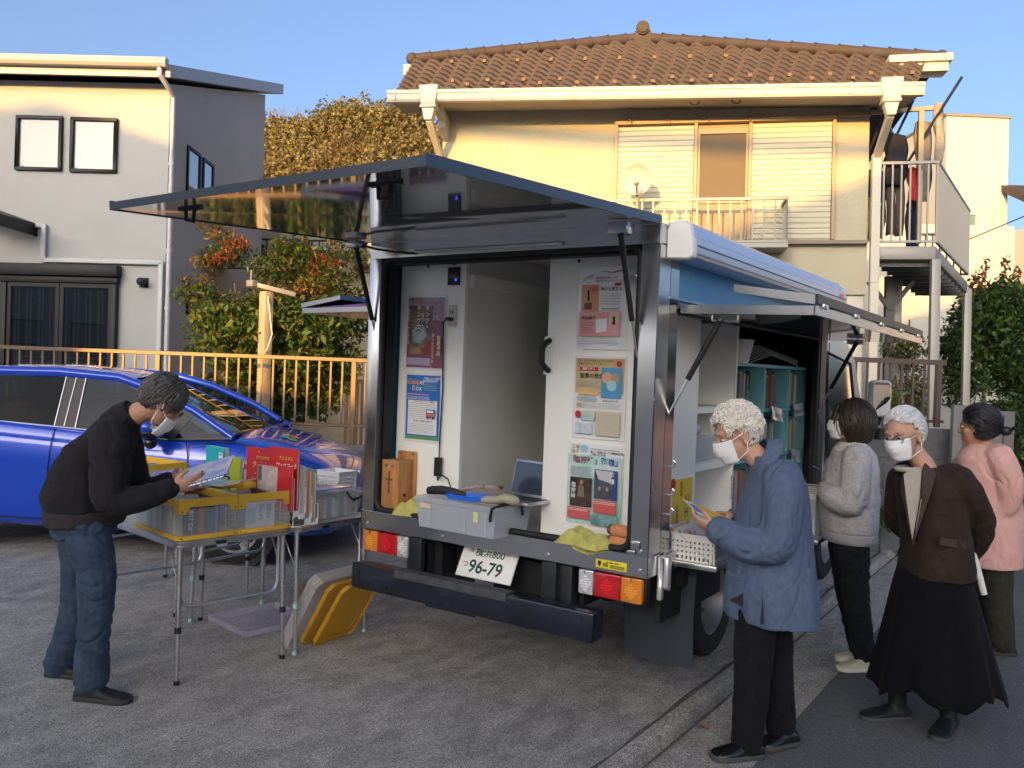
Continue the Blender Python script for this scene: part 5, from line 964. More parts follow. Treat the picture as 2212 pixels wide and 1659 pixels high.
b = MB(Matrix.Translation((-2.56, 3.46, .96)) @ Matrix.Rotation(.1, 4, 'Z')); b.box(-.10, .10, -.05, .05, 0, .003); [b.prism(p_, v_) for p_, v_ in (([(-.1, -.05, .003), (-.1, .05, .003), (-.115, .055, .025), (-.115, -.055, .025)], (.003, 0, 0)), ([(.1, -.05, .003), (.1, .05, .003), (.115, .055, .025), (.115, -.055, .025)], (-.003, 0, 0)), ([(-.1, -.05, .003), (.1, -.05, .003), (.115, -.055, .025), (-.115, -.055, .025)], (0, .003, 0)), ([(-.1, .05, .003), (.1, .05, .003), (.115, .055, .025), (-.115, .055, .025)], (0, -.003, 0)))]
tag(b.build('blue_tray', mat('blue_plastic', (.02, .14, .65), .4)), 'bright blue shallow tray on the storage bin lid', 'tray')
sc2 = thing('barcode_scanner', 'beige hand scanner lying on the bin beside the blue tray', 'scanner', (-2.40, 3.44, .96)); b = MB(); b.tube([(-2.45, 3.41, .975), (-2.43, 3.415, .98), (-2.37, 3.43, .985), (-2.345, 3.44, .995), (-2.31, 3.46, .99), (-2.285, 3.47, .982), (-2.275, 3.475, .98)], [.014, .02, .019, .024, .027, .022, .012], 12); P_('body', b, mat('beige_plastic', (.36, .33, .24), .5), sc2, smooth='auto'); b = MB(); b.tube([(-2.45, 3.41, .97), (-2.47, 3.40, .963), (-2.43, 3.385, .963), (-2.36, 3.40, .963), (-2.33, 3.45, .963)], .004, 6); P_('cable', b, M_grail, sc2)
b = MB(); b.tube([(-2.84, 3.47, .975), (-2.76, 3.48, .985), (-2.68, 3.49, .98), (-2.62, 3.5, .972)], [.02, .024, .022, .012], 8); b.ell((-2.8, 3.46, .985), (.025, .02, .02)); tag(b.build('black_pouch', M_black, smooth='auto'), 'black umbrella pouch lying at the left end of the bin lid', 'pouch')
b = MB(); b.loft([[(-2.72 + .27 * t, 3.56 - .02 * math.sin(t * 3) + dy, .965 + .035 * math.sin(t * 2.2) + .02 * t + dz) for dy, dz in ((-.03, 0), (.03, 0), (.035, .012), (-.02, .02))] for t in np.linspace(0, 1, 10)]); tag(b.build('paper_bundle', mat('paper_brownish', (.45, .38, .35), .7, col2=(.14, .08, .08), vs=14), smooth=True), 'curled brown papers on the bin in front of the laptop', 'papers')
# ------------------------------------------------------------------ folding tables
M_ttop = mat('table_top', (.40, .41, .40), .5, var=.12, vs=8)
M_collar = mat('collar_black', (.015, .015, .02), .5); M_mint = mat('collar_mint', (.35, .52, .50), .5)
def table(label, T, w, d, h, m_col=M_collar, splay=.02, feet=None):
    t = thing('folding_table', label, 'table', M=T)
    b = MB(T); c = .05; n = 5
    def out(k, o): # rounded rectangle
        r = []
        for cx, cy, a in ((w / 2 - c, d / 2 - c, 0), (-w / 2 + c, d / 2 - c, PI / 2), (-w / 2 + c, -d / 2 + c, PI), (w / 2 - c, -d / 2 + c, 1.5 * PI)):
            r += [(cx + (c + o) * math.cos(a + s), cy + (c + o) * math.sin(a + s), k) for s in np.linspace(0, PI / 2, n)]
        return r
    b.loft([out(h - .034, -.004), out(h - .032, 0), out(h - .024, .003), out(h - .022, 0), out(h - .012, .003), out(h - .010, 0), out(h - .002, 0), out(h, -.004)]); P_('rim', b, M_alu, t, smooth='auto')
    b = MB(T); b.loft([out(h - .03, -.012), out(h + .0015, -.012)]); P_('tabletop', b, M_ttop, t)
    for sx in (-1, 1):
        for sy in (-1, 1):
            x, y = sx * (w / 2 - .04), sy * (d / 2 - .035); x2, y2 = x + sx * splay, y + sy * splay * .4
            p = lambda z: (x + (x2 - x) * (h - z) / h, y + (y2 - y) * (h - z) / h, z)
            b = MB(T); b.cyl(p(h - .03), p(.27), .0135, n=12); lg = P_('leg', b, M_alu, t, smooth='auto')
            b = MB(T); b.cyl(p(.27), p(.02), .011, n=12); P_('lower_tube', b, M_alu, lg, smooth='auto')
            b = MB(T); b.cyl(p(.285), p(.255), .0165, n=12); P_('collar', b, m_col, lg, smooth='auto'); b = MB(T); b.cyl(p(.022), p(0), .014, n=12); P_('foot', b, m_col, lg, smooth='auto')
            b = MB(T); [b.cyl((p(z)[0], p(z)[1] - .0137, z), (p(z)[0], p(z)[1] - .0145, z), .004, n=6) for z in (.42, .39, .36)]; P_('peg_hole', b, M_black, lg)
            b = MB(T); b.cyl((x * .72, y, h - .04), (x + sx * .005, y, h - .25), .004, n=6); P_('stay_rod', b, M_alu, t)
        x = sx * (w / 2 - .055); yy = d / 2 - .05
        b = MB(T); b.tube([(x, -yy, h - .04), (x, -yy, .42), (x, -yy + .015, .385), (x, -yy + .05, .37), (x, yy - .05, .37), (x, yy - .015, .385), (x, yy, .42), (x, yy, h - .04)], .009, 8); P_('brace', b, M_alu, t, smooth='auto')
        P_('catch', MB(T).box(w / 2 + .001 if sx > 0 else -w / 2 - .012, w / 2 + .012 if sx > 0 else -w / 2 - .001, -.12, -.07, h - .03, h - .015), M_frm, t)
    b = MB(T); b.box(-.16, .16, -d / 2 + .02, -d / 2 + .035, .25, .28); return t
def RZ(x, y, a, z=0): return Matrix.Translation((x, y, z)) @ Matrix.Rotation(math.radians(a), 4, 'Z')
T1 = RZ(-4.10, 2.975, -9); T2 = RZ(-4.06, 3.555, 0); T3 = RZ(-5.14, 3.56, 2)
HT_ = .712
table('folding aluminium table with two open yellow crates, nearest the man', T1, .96, .65, HT_)
table('folding aluminium table with mint leg collars, next to the truck', T2, .97, .60, HT_, M_mint)
table('folding aluminium table furthest back, carrying a lone yellow crate', T3, .92, .62, HT_)
b = MB(); b.bar((-3.66, 3.34, .33), (-3.66, 3.86, .33), .012, .05); b.build('x', M_alu).name = 'table_bar'
tb = bpy.data.objects['table_bar']; tag(tb, 'flat aluminium bar joining the legs under the table by the truck', 'bar')
# yellow-rimmed folding crates
M_yel = mat('crate_yellow', (.72, .43, .04), .42, var=.08, vs=6); M_crate = milky('crate_clear', (.84, .85, .85), .19, .22)
def crate(label, T, w=.50, d=.315, h=.205):
    t = thing('crate', label, 'crate', M=T)
    b = MB(T); b.box(-w / 2, w / 2, -d / 2, d / 2, 0, .022); P_('base', b, M_yel, t, bevel=.003)
    b = MB(T); q = .006
    b.box(-w / 2 + .004, w / 2 - .004, -d / 2 + .004, -d / 2 + .008, .0225, h - .05); b.box(-w / 2 + .004, w / 2 - .004, d / 2 - .008, d / 2 - .004, .0225, h - .05); b.box(-w / 2 + .004, -w / 2 + .008, -d / 2 + .009, d / 2 - .009, .0225, h - .05); b.box(w / 2 - .008, w / 2 - .004, -d / 2 + .009, d / 2 - .009, .0225, h - .05)
    P_('panel', b, M_crate, t)
    b = MB(T)
    for s in (-1, 1):
        x = s * (w / 2 - .001); b.loft([[(x, y, z0), (x, y, h), (x - s * .009, y, h), (x - s * .009, y, z0)] for y, z0 in ((-d / 2, h - .075), (-d / 2 + .035, h - .075), (-d / 2 + .055, h - .042), (d / 2 - .055, h - .042), (d / 2 - .035, h - .075), (d / 2, h - .075))])
        y = s * (d / 2 - .001); b.loft([[(x, y, z0), (x, y, h), (x, y - s * .009, h), (x, y - s * .009, z0)] for x, z0 in ((-w / 2 + .01, h - .075), (-w / 2 + .05, h - .075), (-w / 2 + .07, h - .042), (w / 2 - .07, h - .042), (w / 2 - .05, h - .075), (w / 2 - .01, h - .075))])
    P_('top_rim', b, M_yel, t, bevel=.002, seg=1)
    b = MB(T)
    for s in (-1, 1):
        x = s * (w / 2 - .0035)
        for y in (-.09, .09): b.box(x - .001, x + .001, y - .0015, y + .0015, .03, .15)
        for z in (.05, .08, .11): b.box(x - .001, x + .001, d / 2 - .04, d / 2 - .01, z, z + .002)
    P_('panel_rib', b, milky('rib_clear', (.85, .87, .87), .4), t)
    b = MB(T); [b.cyl((w / 2, y, z), (w / 2 + .001, y, z), .004, n=8) for y in (-d / 2 + .015, d / 2 - .015) for z in (.012, h - .06)]; P_('rim_pin', b, M_frm, t)
    return t
bcol = [(.62, .60, .54), (.50, .46, .38), (.66, .66, .64), (.45, .50, .46), (.30, .34, .42), (.55, .40, .30), (.58, .55, .35), (.30, .38, .36), (.70, .67, .60)]
def bookmat(c): return mat('book_%02x%02x%02x' % tuple(int(v * 255) for v in c), c, .55)
M_page = mat('page_edge', (.62, .58, .48), .8, var=.08, vs=60, stretch=(1, 1, 20))
def book(label, T, w, d, h, c, group=None, par=None):
    """upright book: spine toward -y of T"""
    t = thing('book', label, 'book', M=T, group=group)
    b = MB(T); b.box(-w / 2, -w / 2 + .0015, 0, d, 0, h); b.box(w / 2 - .0015, w / 2, 0, d, 0, h); b.box(-w / 2 + .0015, w / 2 - .0015, 0, .0015, 0, h); P_('cover', b, c if not isinstance(c, tuple) else bookmat(c), t)
    b = MB(T); b.box(-w / 2 + .0016, w / 2 - .0016, .0016, d - .003, .003, h - .003); P_('pages', b, M_page, t); return t
CA = T1 @ Matrix.Translation((.225, -.158, HT_ + .002)); CB_ = T1 @ Matrix.Translation((.225, .16, HT_ + .002)); CC = RZ(-5.26, 3.42, 0, HT_ + .002)
crate('open yellow crate packed with books, nearest the man at the table corner', CA); crate('open yellow crate packed with books, beside the white wire rack', CB_); crate('yellow crate alone on the furthest table, behind the man', CC)
ca_names = ['paperback packed upright in the yellow crate nearest the man', 'paperback packed upright in the yellow crate beside the wire rack']
for ci, C_ in enumerate((CA, CB_)):
    x = -.22
    while x < .19:
        w = rnd.uniform(.012, .03); c = bcol[rnd.randrange(len(bcol))]
        book(ca_names[ci], C_ @ Matrix.Translation((x + w / 2, -.148, .0235)) @ Matrix.Rotation(0, 4, 'Z'), w, .135, rnd.uniform(.12, .148), c, 'books packed in crate %s' % ('nearest the man' if ci == 0 else 'beside the rack')); x += w + .002 + .006 * (rnd.random() > .7)
    for k in range(5):
        w = .02; book(ca_names[ci], C_ @ Matrix.Translation((-.2 + .07 * k, .0, .0235)), w, .13, .13 + .01 * (k % 2), bcol[(k * 2) % 9], 'books packed in crate %s' % ('nearest the man' if ci == 0 else 'beside the rack'))
# the books standing against the clear front panels
def facebook(label, T, w, h, th, cm, items=(), pieces=()):
    """book whose front cover faces -y of T"""
    t = thing('book', label, 'book', M=T)
    b = MB(T); b.box(-w / 2, w / 2, 0, .002, 0, h); b.box(-w / 2, w / 2, th - .002, th, 0, h); b.box(-w / 2, -w / 2 + .002, .002, th - .002, 0, h); P_('cover', b, cm, t)
    b = MB(T); b.box(-w / 2 + .0022, w / 2 - .003, .0022, th - .0022, .003, h - .003); P_('pages', b, M_page, t)
    for i, (nm, x0, x1, z0, z1, m) in enumerate(pieces): P_(nm, MB(T).box(x0, x1, -.0008 - .0004 * i, 0, z0, z1), m, t)
    for (txt, x, z, s, m, *rot) in items:
        b = MB(T); xx, yy = ((1, 0, 0), (0, 0, 1)) if not rot else ((0, 0, -1), (1, 0, 0)); b.text(txt, s, (x, -.0035, z), xx, yy, off=.015); P_('lettering', b, m, t)
    return t
FR = lambda C_, y: C_ @ Matrix.Translation((.232, y, .0235)) @ Matrix.Rotation(PI / 2, 4, 'Z')
facebook('dark picture book with an orange figure, pressed against the front of the near crate', FR(CA, -.03), .19, .145, .012, mat('cover_night', (.05, .07, .09), .4), [('あけ Co', -.07, .13, .03, I_w, 1)], [('orange_figure', -.02, .01, .01, .13, ink('orangefig', (.45, .16, .05))), ('blue_strip', .07, .085, .0, .145, ink('stripblue', (.15, .22, .5))), ('teal_patch', .015, .065, .02, .12, ink('tealpatch', (.06, .12, .14)))])
facebook('pale blue bible story book behind the clear front of the crate by the rack', FR(CB_, -.02), .17, .135, .014, mat('cover_pale', (.55, .60, .66), .4), [('Bible', .035, .12, .04, ink('letter_grey', (.22, .25, .3)), 1), ('Story', -.01, .12, .04, ink('letter_grey', (.22, .25, .3)), 1)], [('blue_patch', -.08, -.03, .02, .1, ink('patch', (.32, .48, .58)))])
# loose items on top
def flat(name, label, cat, T, w, d, h, m, par=None, bend=0): 
    b = MB(T); n = 8; L_ = [(-w / 2 + w * k / n) for k in range(n + 1)]; z = lambda x: bend * (x / w * 2) ** 2 * (1 if x > 0 else .3)
    b.loft([[(x, -d / 2, z(x)), (x, d / 2, z(x)), (x, d / 2, z(x) + h), (x, -d / 2, z(x) + h)] for x in L_]); return tag(b.build(name, m), label, cat)
M_lil = mat('lilac_film', (.55, .53, .66), .15, col2=(.42, .36, .44), vs=9, coat=.6)
flat('book', 'clear wrapped lilac book lying across the yellow crates, behind the held comic', 'book', T1 @ Matrix.Translation((-.02, .0, HT_ + .208)) @ Matrix.Rotation(.3, 4, 'Z'), .30, .22, .012, M_lil)
flat('magazine', 'pale magazine with a curled edge lying on the crate by the rack', 'magazine', T1 @ Matrix.Translation((.10, .13, HT_ + .21)) @ Matrix.Rotation(.5, 4, 'Z'), .30, .2, .008, mat('magazine_mix', (.55, .62, .70), .25, col2=(.62, .45, .32), vs=13, coat=.4), bend=.03)
flat('book', 'grey book lying under the lilac book on the near crate', 'book', T1 @ Matrix.Translation((-.02, -.1, HT_ + .19)) @ Matrix.Rotation(.1, 4, 'Z'), .26, .16, .016, mat('cover_slate', (.20, .21, .25), .4))
facebook('maroon book standing in the crate beside the white rack', CB_ @ Matrix.Translation((.04, .08, .0235)), .16, .165, .02, mat('cover_maroon', (.08, .02, .03), .4))
facebook('turquoise book with a white barcode label, standing tallest at the table centre', RZ(-4.36, 3.30, -8, HT_ + .002), .215, .375, .03, mat('cover_turq', (.01, .36, .42), .4), (), [('price_label', .045, .085, .29, .345, I_w), ('barcode', .05, .08, .325, .34, I_g), ('barcode', .05, .08, .298, .312, I_g)])
facebook('lime green book next to the turquoise one', RZ(-4.19, 3.31, -6, HT_ + .002), .12, .325, .02, mat('cover_lime', (.38, .47, .03), .4))
facebook('white and magenta book half hidden by the red ones', RZ(-4.08, 3.33, -4, HT_ + .002), .12, .31, .015, mat('cover_whitemag', (.6, .58, .62), .4), (), [('magenta_band', -.055, .06, .26, .29, ink('magenta', (.5, .08, .3)))])
b = MB(); b.tube([(-4.45, 3.24, HT_), (-4.45, 3.235, .97), (-4.36, 3.23, .945), (-4.12, 3.22, .935), (-4.1, 3.22, HT_)], .004, 6); b.tube([(-4.45, 3.235, .97), (-4.40, 3.21, .955), (-4.36, 3.18, .93), (-4.34, 3.17, HT_)], .006, 6); tag(b.build('book_stand', M_frm, smooth='auto'), 'black wire book stand in front of the turquoise book', 'stand')
# white stepped wire rack with booklets
M_red = mat('cover_red', (.58, .025, .03), .35, coat=.3)
rk = thing('file_rack', 'white stepped wire rack holding the red Christmas booklets', 'rack', (-3.72, 3.32, HT_))
M_wire = mat('white_wire', (.80, .80, .78), .4)
ys = [(3.222, .98, .80), (3.262, .978, .80), (3.307, .925, .785), (3.354, .872, .75), (3.402, .826, .72)]
for i, (y, zt, zb) in enumerate(ys):
    b = MB()
    b.tube([(-3.575, y, HT_ + .004 if i in (0, 4) else zb), (-3.575, y, zt), (-3.84, y, zt), (-3.84, y, HT_ + .004)], .0028, 6); P_('wire_frame', b, M_wire, rk)
    if i: b = MB(); b.box(-3.84, -3.577, ys[i - 1][0] + .002, y - .002, zb - .02 * 0, zb + .003); b.box(-3.84, -3.577, y - .002, y - .0005, zb, zb + .028); b.box(-3.578, -3.5765, ys[i - 1][0], y, zb - .03, zb); P_('pocket', b, M_wire, rk)
b = MB(); b.tube([(-3.575, 3.222, HT_ + .004), (-3.575, 3.402, HT_ + .004), (-3.84, 3.402, HT_ + .004), (-3.84, 3.222, HT_ + .004), (-3.575, 3.222, HT_ + .004)], .0028, 6); P_('base_wire', b, M_wire, rk)
stars = lambda n, w, h, seed: [('star', a := random.Random(seed + i).uniform(-w / 2 + .01, w / 2 - .01), a + .006, z := random.Random(seed * 3 + i).uniform(.12, h - .01), z + .006, ink('starry', (.85, .55, .25))) for i in range(n)]
M_yt = ink('yellowtext', (.75, .62, .05)); M_mt = ink('minttext', (.62, .78, .70))
RB = lambda x, y: RZ(x, y, -3, .83)
facebook('red Christmas activity book, left and further of the two upright ones', RZ(-3.925, 3.275, -3, .80), .25, .318, .012, M_red, [('クリスマス', -.03, .255, .024, M_yt), ('ワークブック', -.055, .215, .030, M_mt)], stars(9, .25, .31, 3))
facebook('red Christmas activity book, right and nearer of the two upright ones', RZ(-3.695, 3.243, -3, .81), .25, .328, .014, M_red, [('クリスマス', -.03, .265, .024, M_yt), ('ワークブック', -.055, .222, .030, M_mt)], stars(9, .25, .31, 11))
facebook('red booklet with coloured pencils pictured, lower in front of the others', RZ(-3.72, 3.205, -3, .81), .31, .235, .010, M_red, (), [('picture', -.145, .03, .03, .225, mat('picture_pale', (.62, .60, .62), .3, col2=(.50, .30, .25), vs=22))] + [('pencil', -.14 + .009 * k, -.134 + .009 * k, .14, .222, ink('pencil%d' % k, c)) for k, c in enumerate(((.03, .03, .03), (.02, .1, .05), (.3, .02, .02), (.05, .2, .15)))] + stars(6, .28, .22, 7))
b = MB()
for k in range(5): b.box(-3.80, -3.585, 3.272 + .009 * k, 3.278 + .009 * k, .79, 1.055 - .004 * k)
tag(b.build('leaflets', mat('grey_paper', (.62, .63, .64), .7)), 'sheaf of pale grey leaflets in the second pocket of the rack', 'leaflets')
for k in range(6):
    c = ((.62, .42, .12), (.60, .22, .18), (.62, .60, .55), (.55, .30, .28), (.66, .50, .20), (.6, .6, .58))[k]
    tag(MB().box(-3.80, -3.583, 3.320 + .0125 * k, 3.328 + .0125 * k, .765 - .02 * (k > 2), 1.02 - .004 * k).build('booklet', bookmat(c)), 'thin cream and orange booklet upright in the lower rack pockets', 'booklet', 'booklets in the lower rack pockets')
# lidded clear bin and white basket on the second table
B2 = RZ(-3.83, 3.60, 0, HT_ + .002); b2 = thing('plastic_bin', 'clear lidded bin full of books on the table by the truck', 'bin', M=B2)
P_('body', tub(B2, .44, .37, .145), M_clear, b2); b = MB(B2); b.box(-.225, .225, -.19, .19, .140, .168); P_('lid', b, M_clear, b2, bevel=.012); b = MB(B2); b.box(-.19, .19, -.15, .15, .1685, .176); P_('lid_panel', b, M_lil, b2, bevel=.004)
b = MB(B2); [b.box(.207, .212, y, y + .01, .01, .138) for y in (-.16, -.02, .15)]; P_('rib', b, milky('rib_clear', (.85, .87, .87), .4), b2)
b = MB(B2); b.tube([(.22, .06, .15), (.245, .055, .13), (.25, .08, .105), (.25, .15, .115), (.25, .19, .12)], .007, 6); P_('clip_handle', b, M_black, b2, smooth='auto')
for k in range(9): book('book packed inside the clear lidded bin by the truck', B2 @ Matrix.Translation((.19, -.15 + .034 * k, .005)) @ Matrix.Rotation(PI / 2, 4, 'Z'), .026, .15, .10 + .02 * rnd.random(), bcol[(k * 4 + 1) % 9], 'books in the clear lidded bin')
M_bask = mat('basket_white', (.78, .78, .76), .45)
def basket(label, T, w, d, h, cell=.022):
    t = thing('basket', label, 'basket', M=T)
    for (o, ux, L_, nm) in (((-w / 2, -d / 2), (1, 0), w, 'side'), ((w / 2, -d / 2), (0, 1), d, 'side'), ((w / 2, d / 2), (-1, 0), w, 'side'), ((-w / 2, d / 2), (0, -1), d, 'side')):
        b = MB(T); n = int(L_ / cell); c = L_ / n; ny = int((h - .03) / cell); ch = (h - .03) / ny; nx_, ny_ = ux[1], -ux[0]
        A_ = lambda s, z, o_=0: (o[0] + ux[0] * s + nx_ * (-.012 + .012 * z / h + o_), o[1] + ux[1] * s + ny_ * (-.012 + .012 * z / h + o_), z)
        def strip(s0, s1, z0, z1): b.loft([[A_(s0, z0), A_(s1, z0), A_(s1, z0, -.003), A_(s0, z0, -.003)], [A_(s0, z1), A_(s1, z1), A_(s1, z1, -.003), A_(s0, z1, -.003)]])
        q = .30
        strip(0, L_, 0, .008)
        for i in range(n + 1): strip(max(0, i * c - c * q), min(L_, i * c + c * q), .008, h - .022)
        for j in range(1, ny + 1):
            for i in range(n): strip(i * c + c * q, (i + 1) * c - c * q, .008 + j * ch - ch * q, .008 + j * ch + (ch * q if j < ny else 0))
        strip(0, L_, h - .022, h); P_(nm, b, M_bask, t)
    b = MB(T); b.box(-w / 2 + .014, w / 2 - .014, -d / 2 + .014, d / 2 - .014, 0, .003); P_('bottom', b, M_bask, t)
    b = MB(T); pts = [(-w / 2, -d / 2, h), (w / 2, -d / 2, h), (w / 2, d / 2, h), (-w / 2, d / 2, h), (-w / 2, -d / 2, h)]; b.tube(pts, .005, 6); P_('rim', b, M_bask, t); return t
basket('small white basket behind the clear bin, by the truck corner', RZ(-4.02, 3.98, 0, .80), .2, .16, .125)
tag(MB().box(-4.2, -3.86, 3.87, 4.1, .70, .798).build('carton', mat('carton_grey', (.3, .3, .3), .8)), 'dark carton under the small white basket', 'box')
# lids on the ground
M_lidc = milky('lid_clear', (.78, .76, .86), .30, .2)
LD = RZ(-4.21, 3.56, -10, .001); ld = thing('lid', 'clear plastic bin lid lying upside down on the ground', 'lid', M=LD)
P_('tray', tub(LD, .46, .47, .035, .003, .97), M_lidc, ld); b = MB(LD); b.tube([(-.19, -.19, .006), (.19, -.19, .006), (.19, .19, .006), (-.19, .19, .006), (-.19, -.19, .006)], .004, 6); P_('ridge', b, M_lidc, ld)
def leaning(label, cat, p, q, h, tilt, m, name, rimh=.02):
    """p,q: bottom edge on the ground; leans toward +x by tilt"""
    p = Vector(p); q = Vector(q); d = (q - p); L_ = d.length; d.normalize(); up = Vector((0, 0, 1)); s = Vector((d.y, -d.x, 0)); v = (up * math.cos(tilt) + s * math.sin(tilt)); n = d.cross(v)
    T = Matrix(((d.x, v.x, n.x, p.x), (d.y, v.y, n.y, p.y), (d.z, v.z, n.z, p.z), (0, 0, 0, 1)))
    t = thing(name, label, cat, M=T); c = .035
    o = [(c, 0), (L_ - c, 0), (L_, c), (L_, h - c), (L_ - c, h), (c, h), (0, h - c), (0, c)]; sc = lambda k: [(L_ / 2 + (x - L_ / 2) * k, h / 2 + (y - h / 2) * k) for x, y in o]
    b = MB(T); b.loft([[(x, y, 0) for x, y in o], [(x, y, .004) for x, y in o]]); P_('panel', b, m, t)
    b = MB(T)
    for k in (1.0, .80): b.tube([(x, y, rimh * (k > .9) * .5 + .004) for x, y in sc(k) + [sc(k)[0]]], .005 if k > .9 else .003, 6)
    b.loft([[(x, y, -.004) for x, y in sc(1.0)], [(x, y, rimh) for x, y in sc(1.0)]], caps=False); P_('rim', b, m, t)
    return t, T, L_
M_ylid = milky('lid_yellow', (.85, .55, .05), .60, .25)
t_, TY, LY = leaning('translucent yellow crate lid leaning outermost against the bumper, with a grey mark', 'lid', (-3.63, 3.43, .004), (-3.645, 3.76, .004), .44, .55, M_ylid, 'lid')
P_('grey_mark', MB(TY).box(LY * .42, LY * .6, .19, .26, -.0045, -.002), ink('markgrey', (.22, .20, .17)), t_)
leaning('translucent yellow crate lid leaning between the other yellow lid and the clear tray', 'lid', (-3.695, 3.395, .004), (-3.71, 3.72, .004), .44, .53, M_ylid, 'lid')
leaning('cloudy plastic tray leaning behind the yellow lids under the table', 'lid', (-3.79, 3.33, .004), (-3.80, 3.72, .004), .50, .52, milky('tray_cloudy', (.78, .77, .76), .42, .3), 'lid', .07)
# ------------------------------------------------------------------ turquoise bookshelf and trays in the truck's side opening
M_teal = mat('shelf_teal', (.16, .43, .46), .45, var=.05, vs=3)
bs = thing('bookshelf', 'pale turquoise bookshelf with nine compartments inside the truck', 'bookshelf', (-1.85, 5.6, .80))
yv = [4.85, 5.405, 5.94, 6.36]; zv = [.802, 1.13, 1.43, 1.71]
for i, y in enumerate(yv):
    b = MB(); hole = [(y, z) for z in zv]
    b.box(-2.05, -1.72, y - .01, y + .01, .802, 1.71); up = P_('upright', b, M_teal, bs, bevel=.002)
    if i:
        for z0 in zv[:-1]:
            b = MB(); o = [(-1.83 + .02 * math.cos(t), z0 + .17 + (.05 if math.sin(t) >= 0 else -.05) + .02 * math.sin(t)) for t in np.linspace(0, 2 * PI, 17)[:-1]]; b.prism([(x, y - .0125, z) for x, z in o], (0, .002, 0)); P_('grip_hole', b, mat('hole_shade', (.07, .09, .09), .8), up)
for j, z in enumerate(zv):
    for i in range(3): P_('shelf', MB().box(-2.05, -1.72, yv[i] + .0105, yv[i + 1] - .0105, z - .02 if j else z, z if j else z + .015), M_teal, bs)
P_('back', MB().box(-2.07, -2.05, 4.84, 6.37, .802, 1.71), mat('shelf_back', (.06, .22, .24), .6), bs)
rows_ = ['top', 'middle', 'bottom']; cols_ = ['near', 'centre', 'far']
sp = [(.40, .36, .30), (.22, .12, .08), (.52, .50, .46), (.16, .18, .26), (.48, .40, .28), (.30, .08, .06), (.58, .56, .52), (.12, .16, .14), (.45, .42, .20), (.38, .30, .25)]
for j in range(3):
    for i in range(3):
        y = yv[i] + .02; row = rows_[2 - j]; z = zv[j] + (.016 if j == 0 else .001); e = yv[i] + (.34 if i < 2 else .30)
        while y < e:
            w = rnd.uniform(.014, .034); c = sp[rnd.randrange(10)]
            bk = MB(); h = rnd.uniform(.19, .245); x = -1.74 - rnd.random() * .03; bk.box(x - .16, x, y, y + w, z, z + h)
            o = bk.build('book', bookmat(c)); tag(o, 'book standing in the %s compartment of the %s row of the turquoise shelf' % (cols_[i], row), 'book', 'books in the %s %s compartment' % (row, cols_[i]))
            y += w + .001
M_film = mat('silver_film', (.62, .64, .66), .18, .35, col2=(.8, .8, .82), vs=25, coat=.5)
for k, (y, z, tl, lab) in enumerate(((5.10, 1.40, .1, 'silvery name tag below the top near compartment'), (5.62, 1.40, -.1, 'silvery name tag below the top centre compartment'), (6.10, 1.42, .05, 'silvery name tag below the top far compartment'), (5.55, 1.09, -.05, 'silvery name tag below the middle centre compartment'), (6.08, 1.10, -.12, 'silvery name tag below the middle far compartment'))):
    T = Matrix.Translation((-1.70, y, z)) @ Matrix.Rotation(tl, 4, 'X'); t = thing('name_tag', lab, 'tag', M=T)
    b = MB(T); b.grid(6, 4, lambda u, v: (.012 * (1 - v) + .004 * math.sin(u * 9 + v * 4), -.12 + .24 * u, -.05 + .085 * v)); P_('film', b, M_film, t, smooth=True)
    P_('lettering', MB(T).text('文庫シリーズ' if k < 3 else '絵本', .03, (.013, -.08, -.03), (0, 1, 0), (0, 0, 1), off=.02), I_k, t)
b = MB(Matrix.Translation((-1.86, 5.12, 1.711))); b.lathe((0, 0, 0), [(.12, 0), (.15, .135), (.155, .14), (.145, .14), (.115, .006)], 24); tag(b.build('bucket', M_wplast, smooth='auto'), 'white plastic tub on top of the turquoise bookshelf', 'tub')
b = MB()
for k in range(7): b.tube([(-1.8 - .02 * k, 5.35, 1.72 + .012 * k), (-1.78 - .015 * k, 5.7, 1.78 + .01 * k), (-1.77 - .015 * k, 6.1, 1.745 + .01 * k), (-1.78, 6.33, 1.72 + .006 * k)], .006, 5)
tag(b.build('vinyl_sheeting', M_film, smooth='auto'), 'bundle of shiny clear vinyl lying on top of the bookshelf', 'vinyl')
tag(tub(Matrix.Translation((-1.95, 4.53, 1.156)), .42, .46, .13).build('plastic_bin', M_frost), 'frosted tub on the middle shelf of the white cupboard', 'bin')
b = MB(); b.ell((-1.92, 4.5, 1.33), (.14, .16, .06), 16, 10); o = b.build('bag', mat('plastic_bag', (.42, .43, .43), .25, col2=(.6, .6, .6), vs=12), smooth=True); tag(o, 'crumpled grey plastic bag in the tub inside the white cupboard', 'bag')
nr = noise3(np.array([v.co for v in o.data.vertices]) * 12, 4)
for v, k in zip(o.data.vertices, nr): v.co += v.co.normalized() * .018 * float(k)
MB().text('Armonia', .04, (-1.698, 4.80, 1.06), (0, 0, -1), (0, 1, 0), off=.01).build('x', I_k).name = 'cupboard_lettering'
tag(bpy.data.objects['cupboard_lettering'], 'small black vertical lettering on the white cupboard side', 'lettering')
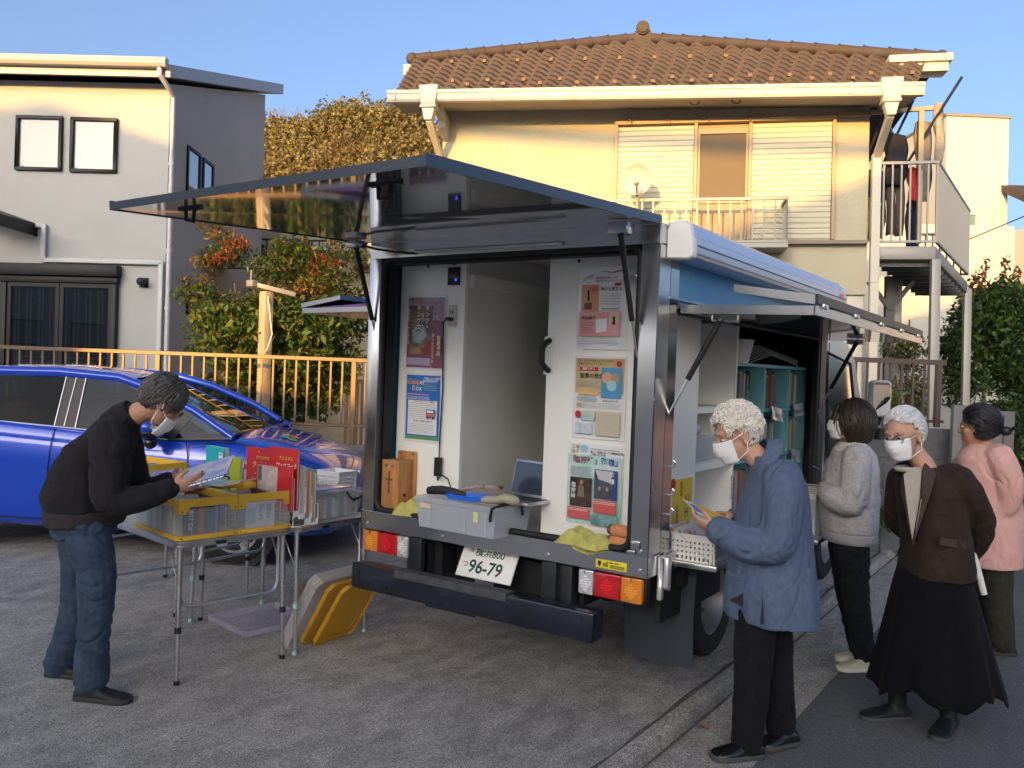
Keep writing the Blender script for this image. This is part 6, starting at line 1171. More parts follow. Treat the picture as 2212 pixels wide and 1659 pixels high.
# yellow fair poster low on the white side panel
ps = thing('poster', 'white and yellow poster turned sideways, low inside the truck side opening', 'poster', (-1.695, 3.98, .8))
P_('sheet', MB().box(-1.6995, -1.698, 3.80, 4.23, .80, 1.10), M_paper, ps); P_('yellow_half', MB().box(-1.698, -1.697, 3.97, 4.22, .80, 1.10), mat('poster_yellow', (.75, .58, .04), .35), ps)
b = MB(); b.lathe((-1.697, 3.97, 1.08), [(.03, 0), (.03, .0012)], 18, 'x'); P_('red_seal', b, I_r, ps)
b = MB(); b.text('フェア', .07, (-1.6955, 4.13, 1.03), (0, 0, -1), (0, 1, 0), off=.02); b.text('20名様', .035, (-1.6955, 4.02, .97), (0, 0, -1), (0, 1, 0), off=.015); P_('lettering', b, ink('navyt', (.03, .08, .22)), ps)
b = MB(); b.text('2025', .04, (-1.6955, 4.06, 1.09), (0, 0, -1), (0, 1, 0), off=.02); P_('lettering', b, I_r, ps)
# fold-down tray with the white basket
fd = thing('fold_down_shelf', 'narrow silver fold down shelf on a chain at the truck side', 'shelf', (-1.5, 3.95, .72))
P_('board', MB().box(-1.635, -1.395, 3.80, 4.25, .722, .748), M_alu, fd, bevel=.004)
b = MB()
for (p, q) in (((-1.585, 3.70, .93), (-1.42, 3.795, .755)), ((-1.585, 4.3, .93), (-1.42, 4.24, .755))):
    p, q = Vector(p), Vector(q); n = 18
    for k in range(n):
        a = p.lerp(q, k / n); c = p.lerp(q, (k + 1.2) / n); u = (q - p).normalized(); s = u.cross(Vector((0, 0, 1))).normalized() if k % 2 else u.cross(Vector((1, 0, 0))).normalized(); b.tube([a, a.lerp(c, .3) + s * .004, a.lerp(c, .7) + s * .004, c, a.lerp(c, .7) - s * .004, a.lerp(c, .3) - s * .004, a], .0012, 4, False)
P_('chain', b, M_alu, fd)
basket('white perforated basket of wrapped leaflets on the fold down shelf', RZ(-1.52, 3.96, 0, .75), .215, .30, .125, .02)
for k in range(9):
    c = ((.62, .66, .74), (.60, .28, .2), (.66, .62, .45), (.55, .6, .72), (.7, .7, .72), (.62, .4, .35), (.5, .56, .66), (.7, .66, .6), (.58, .62, .7))[k]
    T = Matrix.Translation((-1.60 + .02 * k, 3.955, .765)) @ Matrix.Rotation(-.5 + .05 * (k % 4), 4, 'Y')
    tag(MB(T).box(-.002, .002, -.125, .125, 0, .145).build('leaflet', mat('film_%d' % k, c, .15, var=.3, vs=14, coat=.6)), 'clear wrapped coloured leaflet in the perforated basket', 'leaflet', 'wrapped leaflets in the basket')
b = MB(); b.lathe((-1.64, 4.25, .80), [(.05, 0), (.055, .05), (.04, .12), (.045, .125)], 12); tag(b.build('plastic_cup', M_clear, smooth=True), 'clear plastic cup behind the white basket', 'cup')
sh3 = thing('fold_down_shelf', 'fold down shelf under the book tray further along the truck side', 'shelf', (-1.5, 5.6, .66)); P_('board', MB().box(-1.63, -1.30, 5.2, 6.1, .655, .68), M_alu, sh3, bevel=.004)
T5 = RZ(-1.47, 5.62, 0, .681); t5 = thing('plastic_bin', 'clear tray of upright books in front of the woman in grey', 'bin', M=T5); P_('body', tub(T5, .30, .62, .225), M_clear, t5)
for k in range(16): book('book standing in the clear tray in front of the woman in grey', T5 @ Matrix.Translation((.115, -.28 + .034 * k, .01)) @ Matrix.Rotation(PI / 2, 4, 'Z'), .028, .2, .235 + .01 * rnd.random(), sp[(k * 7 + 2) % 10] if k % 3 else bcol[k % 9], 'books in the clear side tray')
b = MB(); b.tube([(-1.605, 6.2, 1.02), (-1.5, 6.16, .98), (-1.33, 6.08, .92), (-1.31, 6.06, .90)], .004, 6); tag(b.build('tray_chain', M_alu), 'thin chain running down to the far side tray', 'chain')
# ------------------------------------------------------------------ blue hatchback
ha = math.radians(31); cf = Vector((math.cos(ha), math.sin(ha), 0)); cl_ = Vector((-cf.y, cf.x, 0)); CO = Vector((-5.572, 4.453, 0)) - 1.2 * cf + .78 * cl_
CT = Matrix.Translation(CO) @ Matrix.Rotation(ha, 4, 'Z')
car = thing('hatchback', 'shiny blue hatchback car parked along the bronze fence', 'car', M=CT)
M_blue = mat('metallic_blue', (.005, .055, .50), .25, .1, coat=1, spec=.5); M_cblk = mat('car_black', (.012, .012, .014), .28, coat=.5); M_chr = mat('chrome', (.75, .74, .72), .08, 1)
M_pil = mat('pillar_film', (.055, .045, .04), .3)
def ip(x, xs, ys_): return float(np.interp(x, xs, ys_))
SX = [-2.0, -1.9, -1.6, -1.0, -.3, .4, .9, 1.1, 1.4, 1.65, 1.82, 1.93, 1.99]
ZB = [.34, .27, .24, .22, .21, .21, .21, .21, .22, .22, .22, .23, .27]
WS = [.60, .74, .80, .80, .80, .80, .80, .80, .79, .76, .68, .56, .38]
WM_ = [.64, .80, .845, .845, .84, .84, .845, .85, .845, .81, .73, .60, .42]
ZM = [.62] * 8 + [.62, .60, .58, .55, .52]
WT = [.58, .74, .80, .805, .80, .795, .785, .775, .75, .70, .62, .50, .34]
ZT = [.95, 1.04, 1.09, 1.07, 1.02, .975, .955, .945, .90, .83, .76, .69, .62]
ZC = [.98, 1.06, 1.10, 1.08, 1.03, .99, 1.0, 1.03, .985, .92, .84, .755, .66]
b = MB(CT); rings = []; N_ = 46
for k in range(N_ + 1):
    x = -2.0 + 3.99 * k / N_; g = lambda a: ip(x, SX, a); h = []
    zb, ws, wm, zm, wt, zt, zc = map(g, (ZB, WS, WM_, ZM, WT, ZT, ZC))
    cr = zt - .11 * ip(x, (-2, -.9, .9, 1.6), (.9, 1.1, 1, .9))
    h = [(0, zb), (ws * .6, zb), (ws * .95, zb + .01), (ws + .012, zb + .06), (ws + .015, zb + .09), (wm - .008, zb + .16), (wm, zm - .1), (wm, zm + .06), (wm - .006, cr - .035), (wm - .02, cr), (wm - .022, cr + .015), (wt + .01, zt - .03), (wt - .012, zt - .003), (wt * .9, zt + (zc - zt) * .35), (wt * .66, zt + (zc - zt) * .72), (wt * .33, zt + (zc - zt) * .93), (0, zc)]
    rings.append([(x, -y, z) for y, z in h] + [(x, y, z) for y, z in reversed(h[1:-1])])
b.loft(rings); body = P_('body', b, M_blue, car, smooth=True)
def sy(z, off=0): return -(.792 - max(0, z - .97) * .43 + off)
roofx = [-1.85, -1.5, -1.0, -.5, -.1, .12]; roofz = [1.36, 1.455, 1.51, 1.525, 1.49, 1.445]; roofw = [.55, .585, .60, .605, .60, .59]
def roofp(u, v):
    x = -1.85 + 1.97 * u; w = ip(x, roofx, roofw); z = ip(x, roofx, roofz); t = 2 * v - 1
    return (x + .03 * (1 - t * t) * (u > .9), w * t, z - .075 * abs(t) ** 3)
b = MB(CT); b.grid(30, 14, roofp); b.grid(30, 14, lambda u, v: tuple(np.array(roofp(u, v)) - (0, 0, .03))); P_('roof', b, M_blue, car, smooth=True)
for s in (-1, 1):
    Y = lambda z, o=0: s * -sy(z, o)
    b = MB(CT); b.tube([(1.12, s * .735, .99), (.78, s * .69, 1.19), (.4, s * .63, 1.35), (.1, s * .575, 1.43), (-.4, s * .585, 1.46), (-1.0, s * .58, 1.45), (-1.5, s * .57, 1.395), (-1.86, s * .55, 1.29)], [.03, .032, .034, .04, .042, .042, .04, .035], 10); P_('roof_pillar', b, M_blue, car, smooth='auto')
    b = MB(CT); P = lambda x, z, o=0: (x, Y(z, o), z)
    def panel(pts, o): b.loft([[P(x, z, o) for x, z in pts], [P(x, z, o - .012) for x, z in pts]])
    PW = lambda: P_('window_pillar', b, M_pil, car)
    panel([(-.32, 1.03), (-.15, 1.015), (-.17, 1.425), (-.33, 1.43)], .004); PW(); b = MB(CT); panel([(.56, .975), (.66, .965), (.80, 1.18), (.70, 1.225)], .004); PW(); b = MB(CT); panel([(-1.62, 1.08), (-1.45, 1.075), (-1.38, 1.38), (-1.55, 1.34)], .004); PW(); b = MB(CT)
    panel([(.60, .955), (1.13, .985), (1.12, 1.0), (.62, .975)], .003); P_('quarter_sill', b, M_pil, car)
    for nm, pts, m in (('rear_door_glass', [(-1.44, 1.07), (-.325, 1.03), (-.335, 1.43), (-1.0, 1.435), (-1.37, 1.39)], thin_glass('glass_tint', (.12, .12, .13), .0)), ('front_door_glass', [(-.145, 1.015), (.555, .978), (.69, 1.225), (.45, 1.325), (.12, 1.41), (-.165, 1.425)], thin_glass('glass_front', (.55, .6, .6), .02)), ('quarter_glass', [(.665, .97), (1.09, .99), (.80, 1.17)], thin_glass('glass_front', (.55, .6, .6), .02))):
        b = MB(CT); b.add([P(x, z, .0015) for x, z in pts], [tuple(range(len(pts)))]); P_(nm, b, m, car)
    b = MB(CT); b.tube([P(x, z, .012) for x, z in ((-1.6, 1.085), (-1.0, 1.062), (-.3, 1.025), (.3, .99), (.62, .968))], .009, 6); P_('belt_trim', b, M_chr, car, smooth='auto')
    b = MB(CT); b.tube([P(-.325, 1.03, .008), P(-.335, 1.43, .008)], .006, 5); b.tube([P(-.245, 1.03, .008), P(-.25, 1.43, .008)], .005, 5); b.tube([P(-.15, 1.02, .008), P(-.168, 1.425, .008)], .006, 5); P_('pillar_strip', b, M_chr, car)
    # mirror
    b = MB(CT @ Matrix.Translation((.56, s * .95, 1.06))); b.ell((0, 0, .012), (.10, .15, .085), 20, 12); mi = P_('door_mirror', b, M_blue, car, smooth=True)
    b = MB(CT @ Matrix.Translation((.56, s * .95, 1.06))); b.ell((.0, 0, -.03), (.095, .145, .055), 18, 10); b.cyl((.03, -s * .03, -.05), (.06, -s * .12, -.06), .022, n=10); b.ell((.0, s * .02, -.11), (.05, .055, .05), 12, 8); b.cyl((0, s * .02, -.08), (0, s * .02, -.05), .02); P_('mirror_base', b, M_cblk, mi, smooth='auto')
    b = MB(CT); yb = s * .845
    def seam(pts): b.tube([(x, s * (ip(z, (.25, .4, .75, .93, 1.02), (.815, .842, .846, .832, .80))), z) for x, z in pts], .0045, 5)
    seam([(-.30, 1.02), (-.31, .93), (-.33, .7), (-.33, .4), (-.3, .30)]); seam([(.78, .95), (.80, .85), (.82, .6), (.80, .4), (.74, .3)]); seam([(-1.5, 1.05), (-1.35, .8), (-1.2, .5), (-1.0, .32)]); seam([(-1.0, .30), (-.3, .29), (.74, .29)]); P_('door_seam', b, M_frm, car)
    for x in (-.18, -1.25):
        b = MB(CT @ Matrix.Translation((x + .04, s * .842, .845))); b.ell((0, 0, 0), (.085, .012, .035), 16, 8); dhc = P_('handle_cup', b, M_cblk, car, smooth=True); b = MB(CT); b.tube([(x - .03, s * .845, .855), (x, s * .87, .86), (x + .09, s * .87, .862), (x + .12, s * .845, .86)], .013, 8); P_('door_handle', b, M_blue, car, smooth='auto')
    b = MB(CT); b.prism([(1.58, s * .80, .70), (1.40, s * .815, .80), (1.72, s * .69, .78), (1.88, s * .52, .70), (1.93, s * .44, .635), (1.86, s * .60, .62), (1.74, s * .735, .64)], (.015, s * .02, .0)); P_('headlight', b, mat('headlamp', (.40, .42, .45), .05, .4, coat=1), car, bevel=.004)
    for x in (1.2, -1.33):
        b = MB(CT); b.lathe((x, s * .835, .31), [(.345, -.02), (.35, .008), (.34, .016), (.325, .012), (.0, .006)], 36, 'y', M=Matrix.Scale(s, 3, (0, 1, 0))); P_('wheel_arch', b, M_cblk, car, smooth='auto')
        c = (x, s * .765, .30); b = MB(CT); pf = [(.19, -.09), (.27, -.095), (.292, -.08), (.30, -.05), (.30, .05), (.292, .08), (.27, .095), (.19, .09)]; b.lathe(c, pf, 40, 'y', caps=False); wl_ = P_('wheel', b, M_tyre, car, smooth='auto')
        b = MB(CT); b.lathe(c, [(.20, s * .085), (.192, s * .092), (.18, s * .06), (.17, s * .03), (.0, s * .03)], 36, 'y'); P_('rim_well', b, M_frm, wl_, smooth='auto')
        b = MB(CT); b.lathe(c, [(.203, s * .086), (.2, s * .098), (.183, s * .098), (.178, s * .086)], 40, 'y', caps=False)
        for k in range(5):
            a = 2 * PI * k / 5 + .3; d = lambda r, o: (c[0] + r * math.cos(a + o), c[1] + s * .092, c[2] + r * math.sin(a + o)); b.prism([d(.03, -.7), d(.188, -.26), d(.188, .26), d(.03, .7)], (0, s * -.02, 0))
        b.cyl((c[0], c[1] + s * .07, c[2]), (c[0], c[1] + s * .098, c[2]), .045, n=16); P_('wheel_rim', b, mat('alloy', (.68, .69, .70), .2, .9), wl_, smooth='auto')
def wsf(u, v, o=0):
    t = 2 * v - 1; x = 1.10 + (.13 - 1.10) * u - .10 * t * t * (1 - u) - .03 * t * t; w = .72 + (.575 - .72) * u; z = 1.035 + (1.445 - 1.035) * (u ** .92) - .045 * t * t; return (x + o * .4, w * t, z + o)
b = MB(CT); b.grid(12, 12, wsf); P_('windscreen', b, thin_glass('glass_screen', (.45, .5, .5), .22, .01), car, smooth=True)
b = MB(CT); b.grid(4, 10, lambda u, v: (-1.84 - .17 * u, (.54 + .1 * u) * (2 * v - 1), 1.35 - .28 * u)); P_('rear_glass', b, thin_glass('glass_tint', (.12, .12, .13), .0), car, smooth=True)
b = MB(CT); b.box(.85, 1.12, -.68, .68, 1.0, 1.028); P_('cowl', b, M_cblk, car, bevel=.01)
b = MB(CT); b.tube([(1.08, -.45, 1.05), (1.0, -.2, 1.075), (.98, .1, 1.085)], .009, 6); b.tube([(1.09, .1, 1.055), (1.0, .3, 1.08), (.97, .55, 1.07)], .009, 6); b.ell((1.1, .52, 1.06), (.03, .03, .025), 10, 8); P_('wiper', b, M_cblk, car, smooth='auto')
b = MB(CT); b.box(-1.5, .9, -.72, .72, .93, .95); b.box(.3, .95, -.70, .70, .95, 1.02); P_('cabin_floor', b, mat('cabin_dark', (.012, .012, .014), .8), car)
for x in (-.2, -1.05):
    for y in (-.36, .36): b = MB(CT); b.loft([[(x - .08 + .03 * k, y - .22, z), (x + .08 + .02 * k, y - .22, z), (x + .08 + .02 * k, y + .22, z), (x - .08 + .03 * k, y + .22, z)] for k, z in ((0, .951), (-2, 1.18), (-3, 1.22))]); b.cbox((x - .1, y, 1.29), .08, .24, .13); P_('seat', b, mat('seat_cloth', (.03, .03, .032), .85), car, bevel=.02)
b = MB(CT); b.ell((-.78, -.52, 1.08), (.16, .08, .14), 12, 8); b.ell((-.62, -.5, 1.05), (.12, .09, .09), 12, 8); P_('yellow_cushion', b, mat('cushion_yellow', (.50, .33, .06), .8), car, smooth=True)
b = MB(CT); b.tube([(.35 + .19 * .25 * math.sin(t) * 0, .36 + .18 * math.cos(t), 1.08 + .16 * math.sin(t)) for t in np.linspace(0, 2 * PI, 20)], .014, 6); P_('steering_wheel', b, M_cblk, car)
b = MB(CT); b.prism([(1.93, -.5, .30), (1.995, -.2, .30), (1.995, .2, .30), (1.93, .5, .30), (1.93, .5, .42), (1.995, .2, .42), (1.995, -.2, .42), (1.93, -.5, .42)], (.012, 0, 0)); b.prism([(1.90, -.42, .635), (1.95, 0, .66), (1.90, .42, .635), (1.93, .4, .60), (1.985, 0, .62), (1.93, -.4, .60)], (.012, 0, -.0)); P_('grille', b, M_cblk, car)
b = MB(CT); b.cyl((1.965, 0, .66), (1.99, 0, .655), .05, n=18); P_('emblem', b, M_chr, car)
b = MB(CT)
hz_ = lambda x, y: ip(x, SX, ZT) + (ip(x, SX, ZC) - ip(x, SX, ZT)) * max(0, 1 - (abs(y) / ip(x, SX, WT)) ** 2.2) + .004
for i, (dx, dy, c) in enumerate(((.0, .0, (.05, .35, .5)), (.075, -.01, (.15, .4, .1)), (.06, .09, (.55, .15, .10)), (-.01, .085, (.55, .32, .08)))):
    b = MB(CT); b.add([(1.40 + dx + .042 * math.cos(t), -.30 + dy + .045 * math.sin(t), hz_(1.40 + dx + .042 * math.cos(t), -.30 + dy + .045 * math.sin(t)) + .004) for t in np.linspace(0, 2 * PI, 15)[:-1]], [tuple(range(14))]); P_('driver_mark', b, ink('mark%d' % i, c), car)
MB(CT).text('HYBRID', .032, (.885, -.853, .80), (1, 0, 0), (0, 0, 1), off=.01).build('model_badge', M_chr, car)
b = MB(CT); b.tube([(.80, -.835, .93), (1.0, -.80, .96), (1.15, -.775, .955), (1.3, -.77, .93), (1.55, -.74, .875), (1.8, -.64, .79)], .004, 5); P_('bonnet_seam', b, M_frm, car)
# ------------------------------------------------------------------ people
RV = Vector((.829, .559, 0)); DV_ = Vector((-.559, .829, 0)); ZV = Vector((0, 0, 1))
def remesh(name, mb, m, parent, vox=.007, sm=4, disp=None, mats=None):
    me = bpy.data.meshes.new('t'); me.from_pydata([Vector(v) for v in mb.v], [], mb.f)
    bm = bmesh.new(); bm.from_mesh(me); bmesh.ops.recalc_face_normals(bm, faces=bm.faces); bm.to_mesh(me); bm.free()
    ob = bpy.data.objects.new('t', me); COL.objects.link(ob)
    r = ob.modifiers.new('r', 'REMESH'); r.mode = 'VOXEL'; r.voxel_size = vox; r.use_smooth_shade = True
    s = ob.modifiers.new('s', 'SMOOTH'); s.factor = .5; s.iterations = sm
    dg = bpy.context.evaluated_depsgraph_get(); ev = ob.evaluated_get(dg); out = bpy.data.meshes.new_from_object(ev)
    bpy.data.objects.remove(ob); bpy.data.meshes.remove(me)
    n = len(out.vertices); P = np.empty(n * 3); out.vertices.foreach_get('co', P); P = P.reshape(-1, 3)
    if disp:
        N = np.empty(n * 3); out.vertices.foreach_get('normal', N); N = N.reshape(-1, 3); P = P + N * disp(P)[:, None]
    I = np.array(WM[parent].inverted()) if parent is not None else None
    W = None
    if parent is None:
        lo = P.min(0); hi = P.max(0); W = Matrix.Translation(((lo[0] + hi[0]) / 2, (lo[1] + hi[1]) / 2, lo[2])); I = np.array(W.inverted())
    P = P @ I[:3, :3].T + I[:3, 3]; out.vertices.foreach_set('co', P.ravel()); out.materials.clear(); out.materials.append(m); out.name = name
    out.polygons.foreach_set('use_smooth', [True] * len(out.polygons)); out.update()
    o = bpy.data.objects.new(name, out); COL.objects.link(o)
    if parent is not None: o.parent = parent; WM[o] = WM[parent]
    else: o.matrix_world = W; WM[o] = W
    return o
def limb(b, pts, rad, n=14):
    """smooth tapered limb through joints with rounded ends"""
    P = [Vector(p) for p in pts]; Q = []; R = []
    for i in range(len(P) - 1):
        for k in range(5):
            t = k / 5; p0, p1, p2, p3 = P[max(i - 1, 0)], P[i], P[i + 1], P[min(i + 2, len(P) - 1)]
            Q.append(.5 * ((2 * p1) + (p2 - p0) * t + (2 * p0 - 5 * p1 + 4 * p2 - p3) * t * t + (3 * p1 - p0 - 3 * p2 + p3) * t ** 3)); R.append(rad[i] * (1 - t) + rad[i + 1] * t)
    Q.append(P[-1]); R.append(rad[-1]); b.tube(Q, R, n); b.ell(Q[0], R[0] * .99, 12, 8); b.ell(Q[-1], R[-1] * .99, 12, 8); return b
def rings(b, rs, n=28, fold=0, ph=0):
    """stack of elliptical sections (centre, half width vector, half depth vector)"""
    L_ = []
    for i, (c, a, d) in enumerate(rs):
        c = Vector(c); k = i / max(1, len(rs) - 1)
        L_.append([c + (a * math.cos(t) + d * math.sin(t)) * (1 + fold * k * k * math.sin(7 * t + ph) + fold * .6 * k * math.sin(11 * t + 2 + ph)) for t in [2 * PI * j / n for j in range(n)]])
    return b.loft(L_)
def wrinkle(a, f=9, st=(1, 1, .45), seed=1, cr=.007, cst=(1, 1, 1)):
    """soft lumps plus sharp crease lines that come and go"""
    def w(P):
        Q = P * np.array(cst); Q = Q + .06 * np.stack([noise3(P * 3, seed + k) for k in (11, 12, 13)], 1)
        n = noise3(Q * f * .55, seed + 3); m = np.clip(noise3(P * 3.2, seed + 9) * 1.6 + .45, 0, 1); n2 = noise3(Q * f * 1.05, seed + 21)
        return a * .7 * noise3(P * np.array(st) * f, seed) - cr * m * (np.exp(-(n / .16) ** 2) - .35 * np.exp(-((n - .32) / .2) ** 2)) - cr * .5 * (1 - m) * np.exp(-(n2 / .15) ** 2)
    return w
M_skin = mat('skin', (.47, .255, .165), .5, var=.10, vs=14, bump=.08, bs=120, spec=.35); M_skin2 = mat('skin_pale', (.52, .30, .21), .5, var=.10, vs=14, bump=.08, bs=120, spec=.35)
M_mask = mat('mask_white', (.78, .78, .78), .75, bump=.12, bs=30)
class Head:
    def __init__(s, c, f, u, k=1): s.c = Vector(c); s.f = Vector(f).normalized(); u = Vector(u); s.u = (u - s.f * u.dot(s.f)).normalized(); s.l = s.u.cross(s.f); s.k = k
    def p(s, f, l, u): return s.c + (s.f * f + s.l * l + s.u * u) * s.k
    def M(s): return Matrix((s.f, s.l, s.u)).transposed() * s.k
    def skin(s, b):
        M = s.M(); b.ell(s.p(-.012, 0, .025), (.098, .077, .098), 24, 16, M); b.ell(s.p(.028, 0, -.03), (.066, .062, .085), 20, 14, M); b.ell(s.p(.036, 0, -.075), (.05, .048, .042), 16, 12, M); b.ell(s.p(.075, 0, -.10), (.022, .024, .018), 12, 8, M)
        b.ell(s.p(.073, 0, .03), (.02, .055, .02), 14, 8, M); b.tube([s.p(.088, 0, .018), s.p(.098, 0, -.012), s.p(.104, 0, -.026), s.p(.094, 0, -.034)], [.009 * s.k, .011 * s.k, .0135 * s.k, .010 * s.k], 10); b.ell(s.p(.098, .013, -.03), (.011, .009, .008), 10, 6, M); b.ell(s.p(.098, -.013, -.03), (.011, .009, .008), 10, 6, M)
        b.ell(s.p(.088, 0, -.062), (.013, .026, .006), 12, 6, M); b.ell(s.p(.086, 0, -.073), (.012, .022, .007), 12, 6, M)
        for q in (-1, 1):
            b.ell(s.p(.054, q * .040, -.024), (.026, .022, .024), 12, 8, M); b.ell(s.p(-.008, q * .076, -.006), (.017, .008, .031), 12, 8, M); b.ell(s.p(-.018, q * .084, .004), (.014, .006, .024), 12, 8, M); b.ell(s.p(.0, q * .079, -.03), (.009, .007, .011), 10, 6, M)
        return b
    def eyes(s, par):
        b = MB(); [b.ell(s.p(.077, q * .031, .006), (.012, .014, .0075), 12, 8, s.M()) for q in (-1, 1)]; e = b.build('eyes', mat('eye_white', (.55, .52, .5), .2), par, smooth=True)
        b = MB(); [b.ell(s.p(.0885, q * .031, .006), (.003, .006, .006), 10, 6, s.M()) for q in (-1, 1)]; b.build('iris', mat('iris_dark', (.02, .012, .01), .1), e, smooth=True)
        b = MB(); [b.tube([s.p(.084, q * .015, .030), s.p(.088, q * .03, .034), s.p(.078, q * .047, .030)], [.002, .0035, .002], 6) for q in (-1, 1)]; b.build('eyebrows', mat('brow', (.12, .10, .09), .9), par)
    def mask(s, par, low=0):
        b = MB(); o = low
        def f(u, v):
            a = (u - .5) * 2.5; w = .0; uu = .002 - .108 * v - o; bul = .0022 * math.sin(v * 25) * min(1, v * 4) + .016 * math.cos((u - .5) * PI) * math.sin(min(1, v * 1.3) * PI * .85)
            return s.p(.030 + (.074 + bul - .012 * v * v) * math.cos(a) + .012 * math.cos(a) ** 4 * (1 - v), (.074 - .016 * v * v) * math.sin(a), uu)
        b.grid(18, 12, f); m_ = b.build('face_mask', M_mask, par, smooth=True); md = m_.modifiers.new('t', 'SOLIDIFY'); md.thickness = .003
        b = MB()
        for q in (-1, 1):
            for v, e in ((0.05, (-.012, .083, .03)), (.9, (-.006, .082, -.036))): st = f(.5 + .5 * q, v); b.tube([st, s.p(.005, q * .083, (st - s.c).dot(s.u) / s.k * .6 + e[2] * .4), s.p(e[0], q * e[1], e[2])], .0022, 5)
            b.tube([s.p(-.012, q * .086, .03), s.p(-.03, q * .086, .012), s.p(-.022, q * .086, -.022), s.p(-.006, q * .084, -.036)], .0022, 5)
        b.build('ear_loop', M_mask, m_)
    def glasses(s, par, m, du=0, df=0):
        b = MB()
        for q in (-1, 1):
            c = [s.p(.106 + df - .012 * abs(q * .034 + .024 * math.cos(t)) / .05, q * .034 + .026 * math.cos(t), .002 + du + .019 * math.sin(t)) for t in np.linspace(0, 2 * PI, 17)]; b.tube(c, .0018, 6)
            b.tube([s.p(.098 + df, q * .060, .008 + du), s.p(.05, q * .080, .012 + du), s.p(-.01, q * .086, .014), s.p(-.035, q * .083, .0)], .0018, 6)
        b.tube([s.p(.110 + df, -.010, .006 + du), s.p(.114 + df, 0, .009 + du), s.p(.110 + df, .010, .006 + du)], .0018, 6); g = b.build('glasses', m, par, smooth='auto')
        b = MB()
        for q in (-1, 1): b.add([s.p(.105 + df - .012 * abs(q * .034 + .024 * math.cos(t)) / .05, q * .034 + .025 * math.cos(t), .002 + du + .018 * math.sin(t)) for t in np.linspace(0, 2 * PI, 15)[:-1]], [tuple(range(14))])
        b.build('lens', thin_glass('spectacle', (.93, .95, .95), .02), g)
    def hair(s, par, m, keep, rad=(.108, .088, .112), off=(-.016, 0, .028), flow=None, n=500, ln=.07, w=.0026, seed=1, jit=.25, lift=.004, name='hair'):
        """scalp shell plus individual locks that follow the flow direction"""
        b = MB(); o = Vector(off); nu, nv = 40, 26; vs = []; ok = {}
        def surf(d, e=0): return s.p(o.x + (rad[0] + e) * d[0], o.y + (rad[1] + e) * d[1], o.z + (rad[2] + e) * d[2])
        fs = []
        for j in range(nv + 1):
            for i in range(nu):
                t = -PI / 2 + PI * j / nv; p = 2 * PI * i / nu; d = (math.cos(t) * math.cos(p), math.cos(t) * math.sin(p), math.sin(t)); vs.append(surf(d, .003 * math.sin(p * 23 + 3 * t))); ok[j * nu + i] = keep(*d)
        for j in range(nv):
            for i in range(nu):
                q = (j * nu + i, j * nu + (i + 1) % nu, (j + 1) * nu + (i + 1) % nu, (j + 1) * nu + i)
                if all(ok[k] for k in q): fs.append(q)
        b.add(vs, fs); h = b.build(name, m, par, smooth=True); md = h.modifiers.new('t', 'SOLIDIFY'); md.thickness = .012; md.offset = -1
        r = np.random.RandomState(seed); b = MB(); c = 0
        while c < n:
            d = r.randn(3); d /= np.linalg.norm(d)
            if not keep(*d): continue
            c += 1; fl = np.array(flow(*d)); pts = []; dd = d.copy(); e = lift * r.rand(); st = ln * (.6 + .8 * r.rand()) / 5 / .1; jt = r.randn(3) * jit
            for k in range(6):
                pts.append(surf(dd, e + .004 * math.sin(k * .6)))
                fv = np.array(flow(*dd)) + jt; fv -= dd * dd.dot(fv); nn = np.linalg.norm(fv); dd = dd + fv / (nn + 1e-6) * st; dd /= np.linalg.norm(dd)
            b.tube(pts, [w * .5, w, w * 1.1, w, w * .8, w * .2], 4)
        b.build('locks', m, h, smooth=True); return h
def hand(b, wrist, dirv, palmn, side, curl=.6, k=1.0, spread=.06):
    """palm plus five fingers; dirv: wrist to knuckles, palmn: out of the palm, side: towards the thumb"""
    w = Vector(wrist); d = Vector(dirv).normalized(); nrm = Vector(palmn); nrm = (nrm - d * nrm.dot(d)).normalized(); s = Vector(side); s = (s - d * s.dot(d) - nrm * s.dot(nrm)).normalized()
    M = Matrix((d, s, nrm)).transposed(); b.ell(w + d * .045 * k, (.05 * k, .038 * k, .0155 * k), 16, 10, M); b.ell(w + d * .07 * k, (.026 * k, .040 * k, .0135 * k), 14, 8, M); b.ell(w + d * .03 * k + s * .024 * k + nrm * .006, (.03 * k, .017 * k, .015 * k), 12, 8, M)
    b.tube([w - d * .05, w, w + d * .02 * k], [.026 * k, .025 * k, .026 * k], 12)
    for i, (o, L_, r) in enumerate(((.029, .070, .0088), (.0095, .078, .0092), (-.010, .073, .0088), (-.028, .058, .0078))):
        p = w + d * (.084 - .004 * abs(i - 1)) * k + s * o * k; a = 0; pts = [p - d * .02 * k, p]; sd = s * spread * (1.2 - i * .8)
        for j, q in enumerate((.45, .32, .25)):
            a += curl * (.75, 1.0, .7)[j] * (1 + .12 * i); p = p + ((d + sd) * math.cos(a) + nrm * math.sin(a)).normalized() * L_ * q * k; pts.append(p)
        limb(b, pts, [r * k * 1.05, r * k * 1.05, r * k, r * k * .93, r * k * .8], 10)
    p = w + d * .022 * k + s * .033 * k + nrm * .008; limb(b, [w + d * .012 * k + s * .018 * k, p, p + (d * .72 + s * .55 + nrm * .30).normalized() * .033 * k, p + (d * .72 + s * .55 + nrm * .30).normalized() * .033 * k + (d * .9 + s * .12 + nrm * .45).normalized() * .028 * k], [.013 * k, .0125 * k, .0105 * k, .0088 * k], 10)
    return b
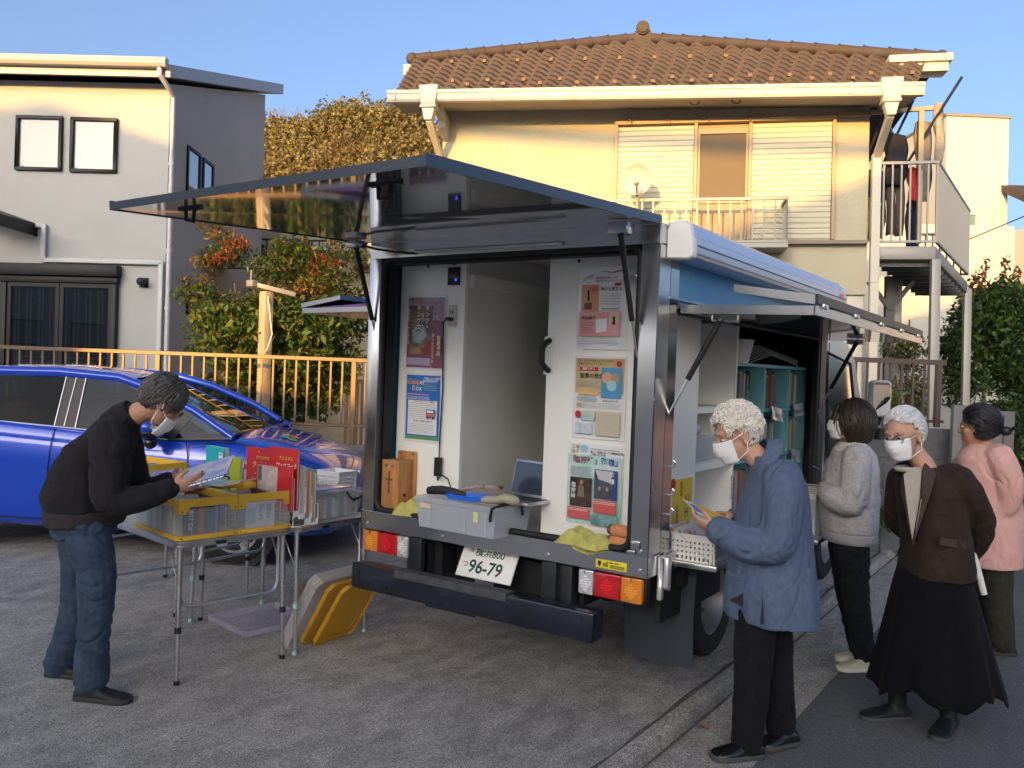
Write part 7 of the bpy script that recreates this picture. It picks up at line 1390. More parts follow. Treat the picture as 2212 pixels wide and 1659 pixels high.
def shoe(b, heel, toe, z, w=.046, h=.085, ank=None):
    he = Vector((heel[0], heel[1], 0)); to = Vector((toe[0], toe[1], 0)); d = (to - he); L_ = d.length; d.normalize(); s = Vector((-d.y, d.x, 0)); n = 20; prof = []
    for t, ww, hh in ((0, .6, .55), (.05, .82, .75), (.2, .86, .95), (.38, .84, .92), (.55, .98, .66), (.75, 1.06, .50), (.9, .92, .42), (.97, .66, .34), (1.0, .35, .26)):
        c = he + d * (L_ * t); prof.append([c + s * (w * ww * math.copysign(abs(math.cos(a)) ** .7, math.cos(a))) + ZV * (z + .022 + (hh * h - .022) * (max(0, math.sin(a)) ** .8) - .004 * (math.sin(a) < 0)) for a in [2 * PI * k / n for k in range(n)]])
    b.loft(prof)
    if ank is not None: limb(b, [he + d * L_ * .24 + ZV * (z + h * .5), Vector(ank)], [.042, .040])
def sole(b, heel, toe, z, w=.05, th=.026):
    he = Vector((heel[0], heel[1], z)); to = Vector((toe[0], toe[1], z)); d = to - he; L_ = d.length; d.normalize(); s = Vector((-d.y, d.x, 0)); o = []
    for t, ww in ((-.02, .35), (0, .62), (.1, .86), (.35, .82), (.6, .98), (.78, 1.06), (.92, .86), (1.0, .5), (1.02, .2)): o.append((t, ww))
    pts = [he + d * L_ * t + s * w * ww for t, ww in o] + [he + d * L_ * t - s * w * ww for t, ww in reversed(o)]
    b.loft([[p + ZV * .0 for p in pts], [p + ZV * th for p in pts]])
def fabric(n, c, **k): return mat(n, c, .92, var=k.pop('var', .18), vs=k.pop('vs', 30), bump=k.pop('bump', .25), bs=k.pop('bs', 300), spec=.12, sheen=k.pop('sheen', .03), **k)
def footwear(person, feet, m, msole, z, h=.085, w=.046, name='shoe'):
    for (heel, toe, ank) in feet:
        b = MB(); shoe(b, heel, toe, z, w, h, ank); o = remesh(name, b, m, person, .006, 3); b = MB(); sole(b, heel, toe, z, w * 1.07); b.build('sole', msole, o, bevel=.006)
# ---- man in the dark fleece
def man():
    J = lambda px, py, dd=0: Vector(hx(px, py, 4.10 + dd))
    h = Head(J(350, 866, .0), RV * .64 - ZV * .56 + DV_ * .46, RV * .50 + ZV * .83 + DV_ * .1, .95)
    nk = J(262, 918); r_sh = J(236, 945, -.19); l_sh = J(262, 925, .19); r_el = J(238, 1078, -.24); l_el = J(300, 1050, .22); r_wr = J(374, 1053, -.10); l_wr = J(372, 1040, .12)
    chest = J(222, 975); belly = J(190, 1070); pel = J(182, 1120)
    rh_, lh_ = J(183, 1140, -.09), J(172, 1140, .10); rk, lk = J(208, 1300, -.08), J(166, 1295, .16); ra, la = J(197, 1468, -.06), J(128, 1436, .22)
    b = MB(); h.skin(b); limb(b, [nk, J(290, 898), h.p(-.02, 0, -.06)], [.058, .054, .052]); limb(b, [nk, chest, belly, pel], [.06, .10, .10, .09]); 
    for sh_, el, wr in ((r_sh, r_el, r_wr), (l_sh, l_el, l_wr)): limb(b, [chest, sh_, el, wr], [.06, .045, .038, .027])
    hd = (J(430, 1042, -.06) - r_wr); hand(b, r_wr, hd, DV_ * .75 + ZV * .45, ZV * .8 - DV_ * .3, .42, 1.0); hand(b, l_wr, J(420, 1035, .05) - l_wr, -DV_ * .8 + ZV * .2, ZV * .8 + RV * .1, .45, 1.0)
    for a, k_, c in ((rh_, rk, ra), (lh_, lk, la)): limb(b, [pel, a, k_, c], [.07, .07, .05, .036])
    me = remesh('person', b, M_skin, None, .0048, 2)
    tag(me, 'man in dark fleece and jeans bending over the crates, reading a comic', 'person')
    h.eyes(me); h.mask(me, .046); h.glasses(me, M_frm, -.004, .012)
    h.hair(me, mat('hair_dark_grey', (.035, .033, .034), .45, col2=(.13, .125, .12), vs=60, stretch=(1, 1, 1)), lambda f, l, u: (u > .12 - .55 * max(0, -f) and not (f > .62 and u < .52)) or (f < -.15 and u > -.55), (.110, .089, .112), (-.014, 0, .028), lambda f, l, u: (-.35 + .2 * f, .4 * l, -.8) if f < .2 else (.55, .6 * l, -.55), 700, .075, .0028, 3)
    b = MB(); rings(b, [(J(186, 1128), RV * .165, DV_ * .19), (J(184, 1100), RV * .175, DV_ * .205), (J(184, 1070), RV * .19, DV_ * .22), (J(197, 1010), RV * .165, DV_ * .225), (J(220, 960), RV * .135, DV_ * .225), (J(243, 925), RV * .11 + ZV * .03, DV_ * .20), (J(260, 908), RV * .07 + ZV * .03, DV_ * .11)])
    limb(b, [J(224, 950), r_sh, J(232, 1010, -.235), r_el, J(300, 1078, -.19), J(366, 1055, -.11)], [.09, .088, .080, .074, .062, .048]); limb(b, [J(240, 940), l_sh, l_el, J(364, 1042, .12)], [.09, .085, .072, .05])
    limb(b, [J(258, 908), J(274, 898)], [.078, .062]); b.ell(J(195, 1085), (.185, .21, .07), 24, 12)
    jk = remesh('jacket', b, fabric('fleece_dark', (.022, .021, .025), sheen=.03, bs=220), me, .0075, 4, wrinkle(.006, 5.5, (1, 1, .7), 3, .008, (1, 1, .8)))
    b = MB(); rings(b, [(J(183, 1130), RV * .166, DV_ * .20), (J(184, 1122), RV * .174, DV_ * .208), (J(184, 1100), RV * .178, DV_ * .212), (J(184, 1094), RV * .172, DV_ * .205)]); remesh('hem_band', b, fabric('fleece_rib', (.04, .035, .036)), jk, .008, 2)
    b = MB(); c0 = J(279, 897); ax = (J(292, 890) - J(262, 908)).normalized(); a1 = DV_; a2 = ax.cross(a1)
    for rr, t0, t1 in ((.074, -.02, .022),): rings(b, [(c0 + ax * t0, a1 * rr, a2 * rr), (c0 + ax * t1, a1 * rr * .93, a2 * rr * .95), (c0 + ax * (t1 + .004), a1 * rr * .85, a2 * rr * .86), (c0 + ax * (t0 + .01), a1 * rr * .8, a2 * rr * .8)])
    b.build('collar', fabric('fleece_dark', (.022, .021, .025)), jk, smooth='auto')
    b = MB(); limb(b, [J(183, 1125, -.06), rh_, J(205, 1220, -.09), rk, J(200, 1390, -.07), ra + ZV * .01], [.120, .108, .092, .080, .075, .082]); limb(b, [J(178, 1125, .06), lh_, J(172, 1220, .13), lk, J(146, 1380, .19), la + ZV * .01], [.118, .106, .089, .077, .073, .080]); rings(b, [(J(182, 1155), RV * .13, DV_ * .175), (J(182, 1120), RV * .146, DV_ * .178), (J(183, 1106), RV * .140, DV_ * .17)])
    tr_ = remesh('jeans', b, mat('denim', (.016, .032, .064), .85, col2=(.040, .068, .115), vs=9, bump=.3, bs=250, sheen=.03), me, .0075, 3, wrinkle(.004, 8, (.7, .7, 1.4), 9, .009, (.7, .7, 1.5)))
    b = MB(); c = J(137, 1140, -.115); u_ = (RV * .85 - DV_ * .5).normalized(); b.prism([c + u_ * x + ZV * z for x, z in ((-.005, .05), (.125, .04), (.125, -.075), (.06, -.095), (-.005, -.075))], -u_.cross(ZV) * .006); b.build('back_pocket', mat('denim_worn', (.075, .11, .16), .8, bump=.3, bs=250), tr_, bevel=.002)
    footwear(me, [((ra - RV * .07), (ra + RV * .20 - DV_ * .03), ra + ZV * .0), ((la - RV * .06), (la + RV * .20 - DV_ * .02), la)], mat('sneaker_black', (.012, .012, .013), .6, bump=.2), mat('sole_dark', (.03, .03, .032), .7), 0)
    # the comic he reads
    T = Matrix.Translation(J(440, 1025, .0)) @ Matrix((((RV * .93 + ZV * .30)).normalized(), (DV_ * .86 - RV * .1 + ZV * .35).normalized(), Vector((0, 0, 1)))).transposed().to_4x4()
    cm = thing('comic_book', 'colourful comic book held open in the hands of the man', 'book', M=Matrix.Translation(J(440, 1025, .0)))
    b = MB(T); b.box(-.12, .13, -.09, .09, 0, .012); P_('pages', b, M_page, cm); b = MB(T); b.box(-.122, .132, -.092, .092, .0125, .0145); P_('cover', b, mat('comic_cover', (.62, .52, .45), .25, col2=(.16, .25, .55), vs=17, coat=.5), cm); b = MB(T); b.box(-.122, .132, -.095, -.0925, -.001, .0145); sp_ = P_('spine', b, mat('comic_spine', (.02, .04, .22), .4), cm); b = MB(T); b.lines(-.1, .12, .002, .012, 1, .008, lambda x, z: (x, -.0955, z), seg=.02, seed=4); P_('spine_print', b, I_w, sp_)
man()
# ---- elderly woman in the blue coat
def woman_blue():
    J = lambda px, py, dd=0: Vector(hx(px, py, 3.84 + dd))
    h = Head(J(1592, 940, .02), -RV * .90 - ZV * .38 - DV_ * .10, -RV * .36 + ZV * .93, .98)
    nk = J(1655, 1000); n_sh = J(1692, 1038, -.16); f_sh = J(1668, 1030, .17); n_el = J(1672, 1175, -.20); f_el = J(1630, 1140, .22); n_wr = J(1545, 1142, -.10); f_wr = J(1575, 1115, .12)
    pel = J(1655, 1290); n_h, f_h = J(1635, 1320, -.07), J(1668, 1320, .09); n_k, f_k = J(1625, 1460, -.06), J(1675, 1450, .10); n_a, f_a = J(1613, 1608, -.03), J(1688, 1580, .12)
    b = MB(); h.skin(b); limb(b, [nk, J(1632, 985), h.p(-.025, 0, -.06)], [.052, .05, .05]); limb(b, [nk, J(1670, 1080), J(1660, 1200), pel], [.05, .1, .1, .09])
    for a, e, w in ((n_sh, n_el, n_wr), (f_sh, f_el, f_wr)): limb(b, [J(1672, 1060), a, e, w], [.06, .04, .034, .024])
    hand(b, n_wr, J(1508, 1128, -.05) - n_wr, DV_ * .6 + ZV * .5, ZV * .7 - RV * .1 - DV_ * .4, .45, .93); hand(b, f_wr, J(1530, 1104, .05) - f_wr, -ZV * .8 - DV_ * .3, -DV_ * .8 + ZV * .2, .35, .93)
    for a, k_, c in ((n_h, n_k, n_a), (f_h, f_k, f_a)): limb(b, [pel, a, k_, c], [.07, .065, .05, .034])
    me = remesh('person', b, M_skin2, None, .0048, 2); tag(me, 'elderly woman with curly white hair in a long blue coat, reading a leaflet', 'person')
    h.eyes(me); h.mask(me)
    mw = mat('hair_white', (.80, .75, .68), .6, var=.15, vs=40)
    keep = lambda f, l, u: (u > .05 and not (f > .68 and u < .55)) or (f < -.05 and u > -.62)
    hr = h.hair(me, mw, keep, (.114, .094, .112), (-.014, 0, .034), lambda f, l, u: (-.2, .3 * l, -.9), 420, .035, .0026, 5, .5)
    b = MB(); r = np.random.RandomState(3); c = 0
    while c < 520:
        d = r.randn(3); d /= np.linalg.norm(d)
        if not keep(*d) or d[2] < -.25: continue
        c += 1; q = h.p(-.014 + .118 * d[0], .098 * d[1], .034 + .118 * d[2]); rr = r.uniform(.006, .011); a = Vector(r.randn(3)).normalized(); e = a.orthogonal().normalized(); g = a.cross(e); n_ = Vector(h.M() @ Vector(d))
        b.tube([q + (e * math.cos(t) + g * math.sin(t)) * rr + n_ * .003 * t / 4 for t in np.linspace(0, 5.2, 8)], [.0015, .003, .0035, .0038, .0036, .0032, .0025, .001], 5)
    b.build('curls', mw, hr, smooth=True)
    M_coat = mat('coat_blue', (.080, .112, .185), .92, col2=(.112, .150, .235), vs=60, spec=.15, bump=.25, bs=260, sheen=.03, stretch=(1, 1, .4))
    b = MB(); R = lambda px, py, hw, hd, dd=0: (J(px, py, dd), RV * hw - ZV * .037 * hw, DV_ * hd)
    rings(b, [R(1668, 1335, .205, .225), R(1668, 1310, .208, .225), R(1667, 1250, .195, .215), R(1668, 1170, .175, .205), R(1672, 1090, .152, .20), R(1677, 1040, .125, .195), R(1672, 1005, .10, .16), R(1655, 985, .075, .09)], 40)
    limb(b, [J(1682, 1040), n_sh, J(1690, 1110, -.20), n_el, J(1610, 1172, -.17), J(1556, 1146, -.11)], [.085, .088, .086, .086, .078, .062]); limb(b, [J(1672, 1035), f_sh, f_el, J(1590, 1122, .13)], [.085, .085, .08, .06])
    ct = remesh('coat', b, M_coat, me, .0075, 4, lambda P: wrinkle(.005, 4.5, (1.2, 1.2, .3), 12, .009, (1.5, 1.5, .45))(P) + .006 * np.sin((P @ np.array(RV)) * 38 + 2 * np.sin(P[:, 2] * 3)) * np.clip((.95 - P[:, 2]) * 2, 0, 1))
    b = MB(); c0 = J(1645, 985); ax = (h.p(-.02, 0, -.08) - J(1668, 1005)).normalized(); a1 = DV_; a2 = ax.cross(a1); rings(b, [(c0 - ax * .03, a1 * .12, a2 * .115), (c0 + ax * .0, a1 * .098, a2 * .092), (c0 + ax * .022, a1 * .083, a2 * .078), (c0 + ax * .02, a1 * .072, a2 * .07), (c0 - ax * .01, a1 * .08, a2 * .075)]); b.build('collar', M_coat, ct, smooth='auto')
    b = MB(); q = J(1588, 1298, -.215); u_ = (RV * .9 + DV_ * -.3).normalized(); b.prism([q + u_ * x + ZV * z for x, z in ((-.025, -.0), (.032, .035), (.034, -.022))], -u_.cross(ZV) * .004); b.build('dark_patch', mat('patch_black', (.012, .012, .018), .8), ct)
    b = MB(); p = J(1646, 1348, -.222); b.prism([p + RV * -.008, p + RV * .008, p + ZV * .11 + DV_ * .008], -DV_ * .004); b.build('vent_slit', M_black, ct)
    b = MB(); b.tube([J(1570, 1235, -.205), J(1590, 1246, -.228), J(1618, 1243, -.235)], .003, 5); b.build('pocket_seam', M_coat, ct)
    b = MB(); limb(b, [J(1640, 1300, -.06), n_h, n_k, n_a + ZV * .0], [.1, .098, .082, .068]); limb(b, [J(1665, 1300, .08), f_h, f_k, f_a], [.1, .096, .08, .066]); remesh('trousers', b, fabric('trouser_black', (.012, .012, .015)), me, .0075, 3, wrinkle(.004, 7, (1, 1, .8), 4, .006, (1.3, 1.3, .5)))
    footwear(me, [((n_a + RV * .07), (n_a - RV * .165 - DV_ * .05), n_a), ((f_a + RV * .07), (f_a - RV * .13 - DV_ * .08), f_a)], mat('shoe_patent', (.010, .010, .012), .22, coat=.4), mat('sole_grey', (.06, .06, .065), .7), -.05, .09, .05)
    T = Matrix.Translation(J(1536, 1112, .0)) @ Matrix(((-RV * .80 + ZV * .28 + DV_ * .2).normalized(), (DV_ * .8 - RV * .3 + ZV * .3).normalized(), ZV)).transposed().to_4x4()
    lf_ = thing('leaflet', 'orange and yellow illustrated leaflet held by the woman in the blue coat', 'leaflet', M=Matrix.Translation(J(1536, 1112, 0))); P_('sheet', MB(T).box(-.12, .10, -.06, .06, 0, .003), M_paper, lf_); P_('picture', MB(T).box(-.115, .06, -.055, .055, .0035, .0042), mat('leaf_picture', (.75, .36, .05), .2, col2=(.72, .66, .16), vs=18, coat=.5), lf_); P_('green_edge', MB(T).box(-.118, -.10, -.058, .058, .0043, .005), ink('seagreen', (.35, .55, .5)), lf_); P_('blue_patch', MB(T).box(.062, .095, -.05, .03, .0035, .0042), ink('bluepatch', (.08, .2, .6)), lf_)
woman_blue()
# ---- woman with the dark bob in light grey
def woman_grey():
    J = lambda px, py, dd=0: Vector(hx(px, py, 5.06 + dd))
    h = Head(J(1834, 912, .0), -RV * .97 + DV_ * .22 + ZV * .06, ZV + RV * .05, .96)
    nk = J(1842, 968); n_sh = J(1850, 992, -.15); f_sh = J(1836, 992, .16); n_el = J(1838, 1088, -.20); f_el = J(1800, 1075, .2); n_wr = J(1788, 1060, -.02); f_wr = J(1800, 1062, -.06)
    pel = J(1838, 1170); n_h, f_h = J(1840, 1190, -.08), J(1828, 1190, .08); n_k, f_k = J(1850, 1300, -.08), J(1838, 1295, .08); n_a, f_a = J(1866, 1415, -.06), J(1858, 1405, .10)
    b = MB(); h.skin(b); limb(b, [nk, J(1840, 950), h.p(-.025, 0, -.06)], [.05, .047, .048]); limb(b, [nk, J(1838, 1040), pel], [.05, .1, .09])
    for a, e, w in ((n_sh, n_el, n_wr), (f_sh, f_el, f_wr)): limb(b, [J(1842, 1005), a, e, w], [.06, .04, .034, .024])
    hand(b, n_wr, DV_ - RV * .2, RV * .9, ZV, .4, .9); hand(b, f_wr, -DV_ * .7 + RV * .7, -RV * .5 - DV_ * .5, ZV, .4, .9)
    for a, k_, c in ((n_h, n_k, n_a), (f_h, f_k, f_a)): limb(b, [pel, a, k_, c], [.07, .065, .05, .034])
    me = remesh('person', b, M_skin2, None, .0052, 2); tag(me, 'woman with a dark bob in a light grey sweatshirt jacket, arms folded', 'person')
    h.eyes(me); h.mask(me); h.glasses(me, M_frm)
    h.hair(me, mat('hair_black_brown', (.016, .011, .009), .42, col2=(.055, .038, .030), vs=50), lambda f, l, u: (u > .25 and not (f > .72 and u < .6)) or (f < .42 and u > -.93 and (f < .3 or u > -.75)), (.118, .106, .140), (-.028, 0, .0), lambda f, l, u: (-.25, .5 * l, -1), 1100, .13, .0034, 8, .16, .014)
    M_gr = mat('marl_grey', (.42, .40, .41), .95, col2=(.54, .52, .53), vs=90, bump=.1, bs=300, sheen=.03, sharp=(.4, .62))
    R = lambda px, py, hw, hd, dd=0: (J(px, py, dd), RV * hw, DV_ * hd)
    b = MB(); rings(b, [R(1834, 1146, .152, .20), R(1834, 1120, .160, .205), R(1836, 1060, .160, .205), R(1840, 1010, .145, .20), R(1843, 980, .12, .175), R(1842, 960, .085, .11)], 32)
    limb(b, [J(1846, 995), n_sh, J(1848, 1040, -.20), n_el, J(1800, 1072, -.14), J(1788, 1060, -.04)], [.085, .085, .082, .078, .07, .06]); limb(b, [J(1840, 995), f_sh, f_el, J(1800, 1064, -.02)], [.085, .085, .078, .06])
    tp = remesh('jacket', b, M_gr, me, .0075, 5, wrinkle(.004, 5, (1, 1, .6), 14, .008, (1, 1, 1.1))); 
    b = MB(); rings(b, [R(1834, 1169, .140, .185), R(1834, 1160, .150, .195), R(1834, 1148, .152, .198), R(1834, 1143, .146, .19)], 32); remesh('hem_band', b, mat('rib_grey', (.40, .40, .42), .95, bump=.3, bs=120), tp, .0075, 2)
    b = MB(); c0 = J(1838, 962); rings(b, [(c0 - ZV * .03, RV * .105, DV_ * .115), (c0 + ZV * .005 - RV * .005, RV * .088 + ZV * .02, DV_ * .092), (c0 + ZV * .03, RV * .072 + ZV * .02, DV_ * .078), (c0 + ZV * .02, RV * .064, DV_ * .068)]); b.build('collar', mat('collar_cream', (.62, .60, .54), .9, bump=.3, bs=200), tp, smooth='auto')
    b = MB(); limb(b, [J(1838, 1165, -.06), n_h, n_k, n_a + ZV * .01], [.105, .1, .078, .064]); limb(b, [J(1832, 1165, .06), f_h, f_k, f_a + ZV * .01], [.105, .1, .078, .062]); remesh('trousers', b, fabric('trouser_charcoal', (.017, .019, .024)), me, .0075, 3, wrinkle(.006, 7, (1, 1, .9), 5))
    footwear(me, [((n_a + RV * .06), (n_a - RV * .155 - DV_ * .02), n_a), ((f_a + RV * .06), (f_a - RV * .145), f_a)], mat('sneaker_cream', (.58, .55, .44), .6, bump=.15), mat('sole_cream', (.66, .64, .56), .6), -.05, .09, .045)
woman_grey()
# ---- elderly woman in the brown velvet jacket and long black skirt
def woman_brown():
    J = lambda px, py, dd=0: Vector(hx(px, py, 4.25 + dd))
    F = -RV * .78 - DV_ * .60; S = F.cross(ZV)  # S: towards her right side... her left is -S
    h = Head(J(1953, 940, -.02), -RV * .80 - DV_ * .50 - ZV * .24, ZV - RV * .16, 1.0)
    nk = J(1995, 1003); l_sh = J(2066, 1038, -.10); r_sh = J(1955, 1030, .14); l_el = J(2118, 1130, .02); r_el = J(1945, 1125, .24); l_wr = J(2100, 1190, .15); r_wr = J(2060, 1180, .22)
    pel = J(2010, 1230); r_h, l_h = J(1985, 1260, .06), J(2040, 1260, -.06); r_k, l_k = J(1960, 1370, .05), J(2055, 1370, -.04); r_a, l_a = J(1938, 1518, .06), J(2050, 1535, -.06)
    b = MB(); h.skin(b); limb(b, [nk, J(1980, 985), h.p(-.025, 0, -.06)], [.05, .048, .05]); limb(b, [nk, J(2010, 1090), pel], [.05, .1, .09])
    for a, e, w in ((l_sh, l_el, l_wr), (r_sh, r_el, r_wr)): limb(b, [J(2010, 1050), a, e, w], [.06, .04, .034, .024])
    hand(b, l_wr, -RV * .5 + DV_ * .4 - ZV * .5, DV_ * .3 - RV * .8, -ZV, .7, .9); hand(b, r_wr, RV * .6 - ZV * .5, DV_, ZV, .5, .9)
    for a, k_, c in ((r_h, r_k, r_a), (l_h, l_k, l_a)): limb(b, [pel, a, k_, c + (k_ - c) * .35, c], [.07, .065, .05, .046, .034])
    me = remesh('person', b, M_skin2, None, .0048, 2); tag(me, 'elderly woman with tied grey hair in brown velvet jacket and long black skirt, walking', 'person')
    h.eyes(me); h.mask(me); h.glasses(me, mat('wire_frame', (.35, .3, .25), .3, .8))
    mw = mat('hair_silver', (.56, .56, .57), .5, col2=(.76, .76, .77), vs=45)
    h.hair(me, mw, lambda f, l, u: (u > .36 and not (f > .82 and u < .60)) or (f < .1 and u > -.55) or (f < .35 and u > .05), (.107, .087, .112), (-.014, 0, .026), lambda f, l, u: (-1, -.35 * l, -.35 + .2 * u), 900, .09, .0026, 13, .08)
    b = MB(); r = np.random.RandomState(5); bc = h.p(-.135, 0, -.012)
    for k in range(60):
        a = r.rand() * 6.28; e = Vector(r.randn(3)).normalized(); g = e.orthogonal().normalized(); o_ = e.cross(g); rr = r.uniform(.018, .034)
        b.tube([bc + (g * math.cos(t + a) + o_ * math.sin(t + a)) * rr for t in np.linspace(0, 3.6, 8)], [.001, .004, .005, .005, .005, .005, .004, .001], 5)
    b.ell(bc, .026, 12, 8); b.build('hair_bun', mat('hair_grey_bun', (.28, .28, .29), .5, col2=(.55, .55, .56), vs=40), me, smooth=True)
    M_vel = mat('velvet_brown', (.024, .015, .011), .85, spec=.2, col2=(.040, .026, .020), vs=14, sheen=.03, bump=.15, bs=200)
    R = lambda px, py, hw, hd, dd=0: (J(px, py, dd), RV * hw, DV_ * hd)
    b = MB(); rings(b, [R(2020, 1243, .172, .19), R(2022, 1225, .175, .195), R(2022, 1170, .160, .18), R(2015, 1110, .158, .175), R(2010, 1060, .162, .18), R(2008, 1030, .150, .165), R(2000, 1008, .095, .11)], 36)
    limb(b, [J(2040, 1040), l_sh, J(2100, 1085, -.06), l_el, J(2112, 1165, .08), l_wr], [.08, .082, .078, .074, .064, .055]); limb(b, [J(1985, 1040, .05), r_sh, J(1943, 1080, .2), r_el, J(1990, 1175, .26)], [.08, .08, .074, .068, .055])
    jk = remesh('jacket', b, M_vel, me, .0075, 4, wrinkle(.005, 6, (1, 1, .6), 23, .008, (1.1, 1.1, .8)))
    b = MB()  # lapels, inner blouse and pocket flap follow the front of the jacket
    def front(px, py, dd): return J(px, py, dd)
    b.add([front(1975, 1008, -.125), front(1995, 1015, -.155), front(1990, 1080, -.215), front(1972, 1175, -.225), front(1958, 1080, -.17), front(1952, 1025, -.10)], [(0, 1, 2, 3, 4, 5)]); bl_ = b.build('blouse', mat('blouse_beige', (.42, .38, .33), .8, bump=.4, bs=60), me); md = bl_.modifiers.new('t', 'SOLIDIFY'); md.thickness = .008
    b = MB(); b.tube([h.p(.02, .02, -.13) + (RV * math.cos(t) + DV_ * math.sin(t)) * .062 - ZV * .035 for t in np.linspace(0, 2 * PI, 17)], .014, 8); b.build('neckline', mat('blouse_beige', (.42, .38, .33), .8), bl_, smooth=True)
    b = MB(); b.add([front(2000, 1000, -.11), front(2022, 1022, -.17), front(2012, 1062, -.205), front(1972, 1178, -.232), front(1990, 1075, -.224), front(1994, 1015, -.165)], [(0, 1, 2, 3, 4, 5)]); b.add([front(1950, 1015, -.06), front(1958, 1035, -.12), front(1972, 1178, -.232), front(1960, 1120, -.20), front(1945, 1060, -.10)], [(0, 1, 2, 3, 4)]); lp_ = b.build('lapel', mat('velvet_lapel', (.045, .03, .022), .8, sheen=.03), jk); md = lp_.modifiers.new('t', 'SOLIDIFY'); md.thickness = .01
    b = MB(); b.add([front(2032, 1160, -.195), front(2086, 1170, -.165), front(2088, 1186, -.167), front(2032, 1178, -.20)], [(0, 1, 2, 3)]); pf = b.build('pocket_flap', mat('velvet_lapel', (.045, .03, .022), .8, sheen=.03), jk); md = pf.modifiers.new('t', 'SOLIDIFY'); md.thickness = .012
    b = MB(); rs = []
    n = 64
    for k in range(13):
        t = k / 12; py = 1225 + (1482 - 1225) * t; px = 2015 + 8 * t; hw = .158 + .150 * t ** .9; hd = .165 + .12 * t
        rs.append([J(px, py) + (RV * hw * math.cos(a) + DV_ * hd * math.sin(a)) * (1 + .055 * t * math.sin(9 * a + 1 + .6 * math.sin(2 * a)) + .03 * t * math.sin(17 * a + 2 * t) + .015 * t * math.sin(31 * a)) + ZV * (.03 * t * math.sin(5 * a + .8) + .012 * t * math.sin(13 * a)) for a in [2 * PI * j / n for j in range(n)]])
    b.loft(rs, False); sk = b.build('skirt', fabric('skirt_black', (.006, .006, .009), sheen=.03), me, smooth=True); md = sk.modifiers.new('t', 'SOLIDIFY'); md.thickness = .006
    for a, to in ((r_a, -RV * .19 - DV_ * .03), (l_a, -RV * .13 - DV_ * .15)):
        g0 = Vector((a.x, a.y, 0)); b = MB(); shoe(b, g0 - to * .35, g0 + to, -.054, .048, .085, None); limb(b, [g0 + ZV * .02, a + ZV * .03, a + ZV * .075], [.042, .044, .047]); o = remesh('ankle_boot', b, mat('boot_dark', (.010, .013, .018), .55, bump=.2), me, .006, 3); b = MB(); sole(b, g0 - to * .35, g0 + to, -.054, .05, .022); b.build('sole', mat('sole_grey', (.06, .06, .065), .7), o, bevel=.005)
    tag(MB().tube([J(2096, 1176, .12), J(2108, 1215, .06), J(2126, 1284, .05)], [.012, .017, .016], 10).build('rolled_paper', mat('paper_white', (.66, .67, .64), .6), smooth='auto'), 'rolled white paper held behind the back of the woman in brown', 'paper')
woman_brown()
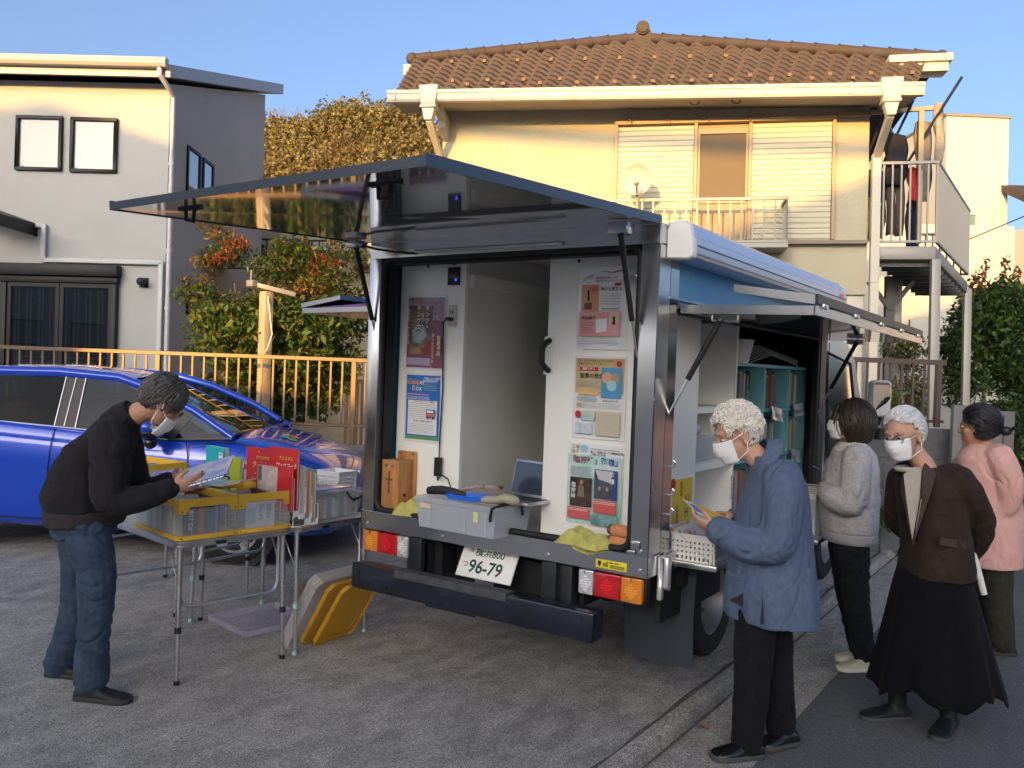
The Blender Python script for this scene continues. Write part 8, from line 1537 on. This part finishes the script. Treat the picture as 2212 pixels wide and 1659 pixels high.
# ---- woman in the pink coat
def woman_pink():
    J = lambda px, py, dd=0: Vector(hx(px, py, 5.45 + dd))
    h = Head(J(2112, 922, .0), -RV * .80 + DV_ * .60 - ZV * .10, ZV - RV * .08, 1.02)
    nk = J(2128, 965); n_sh = J(2160, 990, -.15); f_sh = J(2098, 990, .17); n_el = J(2172, 1090, -.16); f_el = J(2080, 1085, .2); n_wr = J(2120, 1130, -.02); f_wr = J(2080, 1120, .0)
    pel = J(2135, 1190); n_h, f_h = J(2150, 1210, -.08), J(2120, 1210, .08); n_k, f_k = J(2155, 1300, -.07), J(2118, 1300, .08); n_a, f_a = J(2164, 1385, -.06), J(2120, 1385, .08)
    b = MB(); h.skin(b); limb(b, [nk, J(2122, 948), h.p(-.025, 0, -.06)], [.055, .052, .052]); limb(b, [nk, J(2130, 1050), pel], [.05, .1, .09])
    for a, e, w in ((n_sh, n_el, n_wr), (f_sh, f_el, f_wr)): limb(b, [J(2128, 1000), a, e, w], [.06, .04, .034, .024])
    hand(b, n_wr, -RV, DV_, ZV, .5, .9); hand(b, f_wr, -RV, -DV_, ZV, .5, .9)
    for a, k_, c in ((n_h, n_k, n_a), (f_h, f_k, f_a)): limb(b, [pel, a, k_, c], [.07, .065, .05, .034])
    me = remesh('person', b, M_skin, None, .0055, 2); tag(me, 'woman with tied black hair in a pale pink coat, at the far right', 'person')
    h.eyes(me); mh = mat('hair_black', (.010, .010, .013), .4, col2=(.022, .022, .028), vs=50)
    h.hair(me, mh, lambda f, l, u: (u > .28 and not (f > .8 and u < .55)) or (f < .28 and u > -.66) or (f < .5 and u > .0), (.116, .098, .118), (-.018, 0, .024), lambda f, l, u: (-1, -.3 * l, -.5), 800, .09, .003, 17, .12)
    b = MB(); b.ell(h.p(-.152, 0, -.03), (.035, .032, .03), 14, 10, h.M()); b.tube([h.p(-.05, -.07, -.09), h.p(-.055, -.075, -.13), h.p(-.035, -.08, -.165), h.p(-.015, -.085, -.17)], [.008, .012, .009, .002], 6)
    for k in range(10): b.tube([h.p(-.165, .01 * (k % 3), -.03), h.p(-.20, .008 * (k - 5), -.02 + .006 * (k % 4)), h.p(-.215, .012 * (k - 5), -.045 + .008 * (k % 5))], [.006, .004, .001], 5)
    b.build('hair_tail', mh, me, smooth=True)
    M_pk = fabric('coat_pink', (.62, .36, .33), var=.06, vs=4, sheen=.03, bs=150)
    R = lambda px, py, hw, hd, dd=0: (J(px, py, dd), RV * hw, DV_ * hd)
    b = MB(); rings(b, [R(2132, 1218, .195, .21), R(2133, 1190, .20, .215), R(2134, 1100, .195, .205), R(2130, 1030, .185, .20), R(2126, 990, .165, .18), R(2126, 970, .12, .13), R(2126, 958, .085, .09)], 32)
    limb(b, [J(2142, 995), n_sh, J(2180, 1040, -.2), n_el, J(2140, 1125, -.12)], [.085, .088, .082, .078, .064]); limb(b, [J(2115, 995), f_sh, J(2070, 1040, .2), f_el, J(2080, 1120, .04)], [.085, .088, .08, .074, .06])
    remesh('coat', b, M_pk, me, .0075, 5, wrinkle(.004, 4.5, (1, 1, .4), 31, .008, (1.2, 1.2, .5)))
    b = MB(); limb(b, [J(2142, 1190, -.06), n_h, n_k, n_a + ZV * .0], [.11, .105, .088, .078]); limb(b, [J(2128, 1190, .06), f_h, f_k, f_a], [.11, .105, .088, .078]); remesh('trousers', b, fabric('trouser_olive', (.035, .037, .026)), me, .0075, 3, wrinkle(.006, 7, (1, 1, .9), 35))
    footwear(me, [((n_a + RV * .09), (n_a - RV * .13 + DV_ * .04), n_a), ((f_a + RV * .08), (f_a - RV * .14 + DV_ * .04), f_a)], mat('shoe_black', (.012, .012, .014), .5), mat('sole_dark', (.03, .03, .032), .7), -.054)
woman_pink()
